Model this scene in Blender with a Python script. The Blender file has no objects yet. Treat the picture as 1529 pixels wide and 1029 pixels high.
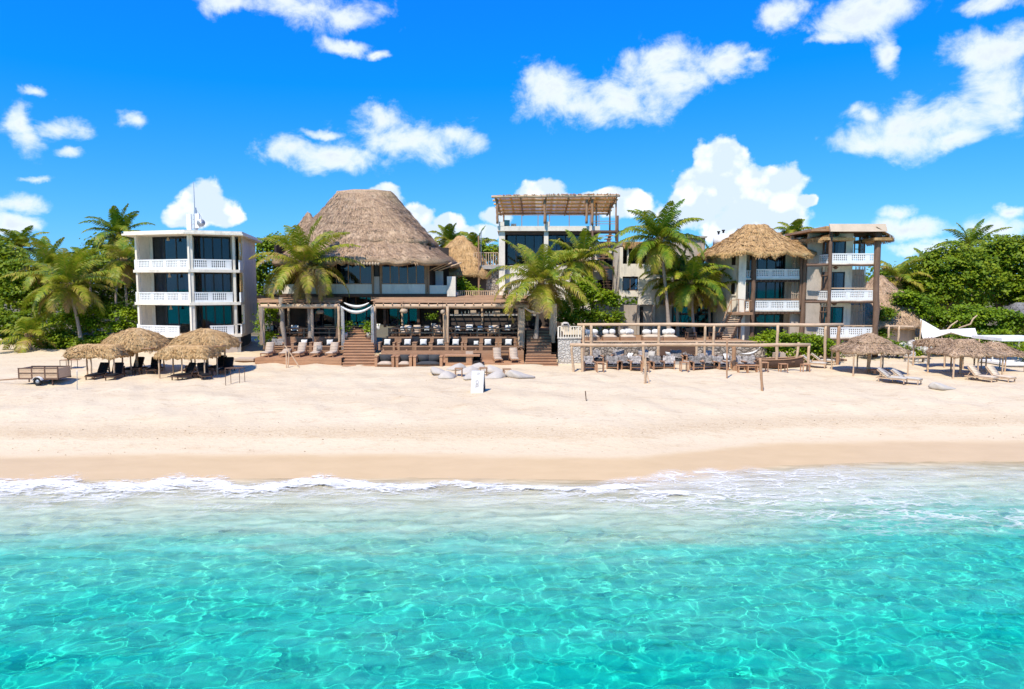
import bpy, math, random
import numpy as np
from mathutils import Vector, Matrix, noise

# ------------------------------------------------------------------ camera, sky, sun, exposure
scn = bpy.context.scene
COL = scn.collection
F = 1019.0; CX = 764.5; CY = 514.5            # focal length of the photograph in its own pixels
CAMZ = 8.4; PITCH = math.radians(4.71)
cd = bpy.data.cameras.new("camera"); cam = bpy.data.objects.new("camera", cd); COL.objects.link(cam)
cd.sensor_width = 36.0; cd.lens = 36.0 * F / 1529.0; cd.clip_start = 0.1; cd.clip_end = 20000.0
cam.location = (0, 0, CAMZ); cam.rotation_euler = (math.pi / 2 - PITCH, 0, 0)
scn.camera = cam
vs = scn.view_settings
vs.view_transform = 'Standard'; vs.look = 'None'; vs.exposure = 0.38; vs.gamma = 1.0
TO_SUN = Vector((-0.28, -0.50, 0.83)).normalized()
sd = bpy.data.lights.new("sun", 'SUN'); sd.energy = 4.4; sd.angle = math.radians(0.5); sd.color = (1.0, 0.945, 0.84)
sun = bpy.data.objects.new("sun", sd); COL.objects.link(sun)
sun.rotation_euler = TO_SUN.to_track_quat('Z', 'Y').to_euler()
scn.cycles.max_bounces = 10; scn.cycles.transparent_max_bounces = 16
scn.cycles.diffuse_bounces = 3; scn.cycles.glossy_bounces = 3; scn.cycles.transmission_bounces = 6
scn.cycles.sample_clamp_indirect = 4.0
scn.cycles.use_denoising = True

# ------------------------------------------------------------------ node helper
class NT:
    def __init__(s, nt):
        s.t = nt; nt.nodes.clear()
    def n(s, kind, **kw):
        nd = s.t.nodes.new(kind)
        for k, v in kw.items():
            setattr(nd, k, v)
        return nd
    def put(s, sock, v):
        if v is None: return
        if hasattr(v, 'is_linked') or isinstance(v, bpy.types.NodeSocket):
            s.t.links.new(v, sock)
        else:
            try: sock.default_value = v
            except Exception:
                sock.default_value = tuple(v) + (1.0,)
    def math(s, op, a, b=None, c=None, clamp=False):
        nd = s.n('ShaderNodeMath', operation=op, use_clamp=clamp)
        for i, v in enumerate((a, b, c)):
            s.put(nd.inputs[i], v)
        return nd.outputs[0]
    def vm(s, op, a, b=None, c=None):
        nd = s.n('ShaderNodeVectorMath', operation=op)
        for i, v in enumerate((a, b, c)):
            s.put(nd.inputs[i], v)
        return nd.outputs['Value'] if op in ('LENGTH', 'DOT_PRODUCT', 'DISTANCE') else nd.outputs[0]
    def noise(s, vec, scale=5.0, detail=4.0, rough=0.55, dist=0.0):
        nd = s.n('ShaderNodeTexNoise')
        s.put(nd.inputs['Vector'], vec)
        nd.inputs['Scale'].default_value = scale; nd.inputs['Detail'].default_value = detail
        nd.inputs['Roughness'].default_value = rough; nd.inputs['Distortion'].default_value = dist
        return nd.outputs['Fac']
    def ramp(s, fac, stops, interp='LINEAR'):
        nd = s.n('ShaderNodeValToRGB'); cr = nd.color_ramp; cr.interpolation = interp
        while len(cr.elements) < len(stops): cr.elements.new(0.5)
        for e, (p, c) in zip(cr.elements, stops):
            e.position = p
            e.color = (c, c, c, 1) if not hasattr(c, '__len__') else (tuple(c) + (1,))[:4]
        s.put(nd.inputs['Fac'], fac)
        return nd.outputs['Color']
    def mapr(s, v, a, b, c=0.0, d=1.0, smooth=False):
        nd = s.n('ShaderNodeMapRange', interpolation_type='SMOOTHSTEP' if smooth else 'LINEAR')
        nd.clamp = True
        for i, x in enumerate((v, a, b, c, d)): s.put(nd.inputs[i], x)
        return nd.outputs[0]
    def mix(s, fac, a, b, mode='MIX'):
        nd = s.n('ShaderNodeMix', data_type='RGBA', blend_type=mode)
        s.put(nd.inputs[0], fac); s.put(nd.inputs[6], a); s.put(nd.inputs[7], b)
        return nd.outputs[2]
    def scale(s, vec, v):
        return s.vm('MULTIPLY', vec, v)

# ------------------------------------------------------------------ world: Nishita sky and a field of fair weather cumulus
def build_world():
    w = bpy.data.worlds.new("World"); scn.world = w; w.use_nodes = True
    t = NT(w.node_tree)
    sky = t.n('ShaderNodeTexSky', sky_type='NISHITA')
    sky.sun_disc = False; sky.sun_elevation = math.asin(TO_SUN.z); sky.sun_rotation = math.atan2(TO_SUN.x, TO_SUN.y)
    sky.altitude = 0; sky.air_density = 1.0; sky.dust_density = 0.15; sky.ozone_density = 3.0
    # deep tropical blue: the Nishita colours through a curve per channel
    sc = t.n('ShaderNodeSeparateColor'); t.put(sc.inputs[0], sky.outputs[0])
    SK = 0.115
    r_ = t.math('MULTIPLY', t.math('SUBTRACT', t.math('MULTIPLY', sc.outputs[0], SK), 0.19), 0.37)
    r_ = t.math('MAXIMUM', r_, 0.004)
    g_ = t.math('MULTIPLY', t.math('POWER', t.math('MULTIPLY', sc.outputs[1], SK), 0.85), 0.62)
    b_ = t.math('MULTIPLY', t.math('POWER', t.math('MULTIPLY', sc.outputs[2], SK), 0.25), 0.96)
    cc_ = t.n('ShaderNodeCombineColor')
    for i, v in enumerate((r_, g_, b_)): t.put(cc_.inputs[i], t.math('DIVIDE', v, SK))
    skyc = cc_.outputs[0]
    tc = t.n('ShaderNodeTexCoord').outputs['Generated']
    sep = t.n('ShaderNodeSeparateXYZ'); t.put(sep.inputs[0], tc)
    az = t.math('ARCTAN2', sep.outputs[0], sep.outputs[1])
    el = t.math('ARCSINE', sep.outputs[2])
    cmb = t.n('ShaderNodeCombineXYZ'); t.put(cmb.inputs[0], az); t.put(cmb.inputs[1], el)
    p = cmb.outputs[0]
    # billows: domain warp of the angle plane, then distance to a list of puffs
    wn = t.n('ShaderNodeTexNoise'); t.put(wn.inputs['Vector'], p)
    wn.inputs['Scale'].default_value = 9.0; wn.inputs['Detail'].default_value = 6.0; wn.inputs['Roughness'].default_value = 0.6
    warp = t.vm('SUBTRACT', wn.outputs['Color'], (0.5, 0.5, 0.5))
    pw = t.vm('MULTIPLY_ADD', warp, (0.075, 0.055, 0.0), p)
    # (px, py, rx, ry, weight) of each puff, as seen from the shore, turned into azimuth and elevation
    def pang(px, py):
        u = (px - CX) / F; v = (CY - py) / F
        d = Vector((u, math.cos(PITCH) + v * math.sin(PITCH), -math.sin(PITCH) + v * math.cos(PITCH)))
        return math.atan2(d.x, d.y), math.atan2(d.z, math.hypot(d.x, d.y))
    def field(puffs, pvec, grow=1.0):
        acc = None
        for (px, py, rx, ry) in puffs:
            a, e = pang(px, py)
            a1, _ = pang(px + rx, py); _, e1 = pang(px, py - ry)
            ra = abs(a1 - a); re = abs(e1 - e)
            ra *= grow; re *= grow
            q = t.vm('MULTIPLY_ADD', pvec, (1 / ra, 1 / re, 0.0), (-a / ra, -e / re, 0.0))
            l = t.vm('LENGTH', q)
            acc = l if acc is None else t.math('SMOOTH_MIN', acc, l, 0.25)
        return t.math('SUBTRACT', 1.0, acc)
    thin = [(430, 2, 120, 30), (350, 8, 45, 16), (520, 18, 45, 16), (515, 62, 36, 13), (560, 79, 18, 8),
            (40, 180, 27, 42), (95, 188, 42, 16), (50, 135, 30, 10), (108, 222, 24, 9), (205, 183, 26, 15),
            (440, 226, 52, 24), (520, 240, 66, 22), (600, 208, 84, 34), (570, 176, 36, 22), (680, 205, 40, 20), (495, 200, 40, 8),
            (820, 135, 62, 42), (870, 158, 60, 26), (985, 118, 74, 44), (935, 140, 56, 34), (1080, 92, 60, 22), (1000, 80, 60, 22), (1120, 85, 18, 10),
            (1180, 15, 48, 20), (1310, 18, 120, 34), (1230, 58, 36, 14), (1470, 8, 60, 16), (1320, 78, 20, 24),
            (1490, 70, 66, 36), (1500, 135, 80, 48), (1350, 178, 70, 36), (1310, 208, 80, 28), (1430, 165, 60, 40), (1425, 205, 52, 16), (1300, 160, 26, 18),
            (1350, 345, 60, 16), (1490, 340, 28, 18), (1512, 314, 16, 8), (1340, 322, 26, 10), (1390, 372, 70, 12),
            (30, 302, 52, 15), (20, 335, 44, 16), (40, 262, 30, 7)]
    thick = [(308, 302, 44, 34), (284, 322, 34, 22), (336, 322, 30, 20),
             (575, 298, 28, 22), (622, 330, 34, 24), (672, 336, 26, 18), (730, 350, 20, 16), (660, 350, 60, 14),
             (810, 290, 44, 26), (930, 305, 54, 24), (860, 300, 60, 14), (740, 325, 26, 12),
             (1075, 240, 38, 36), (1060, 285, 60, 44), (1120, 280, 46, 36), (1160, 290, 46, 38), (1030, 310, 60, 34), (1130, 330, 90, 34), (1205, 302, 18, 12)]
    f1 = field(thin, pw, 1.02)
    f2 = field(thick, t.vm('MULTIPLY_ADD', warp, (0.045, 0.04, 0.0), p))
    n1 = t.noise(t.scale(p, (1.0, 1.25, 1.0)), 16.0, 9.0, 0.62, 0.3)
    n2 = t.noise(p, 30.0, 6.0, 0.6)
    lob = []
    for sc_, w_ in ((24.0, 0.62), (60.0, 0.30)):
        vo = t.n('ShaderNodeTexVoronoi', feature='SMOOTH_F1'); t.put(vo.inputs['Vector'], t.vm('MULTIPLY_ADD', warp, (0.03, 0.03, 0.0), p)); vo.inputs['Scale'].default_value = sc_; vo.inputs['Smoothness'].default_value = 0.35
        lob.append(t.math('MULTIPLY', t.math('SUBTRACT', 0.45, vo.outputs['Distance']), w_))
    lobes = t.math('ADD', lob[0], lob[1])
    d1 = t.math('ADD', f1, t.math('MULTIPLY', t.math('SUBTRACT', n1, 0.5), 3.4))
    d2 = t.math('ADD', f2, t.math('MULTIPLY', t.math('SUBTRACT', n2, 0.5), 0.9)); d2 = t.math('ADD', d2, t.math('ADD', t.math('MULTIPLY', lobes, 0.8), 0.10))
    a1 = t.mapr(d1, -0.30, 1.0, 0.0, 0.97, True)
    a2 = t.mapr(d2, 0.0, 0.30, 0.0, 0.98, True)
    # behind the camera: scattered cumulus from noise alone
    nb = t.noise(t.scale(tc, (1.0, 1.0, 2.0)), 4.5, 8.0, 0.6)
    back = t.math('MULTIPLY', t.mapr(nb, 0.56, 0.70, 0.0, 0.9, True), t.mapr(sep.outputs[1], 0.25, -0.1, 0.0, 1.0))
    back = t.math('MULTIPLY', back, t.mapr(sep.outputs[2], 0.0, 0.08, 0.0, 1.0))
    # cloud self-shading put into the colour: greyer in deep parts and between lobes
    n3 = t.noise(p, 22.0, 6.0, 0.6)
    shade1 = t.mapr(t.math('ADD', d1, t.math('MULTIPLY', n3, 0.5)), 0.5, 1.5)
    shade2 = t.mapr(t.math('SUBTRACT', t.math('ADD', n3, t.math('MULTIPLY', d2, 0.12)), t.math('MULTIPLY', lobes, 1.1)), 0.36, 0.62)
    c1 = t.mix(shade1, (0.86, 0.92, 0.99), (0.64, 0.71, 0.82))
    c2 = t.mix(shade2, (0.93, 0.95, 0.98), (0.60, 0.71, 0.86))
    a = t.math('MAXIMUM', t.math('MAXIMUM', a1, a2), back)
    cc = t.mix(a2, c1, c2)
    bg = t.n('ShaderNodeBackground'); t.put(bg.inputs[0], skyc); bg.inputs[1].default_value = 0.115
    bc = t.n('ShaderNodeBackground'); t.put(bc.inputs[0], cc); bc.inputs[1].default_value = 0.98
    mx = t.n('ShaderNodeMixShader'); t.put(mx.inputs[0], a); t.put(mx.inputs[1], bg.outputs[0]); t.put(mx.inputs[2], bc.outputs[0])
    out = t.n('ShaderNodeOutputWorld'); t.put(out.inputs[0], mx.outputs[0])
    w.cycles.sampling_method = 'MANUAL'; w.cycles.sample_map_resolution = 512
build_world()

# ------------------------------------------------------------------ pixels of the photograph -> points of the place
RGT = Vector((1, 0, 0)); FWD = Vector((0, math.cos(PITCH), -math.sin(PITCH))); UPV = Vector((0, math.sin(PITCH), math.cos(PITCH)))
def ray(px, py):
    return RGT * ((px - CX) / F) + UPV * ((CY - py) / F) + FWD
def P(px, py, Y):
    d = ray(px, py); k = Y / d.y
    return Vector((d.x * k, Y, CAMZ + d.z * k))
def smooth(e0, e1, x):
    u = np.clip((x - e0) / (e1 - e0), 0, 1); return u * u * (3 - 2 * u)
SH_X = [-60, -23, -12, -4, 1, 6, 9, 13, 18, 24, 60]
SH_Y = [29.3, 29.3, 29.5, 29.6, 29.4, 29.2, 30.4, 31.8, 32.4, 32.6, 32.8]
PR_D = [-400, -40, -16, -10, -5, -2.0, 0, 2.6, 3.6, 5.2, 8, 12, 18, 26, 40, 400, 4000]
PR_Z = [-8, -3.5, -1.9, -1.35, -0.62, -0.2, 0, 0.34, 0.5, 0.86, 1.3, 1.75, 2.05, 2.2, 2.3, 3.0, 3.0]
def ground_z(x, y):
    x = np.asarray(x, float); y = np.asarray(y, float)
    d = y - np.interp(x, SH_X, SH_Y)
    z = np.interp(d, PR_D, PR_Z)
    z = z + 0.75 * smooth(47, 66, y) * smooth(-14, -30, x)
    z = z + 0.9 * smooth(58, 80, y) * smooth(16, 32, x)
    return z
def gz(x, y): return float(ground_z(x, y))
def G(px, py):
    d = ray(px, py); lo = 5.0
    for i in range(4000):
        Y = 10 + i * 0.05; k = Y / d.y
        if CAMZ + d.z * k <= gz(d.x * k, Y): break
    return Vector((d.x * k, Y, gz(d.x * k, Y)))

# ------------------------------------------------------------------ objects
def link(o, parent=None):
    COL.objects.link(o)
    if parent is not None: o.parent = parent
    return o
def tag(o, label=None, cat=None, group=None, kind=None):
    if label: o['label'] = label
    if cat: o['category'] = cat
    if group: o['group'] = group
    if kind: o['kind'] = kind
    return o
def thing(name, loc, label, cat, group=None, rz=0.0):
    o = bpy.data.objects.new(name, None); o.empty_display_size = 0.3
    o.location = loc; o.rotation_euler = (0, 0, rz); link(o)
    return tag(o, label, cat, group)
def dup(root, loc, rz=0.0, label=None, group=None, s=None):
    r = root.copy(); link(r); r.location = loc; r.rotation_euler = (0, 0, rz)
    if s is not None: r.scale = (s, s, s) if not hasattr(s, '__len__') else s
    if label: r['label'] = label
    if group: r['group'] = group
    for ch in list(root.children):
        c = ch.copy(); link(c, r)
        for g in list(ch.children):
            e = g.copy(); link(e, c)
    return r
class MB:
    """collects loose shapes into one mesh; local coordinates are world minus org"""
    def __init__(s, org=None):
        s.v = []; s.f = []; s.m = []; s.org = Vector(org) if org is not None else Vector((0, 0, 0)); s.mi = 0
    def add(s, vs, fs):
        b = len(s.v); s.v.extend([tuple(Vector(p) - s.org) for p in vs])
        s.f.extend([tuple(i + b for i in f) for f in fs]); s.m.extend([s.mi] * len(fs))
    def box(s, a, b, rz=0.0, c=None):
        x0, y0, z0 = a; x1, y1, z1 = b
        vs = [(x0, y0, z0), (x1, y0, z0), (x1, y1, z0), (x0, y1, z0), (x0, y0, z1), (x1, y0, z1), (x1, y1, z1), (x0, y1, z1)]
        if rz:
            c = Vector(c) if c is not None else Vector(((x0 + x1) / 2, (y0 + y1) / 2, 0)); R = Matrix.Rotation(rz, 3, 'Z')
            vs = [R @ (Vector(p) - c) + c for p in vs]
        s.add(vs, [(0, 3, 2, 1), (4, 5, 6, 7), (0, 1, 5, 4), (1, 2, 6, 5), (2, 3, 7, 6), (3, 0, 4, 7)])
        return s
    def hexa(s, bot, top):
        n = len(bot); vs = list(bot) + list(top)
        s.add(vs, [tuple(range(n - 1, -1, -1)), tuple(range(n, 2 * n))] + [(i, (i + 1) % n, n + (i + 1) % n, n + i) for i in range(n)])
        return s
    def beam(s, a, b, w, h, up=(0, 0, 1)):
        a = Vector(a); b = Vector(b); d = (b - a).normalized(); u = Vector(up)
        if abs(d.dot(u)) > 0.98: u = Vector((0, 1, 0))
        r = d.cross(u).normalized(); u = r.cross(d).normalized()
        q = [(-1, -1), (1, -1), (1, 1), (-1, 1)]
        s.hexa([a + r * (w / 2 * i) + u * (h / 2 * j) for i, j in q], [b + r * (w / 2 * i) + u * (h / 2 * j) for i, j in q])
        return s
    def tube(s, pts, rad, n=8, cap=True):
        pts = [Vector(p) for p in pts]; k = len(pts)
        if not hasattr(rad, '__len__'): rad = [rad] * k
        vs = []; fs = []; pr = None
        for i, p in enumerate(pts):
            d = (pts[min(i + 1, k - 1)] - pts[max(i - 1, 0)]).normalized()
            if pr is None:
                pr = d.orthogonal().normalized()
            pr = (pr - d * pr.dot(d)).normalized(); q = d.cross(pr)
            for j in range(n):
                a = 2 * math.pi * j / n
                vs.append(p + (pr * math.cos(a) + q * math.sin(a)) * rad[i])
        for i in range(k - 1):
            for j in range(n):
                fs.append((i * n + j, i * n + (j + 1) % n, (i + 1) * n + (j + 1) % n, (i + 1) * n + j))
        if cap:
            fs.append(tuple(range(n - 1, -1, -1))); fs.append(tuple((k - 1) * n + j for j in range(n)))
        s.add(vs, fs); return s
    def log(s, a, b, r, rng=random, wob=0.25, n=8, seg=6):
        a = Vector(a); b = Vector(b); pts = []; rr = []
        for i in range(seg + 1):
            t = i / seg; p = a.lerp(b, t)
            k = 0 if i in (0, seg) else wob * r
            pts.append(p + Vector((rng.uniform(-k, k), rng.uniform(-k, k), rng.uniform(-k, k)))); rr.append(r * rng.uniform(0.88, 1.12))
        return s.tube(pts, rr, n)
    def build(s, name, mat, parent=None, smooth=False, loc=None):
        me = bpy.data.meshes.new(name); me.from_pydata(s.v, [], s.f); me.update()
        mats = mat if isinstance(mat, (list, tuple)) else [mat]
        for m in mats: me.materials.append(m)
        if len(mats) > 1: me.polygons.foreach_set('material_index', s.m)
        if smooth: me.polygons.foreach_set('use_smooth', [True] * len(me.polygons))
        o = bpy.data.objects.new(name, me); link(o, parent)
        if parent is None: o.location = loc if loc is not None else s.org
        elif loc is not None: o.location = loc
        return o
def np_mesh(name, co, quads, mat, parent=None, smooth=False, tris=None):
    me = bpy.data.meshes.new(name)
    co = np.asarray(co, np.float32); me.vertices.add(len(co)); me.vertices.foreach_set('co', co.ravel())
    q = np.asarray(quads, np.int32); k = q.shape[1]
    me.loops.add(q.size); me.loops.foreach_set('vertex_index', q.ravel())
    me.polygons.add(len(q)); me.polygons.foreach_set('loop_start', np.arange(0, q.size, k, dtype=np.int32))
    me.polygons.foreach_set('loop_total', np.full(len(q), k, np.int32))
    if smooth: me.polygons.foreach_set('use_smooth', np.ones(len(q), bool))
    me.update(calc_edges=True); me.validate()
    me.materials.append(mat)
    o = bpy.data.objects.new(name, me); link(o, parent)
    return o
def grid_quads(nx, ny):
    i, j = np.meshgrid(np.arange(nx - 1), np.arange(ny - 1), indexing='xy')
    a = (j * nx + i).ravel()
    return np.stack([a, a + 1, a + nx + 1, a + nx], 1)
def mat(name):
    m = bpy.data.materials.new(name); m.use_nodes = True
    return m, NT(m.node_tree)
def finish(t, bsdf, vol=None):
    o = t.n('ShaderNodeOutputMaterial'); t.put(o.inputs[0], bsdf)
    if vol is not None: t.put(o.inputs[1], vol)

# ------------------------------------------------------------------ the beach (one sheet from under the sea to the horizon)
def sand_material():
    m, t = mat("beach_sand")
    g = t.n('ShaderNodeNewGeometry'); pos = g.outputs['Position']
    at = t.n('ShaderNodeAttribute', attribute_name='inland'); d = at.outputs['Fac']
    sp = t.n('ShaderNodeSeparateXYZ'); t.put(sp.inputs[0], pos)
    big = t.noise(t.scale(pos, (0.12, 0.5, 1)), 1.0, 5.0, 0.6)
    mid = t.noise(t.scale(pos, (0.5, 1.5, 1)), 1.0, 6.0, 0.65)
    foot = t.noise(t.scale(pos, (1.0, 1.6, 1)), 2.6, 3.0, 0.6)
    fine = t.noise(pos, 22.0, 3.0, 0.6)
    dry = t.mix(t.mapr(big, 0.35, 0.65), (0.66, 0.53, 0.355), (0.62, 0.485, 0.315))
    dry = t.mix(t.mapr(mid, 0.54, 0.70, 0.0, 0.7), dry, (0.53, 0.385, 0.235))
    dry = t.mix(t.mapr(foot, 0.58, 0.68, 0.0, 0.5), dry, (0.50, 0.36, 0.22))
    spk = t.noise(t.scale(pos, (1.0, 2.0, 1)), 5.5, 2.0, 0.5)
    dry = t.mix(t.math('MULTIPLY', t.mapr(spk, 0.62, 0.74, 0.0, 0.7), t.mapr(mid, 0.4, 0.6)), dry, (0.40, 0.26, 0.14))
    # wrack line: coarser, yellower sand and crumbs along the old high water mark
    wv = t.math('ADD', d, t.math('MULTIPLY', t.math('SUBTRACT', mid, 0.5), 1.6))
    band = t.math('MULTIPLY', t.mapr(wv, 4.4, 5.2, 0, 1, True), t.mapr(wv, 7.4, 5.6, 0, 1, True))
    crumbs = t.mapr(t.noise(t.scale(pos, (1.6, 3.2, 1)), 4.0, 4.0, 0.7), 0.5, 0.66)
    dry = t.mix(t.math('MULTIPLY', band, t.math('ADD', 0.30, t.math('MULTIPLY', crumbs, 0.85), clamp=True)), dry, (0.50, 0.355, 0.205))
    wet_edge = t.math('ADD', d, t.math('MULTIPLY', t.math('SUBTRACT', big, 0.5), 1.6))
    wet = t.mapr(t.math('ADD', wet_edge, t.math('MULTIPLY', t.math('SUBTRACT', mid, 0.5), 0.5)), 3.25, 2.35, 0, 1, True)
    wetc = t.mix(t.mapr(mid, 0.3, 0.7), (0.54, 0.355, 0.155), (0.62, 0.415, 0.195))
    under = t.mapr(d, -0.3, -2.5)
    wetc = t.mix(under, wetc, (0.74, 0.73, 0.66))
    col = t.mix(wet, dry, wetc)
    damp = t.mapr(wet_edge, 5.0, 3.2, 0, 0.35, True)
    col = t.mix(damp, col, (0.60, 0.455, 0.29))
    # soil under the gardens inland
    soil = t.mapr(t.math('ADD', at.outputs['Fac'], t.math('MULTIPLY', big, 6.0)), 46.0, 52.0)
    col = t.mix(soil, col, (0.16, 0.13, 0.07))
    b = t.n('ShaderNodeBsdfPrincipled'); t.put(b.inputs['Base Color'], col)
    t.put(b.inputs['Roughness'], t.mapr(wet, 0, 1, 0.9, 0.38))
    b.inputs['Specular IOR Level'].default_value = 0.18
    bp = t.n('ShaderNodeBump'); bp.inputs['Distance'].default_value = 0.2
    hh = t.math('ADD', t.math('MULTIPLY', foot, 0.75), t.math('MULTIPLY', fine, 0.12))
    hh = t.math('ADD', hh, t.math('MULTIPLY', mid, 0.5))
    t.put(bp.inputs['Height'], hh); t.put(bp.inputs['Strength'], t.mapr(wet_edge, 2.6, 4.2, 0.02, 0.38))
    t.put(b.inputs['Normal'], bp.outputs[0]); finish(t, b.outputs[0])
    return m
def axis(parts):
    out = []
    for a, b, st in parts:
        out.append(np.arange(a, b, st))
    return np.unique(np.concatenate(out + [np.array([parts[-1][1]])]))
def build_beach():
    xs = axis([(-3000, -300, 300), (-300, -80, 20), (-80, -34, 2), (-34, 34, 0.25), (34, 80, 2), (80, 300, 20), (300, 3000, 300)])
    ys = axis([(-3000, -200, 200), (-200, 0, 20), (0, 12, 1), (12, 26, 0.4), (26, 58, 0.2), (58, 90, 1.0), (90, 300, 15), (300, 3000, 300)])
    X, Y = np.meshgrid(xs, ys); Z = ground_z(X, Y)
    rng = np.random.default_rng(3)
    d = Y - np.interp(X, SH_X, SH_Y)
    amp = smooth(4.5, 9, d) * smooth(200, 60, d)
    for k in range(46):
        a = rng.uniform(0, 2 * np.pi); lam = rng.uniform(0.9, 5.0); kx = 2 * np.pi / lam * np.cos(a) ; ky = 2 * np.pi / lam * np.sin(a)
        Z += amp * 0.0045 * lam ** 0.7 * np.sin(kx * X + ky * Y + rng.uniform(0, 6.28))
    o = np_mesh("beach", np.stack([X.ravel(), Y.ravel(), Z.ravel()], 1), grid_quads(len(xs), len(ys)), sand_material(), smooth=True)
    at = o.data.attributes.new('inland', 'FLOAT', 'POINT'); at.data.foreach_set('value', d.ravel().astype(np.float32))
    tag(o, kind='structure')
    o.cycles.is_caustics_receiver = True
    return o
beach = build_beach()
def build_debris():
    """crumbs of dry seaweed and broken shell along the tide lines"""
    rng = np.random.default_rng(9); n = 900
    x = rng.uniform(-32, 32, n); d = np.where(rng.random(n) < .55, rng.normal(5.6, .45, n), np.where(rng.random(n) < .4, rng.normal(3.5, .2, n), rng.uniform(4, 24, n)))
    y = np.interp(x, SH_X, SH_Y) + d + 0.25 * np.sin(x * .7); z = ground_z(x, y) + 0.012
    s = 0.012 + 0.026 * rng.random(n) ** 3; a = rng.uniform(0, 6.28, n); c = np.stack([x, y, z], 1)
    u = np.stack([np.cos(a), np.sin(a), 0 * a], 1) * s[:, None] * 1.6; v = np.stack([-np.sin(a), np.cos(a), 0.5 + 0 * a], 1) * s[:, None] * .6
    co = np.stack([c - u, c + v * .4 - u * .2, c + u, c - v * .4], 1).reshape(-1, 3); co[1::4, 2] += s * .8
    m, t = mat("dry_seaweed"); b = t.n('ShaderNodeBsdfPrincipled'); b.inputs['Roughness'].default_value = .9
    g = t.n('ShaderNodeNewGeometry'); t.put(b.inputs['Base Color'], t.mix(g.outputs['Random Per Island'], (.24, .15, .08), (.50, .36, .22))); finish(t, b.outputs[0])
    tag(np_mesh("seaweed_debris", co, np.arange(n * 4).reshape(n, 4), m), "tiny brown crumbs of dry seaweed strewn along the tide lines", "seaweed", None, 'stuff')
build_debris()

# ------------------------------------------------------------------ the sea
def waves(X, Y):
    rng = np.random.default_rng(11)
    H = np.zeros_like(X)
    for k in range(90):
        lam = 0.27 * (6.5 ** (rng.random() ** 1.25))
        a = rng.normal(math.pi / 2, 0.85)
        kx = 2 * np.pi / lam * np.cos(a); ky = 2 * np.pi / lam * np.sin(a)
        A = 0.0041 * lam ** 1.10
        H += A * np.sin(kx * X + ky * Y + rng.uniform(0, 6.28) + 0.6 * np.sin(0.5 * X + rng.uniform(0, 6.28)) + 0.5 * np.sin(0.37 * Y + rng.uniform(0, 6.28)))
    return H
def water_material():
    m, t = mat("sea_water")
    gl = t.n('ShaderNodeBsdfGlass'); gl.inputs['IOR'].default_value = 1.33; gl.inputs['Roughness'].default_value = 0.0
    at = t.n('ShaderNodeAttribute', attribute_name='depth'); d = at.outputs['Fac']
    g = t.n('ShaderNodeNewGeometry')
    big = t.noise(t.scale(g.outputs['Position'], (0.14, 0.55, 1)), 1.0, 6.0, 0.6, 0.5)
    dd = t.math('ADD', d, t.math('MULTIPLY', t.math('SUBTRACT', big, 0.5), t.math('MULTIPLY', d, 0.9)))
    col = t.ramp(t.math('DIVIDE', dd, 2.0), [(0.0, (0.98, 0.97, 0.94)), (0.16, (0.92, 0.96, 0.89)), (0.36, (0.76, 0.94, 0.87)), (0.56, (0.46, 0.94, 0.86)), (0.80, (0.22, 0.93, 0.84)), (1.0, (0.14, 0.93, 0.82))])
    t.put(gl.inputs['Color'], col)
    # fine sand held in the water: thick in the wash, thin farther out
    df = t.n('ShaderNodeBsdfDiffuse')
    t.put(df.inputs[0], t.ramp(t.math('DIVIDE', dd, 2.0), [(0.0, (0.58, 0.43, 0.25)), (0.05, (0.60, 0.54, 0.38)), (0.20, (0.58, 0.60, 0.43)), (0.38, (0.44, 0.60, 0.44)), (0.60, (0.12, 0.58, 0.45)), (1.0, (0.005, 0.57, 0.44))]))
    streak = t.noise(t.scale(g.outputs['Position'], (0.35, 1.6, 1)), 1.0, 5.0, 0.6, 0.8)
    f = t.ramp(t.math('DIVIDE', d, 2.0), [(0.0, 0.85), (0.06, 0.66), (0.30, 0.60), (0.48, 0.46), (0.68, 0.33), (1.0, 0.28)])
    f = t.math('MULTIPLY', f, t.mapr(streak, 0.32, 0.68, 0.45, 1.45))
    mx = t.n('ShaderNodeMixShader'); t.put(mx.inputs[0], f); t.put(mx.inputs[1], gl.outputs[0]); t.put(mx.inputs[2], df.outputs[0])
    finish(t, mx.outputs[0])
    return m
def build_sea():
    xs = axis([(-3000, -300, 300), (-300, -60, 20), (-60, -32, 2), (-32, 32, 0.085), (32, 60, 2), (60, 300, 20), (300, 3000, 300)])
    ys = axis([(-3000, -200, 200), (-200, 0, 20), (0, 9, 1.0), (9, 36, 0.075)])
    X, Y = np.meshgrid(xs, ys)
    d = Y - np.interp(X, SH_X, SH_Y)
    amp = (0.12 + 0.88 * smooth(-0.5, -6, d)) * smooth(40, 30, np.abs(X)) * smooth(4, 11, Y)
    Z = 0.012 + waves(X, Y) * amp
    Z = np.where(d > 1.5, -0.6, Z)
    o = np_mesh("sea", np.stack([X.ravel(), Y.ravel(), Z.ravel()], 1), grid_quads(len(xs), len(ys)), water_material(), smooth=True)
    at = o.data.attributes.new('depth', 'FLOAT', 'POINT'); at.data.foreach_set('value', (0.0 - ground_z(X, Y)).clip(0).ravel().astype(np.float32))
    tag(o, kind='structure')
    o.cycles.is_caustics_caster = True
    sd.cycles.is_caustics_light = True
    return o
sea = build_sea()

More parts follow.
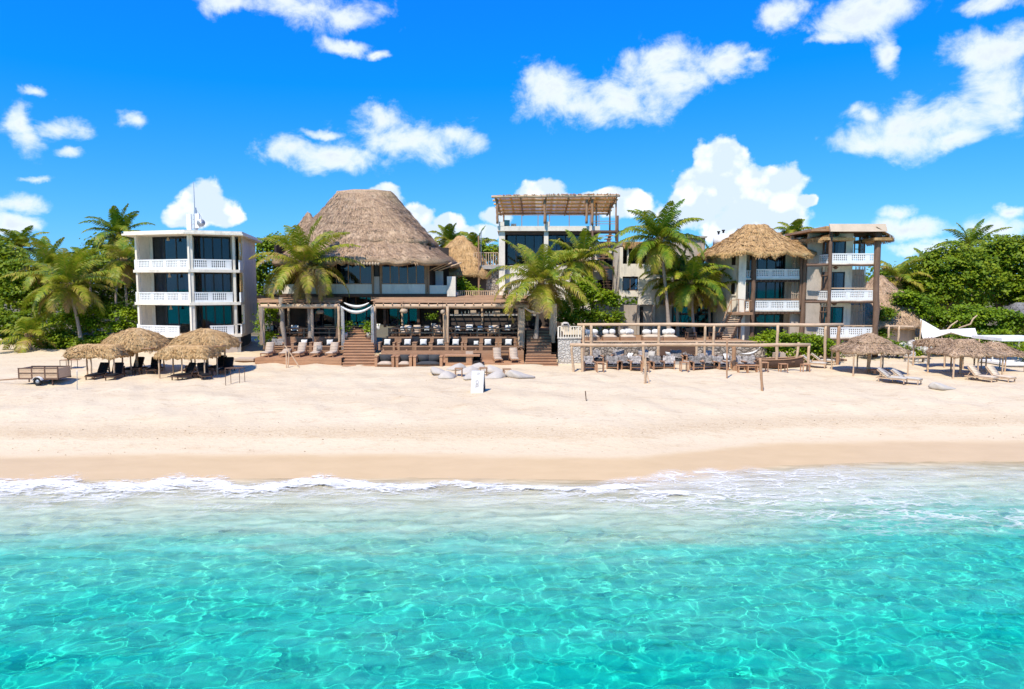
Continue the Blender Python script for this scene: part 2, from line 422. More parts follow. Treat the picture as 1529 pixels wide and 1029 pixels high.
# ------------------------------------------------------------------ foam of the spent wave (one sheet riding on water and wet sand)
FX = np.array([-40, -24, -12, -5, 0, 3, 5, 7.5, 10, 13, 16, 40.]); 
FC = np.array([28.3, 28.4, 28.5, 28.5, 28.2, 28.0, 27.7, 27.2, 26.6, 26.0, 25.6, 25.4])     # middle of the white roll
FW = np.array([1.15, 1.2, 1.1, .85, .60, .60, .80, .85, .8, .7, .5, .4])                   # its half width
FU = np.array([29.2, 29.3, 29.4, 29.3, 28.6, 28.6, 29.4, 30.6, 31.0, 31.2, 31.2, 31.0])     # upper limit of the lacy wash
def foam_material():
    m, t = mat("sea_foam")
    g = t.n('ShaderNodeNewGeometry'); pos = g.outputs['Position']
    A = lambda n: t.n('ShaderNodeAttribute', attribute_name=n).outputs['Fac']
    roll, wash, tail = A('roll'), A('wash'), A('tail')
    w = t.n('ShaderNodeTexNoise'); t.put(w.inputs['Vector'], pos); w.inputs['Scale'].default_value = 0.9; w.inputs['Detail'].default_value = 5.0
    wv = t.vm('MULTIPLY_ADD', t.vm('SUBTRACT', w.outputs['Color'], (0.5, 0.5, 0.5)), (1.8, 1.1, 0.0), t.scale(pos, (0.75, 1.5, 0.0)))
    def net(sc, thick):
        vo = t.n('ShaderNodeTexVoronoi', feature='DISTANCE_TO_EDGE'); t.put(vo.inputs['Vector'], wv); vo.inputs['Scale'].default_value = sc
        return t.math('SUBTRACT', 1.0, t.math('DIVIDE', vo.outputs['Distance'], thick), clamp=True)
    n1 = t.noise(t.scale(pos, (0.5, 1.2, 1)), 1.0, 6.0, 0.65); n2 = t.noise(t.scale(pos, (0.8, 2.2, 1)), 3.4, 7.0, 0.72, 0.6)
    lace = t.math('MAXIMUM', net(1.0, 0.12), t.math('MULTIPLY', net(2.4, 0.13), 0.85))
    patch = t.mapr(n1, 0.40, 0.56, 0.0, 1.0, True)
    body = t.math('ADD', roll, t.math('ADD', t.math('MULTIPLY', t.math('SUBTRACT', n2, 0.5), 4.2), t.math('MULTIPLY', t.math('SUBTRACT', n1, 0.5), 2.6)))
    solid = t.mapr(body, 0.10, 0.95, 0.0, 1.0, True)
    lw = t.math('MULTIPLY', t.math('MULTIPLY', t.math('MAXIMUM', wash, tail), patch), lace)
    a = t.math('MAXIMUM', t.math('MULTIPLY', solid, t.mapr(t.math('ADD', lace, t.math('MULTIPLY', roll, 0.7)), 0.15, 1.0, 0.30, 1.0)), t.math('MULTIPLY', lw, 0.9), clamp=True)
    film = t.math('MULTIPLY', t.math('MULTIPLY', wash, t.mapr(n2, 0.35, 0.65)), 0.42)
    a = t.math('MAXIMUM', a, film)
    d = t.n('ShaderNodeBsdfDiffuse'); d.inputs[0].default_value = (0.88, 0.85, 0.79, 1)
    bp = t.n('ShaderNodeBump'); bp.inputs['Strength'].default_value = 0.7; bp.inputs['Distance'].default_value = 0.08; t.put(bp.inputs['Height'], n2); t.put(d.inputs['Normal'], bp.outputs[0])
    tr = t.n('ShaderNodeBsdfTransparent'); mx = t.n('ShaderNodeMixShader')
    t.put(mx.inputs[0], a); t.put(mx.inputs[1], tr.outputs[0]); t.put(mx.inputs[2], d.outputs[0]); finish(t, mx.outputs[0]); return m
def build_foam():
    xs = np.arange(-30, 30.01, 0.12); ys = np.arange(22.5, 33.2, 0.10); X, Y = np.meshgrid(xs, ys)
    c = np.interp(X, FX, FC); hw = np.interp(X, FX, FW); up = np.interp(X, FX, FU)
    rng = np.random.default_rng(21); wob = np.zeros_like(X)
    for k in range(14):
        lam = rng.uniform(0.8, 7); wob += 0.06 * lam ** .5 * np.sin(6.283 / lam * X + rng.uniform(0, 6.28) + 0.4 * np.sin(Y * 1.3 + k))
    e = (Y - c - wob) / hw
    roll = 1.0 - np.abs(e) ** 1.3 * np.where(e > 0, 1.0, 0.75)
    roll = roll - 1.0 * smooth(6.5, 11, X) - 0.15 * smooth(-8, 1, X)
    wash = smooth(-.2, .3, Y - c) * smooth(.25, -.35, Y - up - wob) * smooth(1.0, 5.5, X) * (0.35 + 0.65 * smooth(20, 12, X))
    tail = smooth(-4.0, -.6, Y - c - wob) * smooth(.6, -.2, Y - c - wob) * np.interp(X, [-40, -16, -8, 0, 4, 14, 40], [.95, .95, .7, .4, .9, .9, .2])
    Z = np.maximum(ground_z(X, Y), 0.03) + 0.015 + 0.10 * np.clip(roll, 0, 1) * (0.6 + 0.4 * np.sin(X * 3 + np.sin(Y * 4)))
    o = np_mesh("sea_foam", np.stack([X.ravel(), Y.ravel(), Z.ravel()], 1), grid_quads(len(xs), len(ys)), foam_material(), smooth=True)
    for n, v in (('roll', roll.clip(-3, 1)), ('wash', wash), ('tail', tail)):
        a = o.data.attributes.new(n, 'FLOAT', 'POINT'); a.data.foreach_set('value', v.ravel().astype(np.float32))
    tag(o, "white lacy foam of a spent wave along the waterline", "foam", None, 'stuff')
build_foam()

# ------------------------------------------------------------------ materials
def wood(name, c1, c2, rough=0.75, grain=(1.2, 9.0, 9.0), bump=0.25, trans=0.0):
    m, t = mat(name)
    tc = t.n('ShaderNodeTexCoord').outputs['Object']
    oi = t.n('ShaderNodeObjectInfo'); g = t.n('ShaderNodeNewGeometry')
    r = t.math('ADD', t.math('MULTIPLY', oi.outputs['Random'], 0.5), t.math('MULTIPLY', g.outputs['Random Per Island'], 0.5))
    off = t.vm('ADD', tc, None)
    cmb = t.n('ShaderNodeCombineXYZ'); t.put(cmb.inputs[0], t.math('MULTIPLY', r, 37.0)); t.put(cmb.inputs[1], t.math('MULTIPLY', r, 19.0))
    v = t.vm('ADD', t.scale(tc, grain), cmb.outputs[0])
    n1 = t.noise(v, 1.6, 6.0, 0.65, 0.6); n2 = t.noise(tc, 0.9, 3.0)
    c = t.mix(t.mapr(n1, 0.32, 0.68), c1, c2)
    c = t.mix(t.mapr(n2, 0.45, 0.75, 0, 0.45), c, [x * 0.55 for x in c1])
    c = t.mix(t.mapr(r, 0, 1, 0, 0.5), c, [min(1, x * 1.45) for x in c2])
    b = t.n('ShaderNodeBsdfPrincipled'); t.put(b.inputs['Base Color'], c); b.inputs['Roughness'].default_value = rough
    b.inputs['Specular IOR Level'].default_value = 0.25
    bp = t.n('ShaderNodeBump'); bp.inputs['Strength'].default_value = bump; bp.inputs['Distance'].default_value = 0.02
    t.put(bp.inputs['Height'], n1); t.put(b.inputs['Normal'], bp.outputs[0]); out = b.outputs[0]
    if trans:
        tl = t.n('ShaderNodeBsdfTranslucent'); t.put(tl.inputs[0], c); mx = t.n('ShaderNodeMixShader'); mx.inputs[0].default_value = trans
        t.put(mx.inputs[1], out); t.put(mx.inputs[2], tl.outputs[0]); out = mx.outputs[0]
    finish(t, out); return m
def plain(name, c, rough=0.7, spec=0.3, var=0.12, sc=3.0, metal=0.0, bump=0.15, stain=None, streak=1.0):
    m, t = mat(name)
    tc = t.n('ShaderNodeTexCoord').outputs['Object']
    oi = t.n('ShaderNodeObjectInfo')
    cmb = t.n('ShaderNodeCombineXYZ'); t.put(cmb.inputs[0], t.math('MULTIPLY', oi.outputs['Random'], 50.0))
    v = t.vm('ADD', t.scale(tc, (1, 1, streak)), cmb.outputs[0])
    n1 = t.noise(v, sc, 6.0, 0.6); n2 = t.noise(v, sc * 9, 3.0, 0.6)
    k = t.math('ADD', t.mapr(n1, 0.3, 0.7, 1 - var, 1 + var * 0.6), t.mapr(n2, 0.3, 0.7, -var * 0.4, var * 0.4))
    k = t.math('MULTIPLY', k, t.mapr(oi.outputs['Random'], 0, 1, 1 - var * 0.5, 1 + var * 0.4))
    rgb = t.n('ShaderNodeCombineXYZ')
    for i in range(3): t.put(rgb.inputs[i], t.math('MULTIPLY', k, float(c[i])))
    col = rgb.outputs[0]
    if stain is not None:
        n3 = t.noise(t.scale(v, (1.6, 1.6, 0.35)), 1.3, 7.0, 0.68)
        col = t.mix(t.mapr(n3, 0.52, 0.74, 0, 0.75), col, stain)
    b = t.n('ShaderNodeBsdfPrincipled'); t.put(b.inputs['Base Color'], col); b.inputs['Roughness'].default_value = rough
    b.inputs['Specular IOR Level'].default_value = spec; b.inputs['Metallic'].default_value = metal
    bp = t.n('ShaderNodeBump'); bp.inputs['Strength'].default_value = bump; bp.inputs['Distance'].default_value = 0.015
    t.put(bp.inputs['Height'], t.math('ADD', n1, t.math('MULTIPLY', n2, 0.5))); t.put(b.inputs['Normal'], bp.outputs[0])
    finish(t, b.outputs[0]); return m
def foliage(name, stops, trans=0.30, rough=0.5, spec=0.2):
    """leaf colour: by leaf (random per island), by frond age where the mesh carries one, and by clump"""
    m, t = mat(name)
    g = t.n('ShaderNodeNewGeometry'); tc = t.n('ShaderNodeTexCoord').outputs['Object']; oi = t.n('ShaderNodeObjectInfo')
    at = t.n('ShaderNodeAttribute', attribute_name='age')
    cl = t.noise(tc, 0.55, 4.0, 0.6)
    f = t.math('ADD', t.math('MULTIPLY', g.outputs['Random Per Island'], 0.34), t.mapr(cl, 0.35, 0.65, -0.12, 0.34))
    f = t.math('ADD', f, t.math('MULTIPLY', t.math('SUBTRACT', oi.outputs['Random'], 0.5), 0.2))
    f = t.math('ADD', f, at.outputs['Fac'])
    c = t.ramp(f, stops)
    d = t.n('ShaderNodeBsdfPrincipled'); t.put(d.inputs['Base Color'], c); d.inputs['Roughness'].default_value = rough
    d.inputs['Specular IOR Level'].default_value = spec
    tr = t.n('ShaderNodeBsdfTranslucent'); t.put(tr.inputs[0], t.mix(0.5, c, (0.30, 0.36, 0.01), 'MIX'))
    mx = t.n('ShaderNodeMixShader'); mx.inputs[0].default_value = trans
    t.put(mx.inputs[1], d.outputs[0]); t.put(mx.inputs[2], tr.outputs[0]); finish(t, mx.outputs[0]); return m
def thatch_mat(name, c1, c2, c3, sc=1.0, dk=1.0):
    m, t = mat(name)
    g = t.n('ShaderNodeNewGeometry'); tc = t.n('ShaderNodeTexCoord').outputs['Object']
    n1 = t.noise(tc, 1.1 * sc, 5.0, 0.65); n2 = t.noise(t.scale(tc, (1, 1, 0.35)), 9.0 * sc, 5.0, 0.7)
    n3 = t.noise(t.scale(tc, (0.35, 0.35, 2.2)), 1.6 * sc, 4.0, 0.6)
    f = t.math('ADD', t.math('MULTIPLY', g.outputs['Random Per Island'], 0.45), t.mapr(n2, 0.3, 0.7, 0, 0.55))
    c = t.mix(f, c1, c2)
    c = t.mix(t.mapr(n1, 0.5, 0.72, 0, 0.6), c, c3)
    c = t.mix(t.mapr(n3, 0.55, 0.75, 0, 0.45 * dk), c, [x * 0.5 for x in c1])
    n4 = t.noise(t.scale(tc, (1, 1, 0.8)), 3.2 * sc, 6.0, 0.75, 0.8)
    c = t.mix(t.mapr(n4, 0.52, 0.70, 0, 0.55 * dk), c, [x * 0.8 for x in c1])
    b = t.n('ShaderNodeBsdfPrincipled'); t.put(b.inputs['Base Color'], c); b.inputs['Roughness'].default_value = 0.85
    b.inputs['Specular IOR Level'].default_value = 0.15
    bp = t.n('ShaderNodeBump'); bp.inputs['Strength'].default_value = 0.9; bp.inputs['Distance'].default_value = 0.12
    t.put(bp.inputs['Height'], t.math('ADD', n2, n3)); t.put(b.inputs['Normal'], bp.outputs[0]); finish(t, b.outputs[0]); return m
def glass_mat(name, tint, refl=0.16):
    m, t = mat(name)
    tc = t.n('ShaderNodeTexCoord').outputs['Object']
    tr = t.n('ShaderNodeBsdfTransparent'); tr.inputs[0].default_value = tuple(tint) + (1,)
    gl = t.n('ShaderNodeBsdfGlossy'); gl.inputs['Roughness'].default_value = 0.02; gl.inputs[0].default_value = (0.95, 0.98, 1, 1)
    bp = t.n('ShaderNodeBump'); bp.inputs['Strength'].default_value = 0.06; bp.inputs['Distance'].default_value = 0.05
    t.put(bp.inputs['Height'], t.noise(tc, 0.7, 2.0)); t.put(gl.inputs['Normal'], bp.outputs[0])
    lw = t.n('ShaderNodeLayerWeight'); lw.inputs[0].default_value = 0.25
    mx = t.n('ShaderNodeMixShader'); t.put(mx.inputs[0], t.math('ADD', refl, t.math('MULTIPLY', lw.outputs['Fresnel'], 0.6), clamp=True))
    t.put(mx.inputs[1], tr.outputs[0]); t.put(mx.inputs[2], gl.outputs[0]); finish(t, mx.outputs[0]); return m
def rock_mat(name, c1, c2, gap, sc=3.0):
    m, t = mat(name)
    tc = t.n('ShaderNodeTexCoord').outputs['Object']
    w = t.n('ShaderNodeTexNoise'); t.put(w.inputs['Vector'], tc); w.inputs['Scale'].default_value = 2.0
    v = t.vm('ADD', tc, t.vm('MULTIPLY', t.vm('SUBTRACT', w.outputs['Color'], (0.5, 0.5, 0.5)), (0.35, 0.35, 0.35)))
    vo = t.n('ShaderNodeTexVoronoi', feature='DISTANCE_TO_EDGE'); t.put(vo.inputs['Vector'], v); vo.inputs['Scale'].default_value = sc
    vc = t.n('ShaderNodeTexVoronoi', feature='F1'); t.put(vc.inputs['Vector'], v); vc.inputs['Scale'].default_value = sc
    sp = t.n('ShaderNodeSeparateColor'); t.put(sp.inputs[0], vc.outputs['Color'])
    c = t.mix(sp.outputs[0], c1, c2); c = t.mix(t.mapr(vo.outputs['Distance'], 0.02, 0.09), gap, c)
    b = t.n('ShaderNodeBsdfPrincipled'); t.put(b.inputs['Base Color'], c); b.inputs['Roughness'].default_value = 0.85
    bp = t.n('ShaderNodeBump'); bp.inputs['Strength'].default_value = 0.8; bp.inputs['Distance'].default_value = 0.06
    t.put(bp.inputs['Height'], t.mapr(vo.outputs['Distance'], 0.0, 0.2)); t.put(b.inputs['Normal'], bp.outputs[0]); finish(t, b.outputs[0]); return m

M_WHITE = plain("white_render", (0.82, 0.72, 0.585), 0.8, 0.2, 0.10, 0.7, stain=(0.42, 0.38, 0.33))
M_WHITE2 = plain("white_painted_block", (0.80, 0.78, 0.75), 0.7, 0.25, 0.06, 1.2, stain=(0.60, 0.56, 0.51))
M_CONC = plain("grey_concrete", (0.44, 0.40, 0.35), 0.85, 0.2, 0.2, 1.4, stain=(0.22, 0.19, 0.16))
M_BEIGE = plain("beige_render", (0.50, 0.41, 0.33), 0.85, 0.2, 0.15, 1.0, stain=(0.30, 0.24, 0.19))
M_ROOM = plain("room_shade", (0.055, 0.045, 0.04), 0.8, 0.1, 0.3, 1.0)  # interior shade put into the base colour
M_INNER = plain("inner_wall_shade", (0.10, 0.075, 0.06), 0.8, 0.1, 0.3, 1.0)  # base colour darkened to carry the shade of covered interiors
M_DARK = plain("dark_frame", (0.025, 0.02, 0.018), 0.5, 0.4, 0.2, 2.0)
M_BLACKF = plain("black_fabric", (0.018, 0.017, 0.018), 0.9, 0.1, 0.25, 5.0)
M_GREYF = plain("charcoal_fabric", (0.06, 0.06, 0.062), 0.9, 0.1, 0.2, 5.0)
M_BEIGEF = plain("sand_fabric", (0.52, 0.40, 0.30), 0.9, 0.1, 0.12, 4.0)
M_WHITEF = plain("white_fabric", (0.72, 0.68, 0.62), 0.9, 0.1, 0.08, 4.0)
M_DRAPE = plain("linen_drape", (0.62, 0.49, 0.36), 0.9, 0.1, 0.15, 2.5)
M_BAG = plain("pale_grey_canvas", (0.49, 0.43, 0.36), 0.9, 0.1, 0.10, 4.0)
M_PATF = plain("mottled_fabric", (0.33, 0.29, 0.26), 0.9, 0.1, 0.75, 7.0)
M_METAL = plain("galvanised_metal", (0.42, 0.43, 0.45), 0.45, 0.5, 0.15, 4.0, metal=0.6)
M_RUST = plain("rusty_metal", (0.16, 0.09, 0.06), 0.7, 0.3, 0.3, 6.0)
M_RUBBER = plain("tyre_rubber", (0.02, 0.02, 0.02), 0.8, 0.3, 0.2, 9.0)
M_POT = plain("concrete_pot", (0.52, 0.46, 0.40), 0.9, 0.1, 0.15, 6.0)
M_LAMP = plain("woven_lampshade", (0.46, 0.34, 0.23), 0.9, 0.1, 0.3, 14.0)
M_TEXT = plain("grey_lettering", (0.46, 0.39, 0.35), 0.8, 0.1, 0.1, 5.0)
M_WOODL = wood("bleached_log", (0.32, 0.195, 0.11), (0.60, 0.42, 0.27))
M_WOODM = wood("weathered_board", (0.20, 0.10, 0.052), (0.40, 0.235, 0.135))
M_WOODD = wood("dark_hardwood", (0.055, 0.03, 0.02), (0.14, 0.08, 0.052))
M_WOODR = wood("reddish_decking", (0.24, 0.11, 0.055), (0.46, 0.255, 0.14))
M_TRUNKW = wood("rustic_trunk", (0.075, 0.042, 0.028), (0.19, 0.115, 0.075), grain=(6, 6, 1.2), bump=0.6)
M_STICK = wood("driftwood_sticks", (0.20, 0.14, 0.095), (0.40, 0.30, 0.22), grain=(8, 8, 1.0), bump=0.5)
M_CANE = wood("golden_cane", (0.40, 0.21, 0.075), (0.76, 0.47, 0.20), grain=(2, 14, 14))
M_REED = wood("reed_mat", (0.46, 0.24, 0.08), (0.82, 0.52, 0.22), grain=(2, 14, 14), trans=0.55)
M_THB = thatch_mat("grey_thatch", (0.23, 0.14, 0.080), (0.70, 0.475, 0.30), (0.74, 0.53, 0.35))
M_THG = thatch_mat("golden_thatch", (0.30, 0.16, 0.06), (0.74, 0.47, 0.215), (0.76, 0.52, 0.27), 1.0, 0.7)
M_THU = thatch_mat("straw_parasol_thatch", (0.38, 0.205, 0.075), (0.86, 0.565, 0.27), (0.86, 0.62, 0.33), 1.6, 0.45)
M_GLASS = glass_mat("window_glass", (0.30, 0.42, 0.52), 0.04)
M_CLEAR = glass_mat("clear_glass", (0.88, 0.93, 0.94), 0.05)
M_CURT = plain("pale_curtain", (0.52, 0.52, 0.53), 0.9, 0.1, 0.15, 1.5, streak=0.1)
M_STONE = rock_mat("rubble_stone", (0.24, 0.19, 0.145), (0.46, 0.38, 0.30), (0.10, 0.075, 0.055))
M_BLOCKW = rock_mat("pale_stone", (0.50, 0.45, 0.39), (0.60, 0.55, 0.48), (0.40, 0.36, 0.31), 4.0)
M_FASCIA = plain("cream_board", (0.56, 0.43, 0.31), 0.8, 0.15, 0.12, 1.0)
M_PALM = foliage("palm_leaf", [(0.0, (0.045, 0.115, 0.008)), (0.3, (0.125, 0.21, 0.012)), (0.55, (0.27, 0.30, 0.018)), (0.78, (0.42, 0.34, 0.045)), (1.0, (0.40, 0.25, 0.10))], 0.28, 0.45, 0.25)
M_LEAF = foliage("broad_leaf", [(0.0, (0.065, 0.125, 0.006)), (0.35, (0.165, 0.235, 0.010)), (0.7, (0.285, 0.325, 0.014)), (1.0, (0.38, 0.36, 0.03))])
M_LEAFB = foliage("bright_leaf", [(0.0, (0.08, 0.155, 0.006)), (0.35, (0.195, 0.285, 0.008)), (0.7, (0.32, 0.38, 0.012)), (1.0, (0.44, 0.44, 0.03))])
M_BARK = wood("bark", (0.10, 0.07, 0.05), (0.24, 0.18, 0.135), grain=(7, 7, 2), bump=0.7)
M_PBARK = wood("palm_bark", (0.17, 0.125, 0.09), (0.40, 0.32, 0.25), grain=(3, 3, 14), bump=0.7)
M_HUSK = plain("palm_husk", (0.30, 0.19, 0.085), 0.9, 0.1, 0.4, 8.0)

# ------------------------------------------------------------------ plants
def set_age(o, age):
    a = o.data.attributes.new('age', 'FLOAT', 'POINT'); a.data.foreach_set('value', np.asarray(age, np.float32))
def frond(V, Q, A, base, az, el0, L, droop, age, rng, nl=34, width=0.75, lw=0.05, twist=0.0):
    n = 14; p = np.array(base, float); step = L / n
    pts = [p.copy()]; dirs = []; el = el0; azz = az
    for i in range(n):
        el -= droop * (0.35 + 1.3 * i / n) / n; azz += twist / n
        d = np.array([math.cos(el) * math.cos(azz), math.cos(el) * math.sin(azz), math.sin(el)])
        p = p + d * step; pts.append(p.copy()); dirs.append(d)
    dirs.append(dirs[-1]); pts = np.array(pts); dirs = np.array(dirs)
    side0 = np.array([-math.sin(az), math.cos(az), 0.0])
    for i in range(n):                                        # rachis
        w0 = 0.045 * (1 - i / n) + 0.01; w1 = 0.045 * (1 - (i + 1) / n) + 0.01
        b = len(V); up = np.cross(side0, dirs[i]) * 0.02
        V += [pts[i] - side0 * w0 + up, pts[i] + side0 * w0 + up, pts[i + 1] + side0 * w1 + up, pts[i + 1] - side0 * w1 + up]; Q.append((b, b + 1, b + 2, b + 3)); A += [age + 0.32] * 4
    for k in range(nl):
        t = 0.10 + 0.90 * (k + rng.random() * 0.6) / nl
        i = min(int(t * n), n - 1); q = pts[i] + (pts[i + 1] - pts[i]) * (t * n - i); d = dirs[i]
        ll = width * (math.sin(math.pi * min(1, 0.12 + 0.88 * t) ** 0.8) ** 0.7 * 0.9 + 0.16) * rng.uniform(0.85, 1.1)
        up = np.cross(side0, d); up = up if up[2] > 0 else -up
        for sgn in (-1, 1):
            s = side0 * sgn
            d1 = s * 0.85 + d * 0.55 + up * 0.20 + np.array([0, 0, -0.05]) + rng.normal(0, 0.07, 3); d1 /= np.linalg.norm(d1)
            d2 = d1 + np.array([0, 0, -0.75 - 0.35 * rng.random()]); d2 /= np.linalg.norm(d2)
            m = q + d1 * ll * 0.5; e = m + d2 * ll * 0.55
            wv = np.cross(d1, up); wv = d * lw * 0.5
            b = len(V)
            V += [q - wv * 0.7, q + wv * 0.7, m + wv, m - wv, e + wv * 0.15, e - wv * 0.15]
            Q += [(b, b + 1, b + 2, b + 3), (b + 3, b + 2, b + 4, b + 5)]
            A += [age + rng.uniform(-0.03, 0.05)] * 2 + [age + rng.uniform(0, 0.06)] * 2 + [age + 0.10 + 0.1 * rng.random()] * 2
def palm(name, base, top, L, nf, label, seed, r0=0.17, cat='palm tree', group=None, skirt=3, nuts=0, up=0.0, lw=0.105, nl=50, width=0.9, trunk=True, yellow=0.0):
    rng = np.random.default_rng(seed); rd = random.Random(seed)
    base = Vector(base); top = Vector(top) - base
    o = thing(name, base, label, cat, group)
    h = top.length
    if trunk:
        pts = []; rr = []; n = max(8, int(h / 0.16))
        for i in range(n + 1):
            t = i / n
            q = Vector((top.x * (t * 0.55 + 0.45 * t * t), top.y * t, top.z * t + 0.0))
            pts.append(q + Vector((0, 0, -0.15 if i == 0 else 0))); rr.append(r0 * (1.28 - 0.5 * min(1, t * 3.0) - 0.16 * t) * (1.0 + (0.05 if i % 2 else -0.04)))
        MB().tube(pts, rr, 9).build("trunk", M_PBARK, o, True)
    V = []; Q = []; A = []
    for k in range(nf):
        f = (k + 0.5) / nf
        az = k * 2.39996 + rng.uniform(-0.25, 0.25)
        el = math.radians(86 - 112 * f ** 0.85) + up + rng.uniform(-0.12, 0.12)
        ln = L * rng.uniform(0.85, 1.08) * (0.72 + 0.36 * math.sin(math.pi * min(1, f * 0.9 + 0.12)))
        dr = (0.75 + 0.75 * math.cos(el)) * rng.uniform(0.8, 1.25)
        age = 0.07 + yellow + 0.36 * f ** 2.2 + rng.uniform(-0.05, 0.10)
        b = np.array(top) + np.array([math.cos(az) * 0.12, math.sin(az) * 0.12, 0.1 * (1 - f)])
        frond(V, Q, A, b, az, el, ln, dr, age, rng, nl, width, lw, rng.uniform(-0.5, 0.5))
    for k in range(skirt):
        az = rng.uniform(0, 6.28)
        frond(V, Q, A, np.array(top) + np.array([0, 0, -0.1]), az, math.radians(rng.uniform(-62, -35)), L * rng.uniform(0.45, 0.75), 0.7, rng.uniform(0.55, 0.75), rng, int(nl * 0.7), width * 0.6, lw * 0.8)
    cr = np_mesh("crown", V, Q, M_PALM, o); set_age(cr, A)
    mb = MB()
    for k in range(9):                                        # husk and sheath at the heart
        az = k * 0.7; a = top + Vector((math.cos(az) * 0.05, math.sin(az) * 0.05, -0.35)); b = top + Vector((math.cos(az) * 0.30, math.sin(az) * 0.30, 0.35))
        mb.tube([a, a.lerp(b, 0.5) + Vector((0, 0, 0.05)), b], [0.14, 0.13, 0.03], 6)
    mb.build("husk", M_HUSK, o, True)
    for k in range(nuts):
        az = k * 2.1 + seed; c = top + Vector((math.cos(az) * 0.30, math.sin(az) * 0.30, -0.32 - 0.1 * (k % 2)))
        nb = MB(); nb.tube([c + Vector((0, 0, z)) for z in (-0.16, -0.1, 0, 0.1, 0.16)], [0.03, 0.11, 0.14, 0.11, 0.03], 8); nb.build("coconut", M_HUSK, o, True)
    return o
def leaf_cloud(blobs, n, size, seed, shell=0.62, flat=0.0, strap=False):
    """leaf quads (two triangles folded on the midrib) spread through ellipsoids (cx,cy,cz,rx,ry,rz)"""
    rng = np.random.default_rng(seed)
    B = np.array(blobs, float); w = (B[:, 3] * B[:, 5] + B[:, 4] * B[:, 5] + B[:, 3] * B[:, 4]); w /= w.sum()
    idx = rng.choice(len(B), n, p=w)
    d = rng.normal(size=(n, 3)); d /= np.linalg.norm(d, axis=1)[:, None]
    d[:, 2] = np.where((d[:, 2] < -0.35) & (rng.random(n) < 0.7), -d[:, 2], d[:, 2])
    # clumps: leaves gather on twig ends
    nt = max(12, n // 48); tips = rng.normal(size=(len(B), nt // len(B) + 2, 3)); tips /= np.linalg.norm(tips, axis=2)[:, :, None]
    tips[:, :, 2] = np.abs(tips[:, :, 2] + 0.15) * np.where(rng.random(tips.shape[:2]) < 0.75, 1, -1)
    tsel = tips[idx, rng.integers(0, tips.shape[1], n)]
    loose = rng.random(n) < 0.22
    r = shell + (1 - shell) * rng.random(n) ** 0.6
    dirv = np.where(loose[:, None], d, tsel)
    rr = np.where(loose, r * 0.97, 0.72 + 0.30 * ((np.sin(tsel[:, 0] * 37 + tsel[:, 1] * 71) + 1) / 2))
    c = B[idx, :3] + B[idx, 3:] * dirv * rr[:, None] + np.where(loose[:, None], 0, 1) * rng.normal(0, 1, (n, 3)) * np.array([1.25, 1.25, 0.55]) * size * 1.05
    nrm = dirv * 0.40 + rng.normal(0, 0.42, (n, 3)) + np.array([-0.12, -0.15, 0.75 + flat]); nrm /= np.linalg.norm(nrm, axis=1)[:, None]
    u = np.cross(nrm, rng.normal(size=(n, 3))); u /= np.linalg.norm(u, axis=1)[:, None]; v = np.cross(nrm, u)
    s = size * rng.uniform(0.65, 1.25, n)[:, None]; wd = 0.24 if strap else 0.42
    fold = nrm * s * 0.10
    p0 = c - u * s * 0.5; p2 = c + u * s * 0.5 - nrm * s * 0.12
    p1 = c + v * s * wd + fold; p3 = c - v * s * wd + fold
    co = np.stack([p0, p1, p2, p3], 1).reshape(-1, 3)
    q = np.arange(n * 4).reshape(n, 4)
    return co, q
def bush(name, org, blobs, n, size, m, label, seed, cat='bush', group=None, stems=True, trunk=None):
    org = Vector(org); o = thing(name, org, label, cat, group)
    lb = [(b[0] - org.x, b[1] - org.y, b[2] - org.z) + tuple(b[3:]) for b in blobs]
    co, q = leaf_cloud(lb, n, size, seed)
    np_mesh("crown" if trunk else "foliage", co, q, m, o)
    rd = random.Random(seed); mb = MB()
    if trunk:
        r = trunk; fork = Vector((0, 0, 0.35 * max(b[2] for b in lb)))
        mb.tube([(0, 0, -0.3), (0.1, 0, fork.z * 0.5), fork], [r * 1.4, r * 1.05, r * 0.9], 8)
    else:
        r = 0.05; fork = Vector((0, 0, 0.0))
    for b in lb[:10]:
        c = Vector(b[:3]); mid = fork.lerp(c, 0.5) + Vector((rd.uniform(-.3, .3), rd.uniform(-.3, .3), rd.uniform(0, .3)))
        mb.tube([fork + Vector((0, 0, -0.2)), mid, c, c + Vector((rd.uniform(-.5, .5) * b[3], rd.uniform(-.5, .5) * b[4], 0.6 * b[5]))], [r * 0.7, r * 0.5, r * 0.3, r * 0.1], 6)
    mb.build("trunk" if trunk else "stem", M_BARK, o, True)
    return o
def pblobs(lst, Yd):
    """(px, py, rx, ry) in the photograph, at depth Y, as ellipsoids"""
    out = []
    for b in lst:
        px, py, rx, ry = b[:4]; dy = b[4] if len(b) > 4 else 0.0
        p = P(px, py, Yd + dy); k = (Yd + dy) / F
        out.append((p.x, p.y, p.z, rx * k, (rx + ry) * 0.5 * k * 0.9, ry * k))
    return out

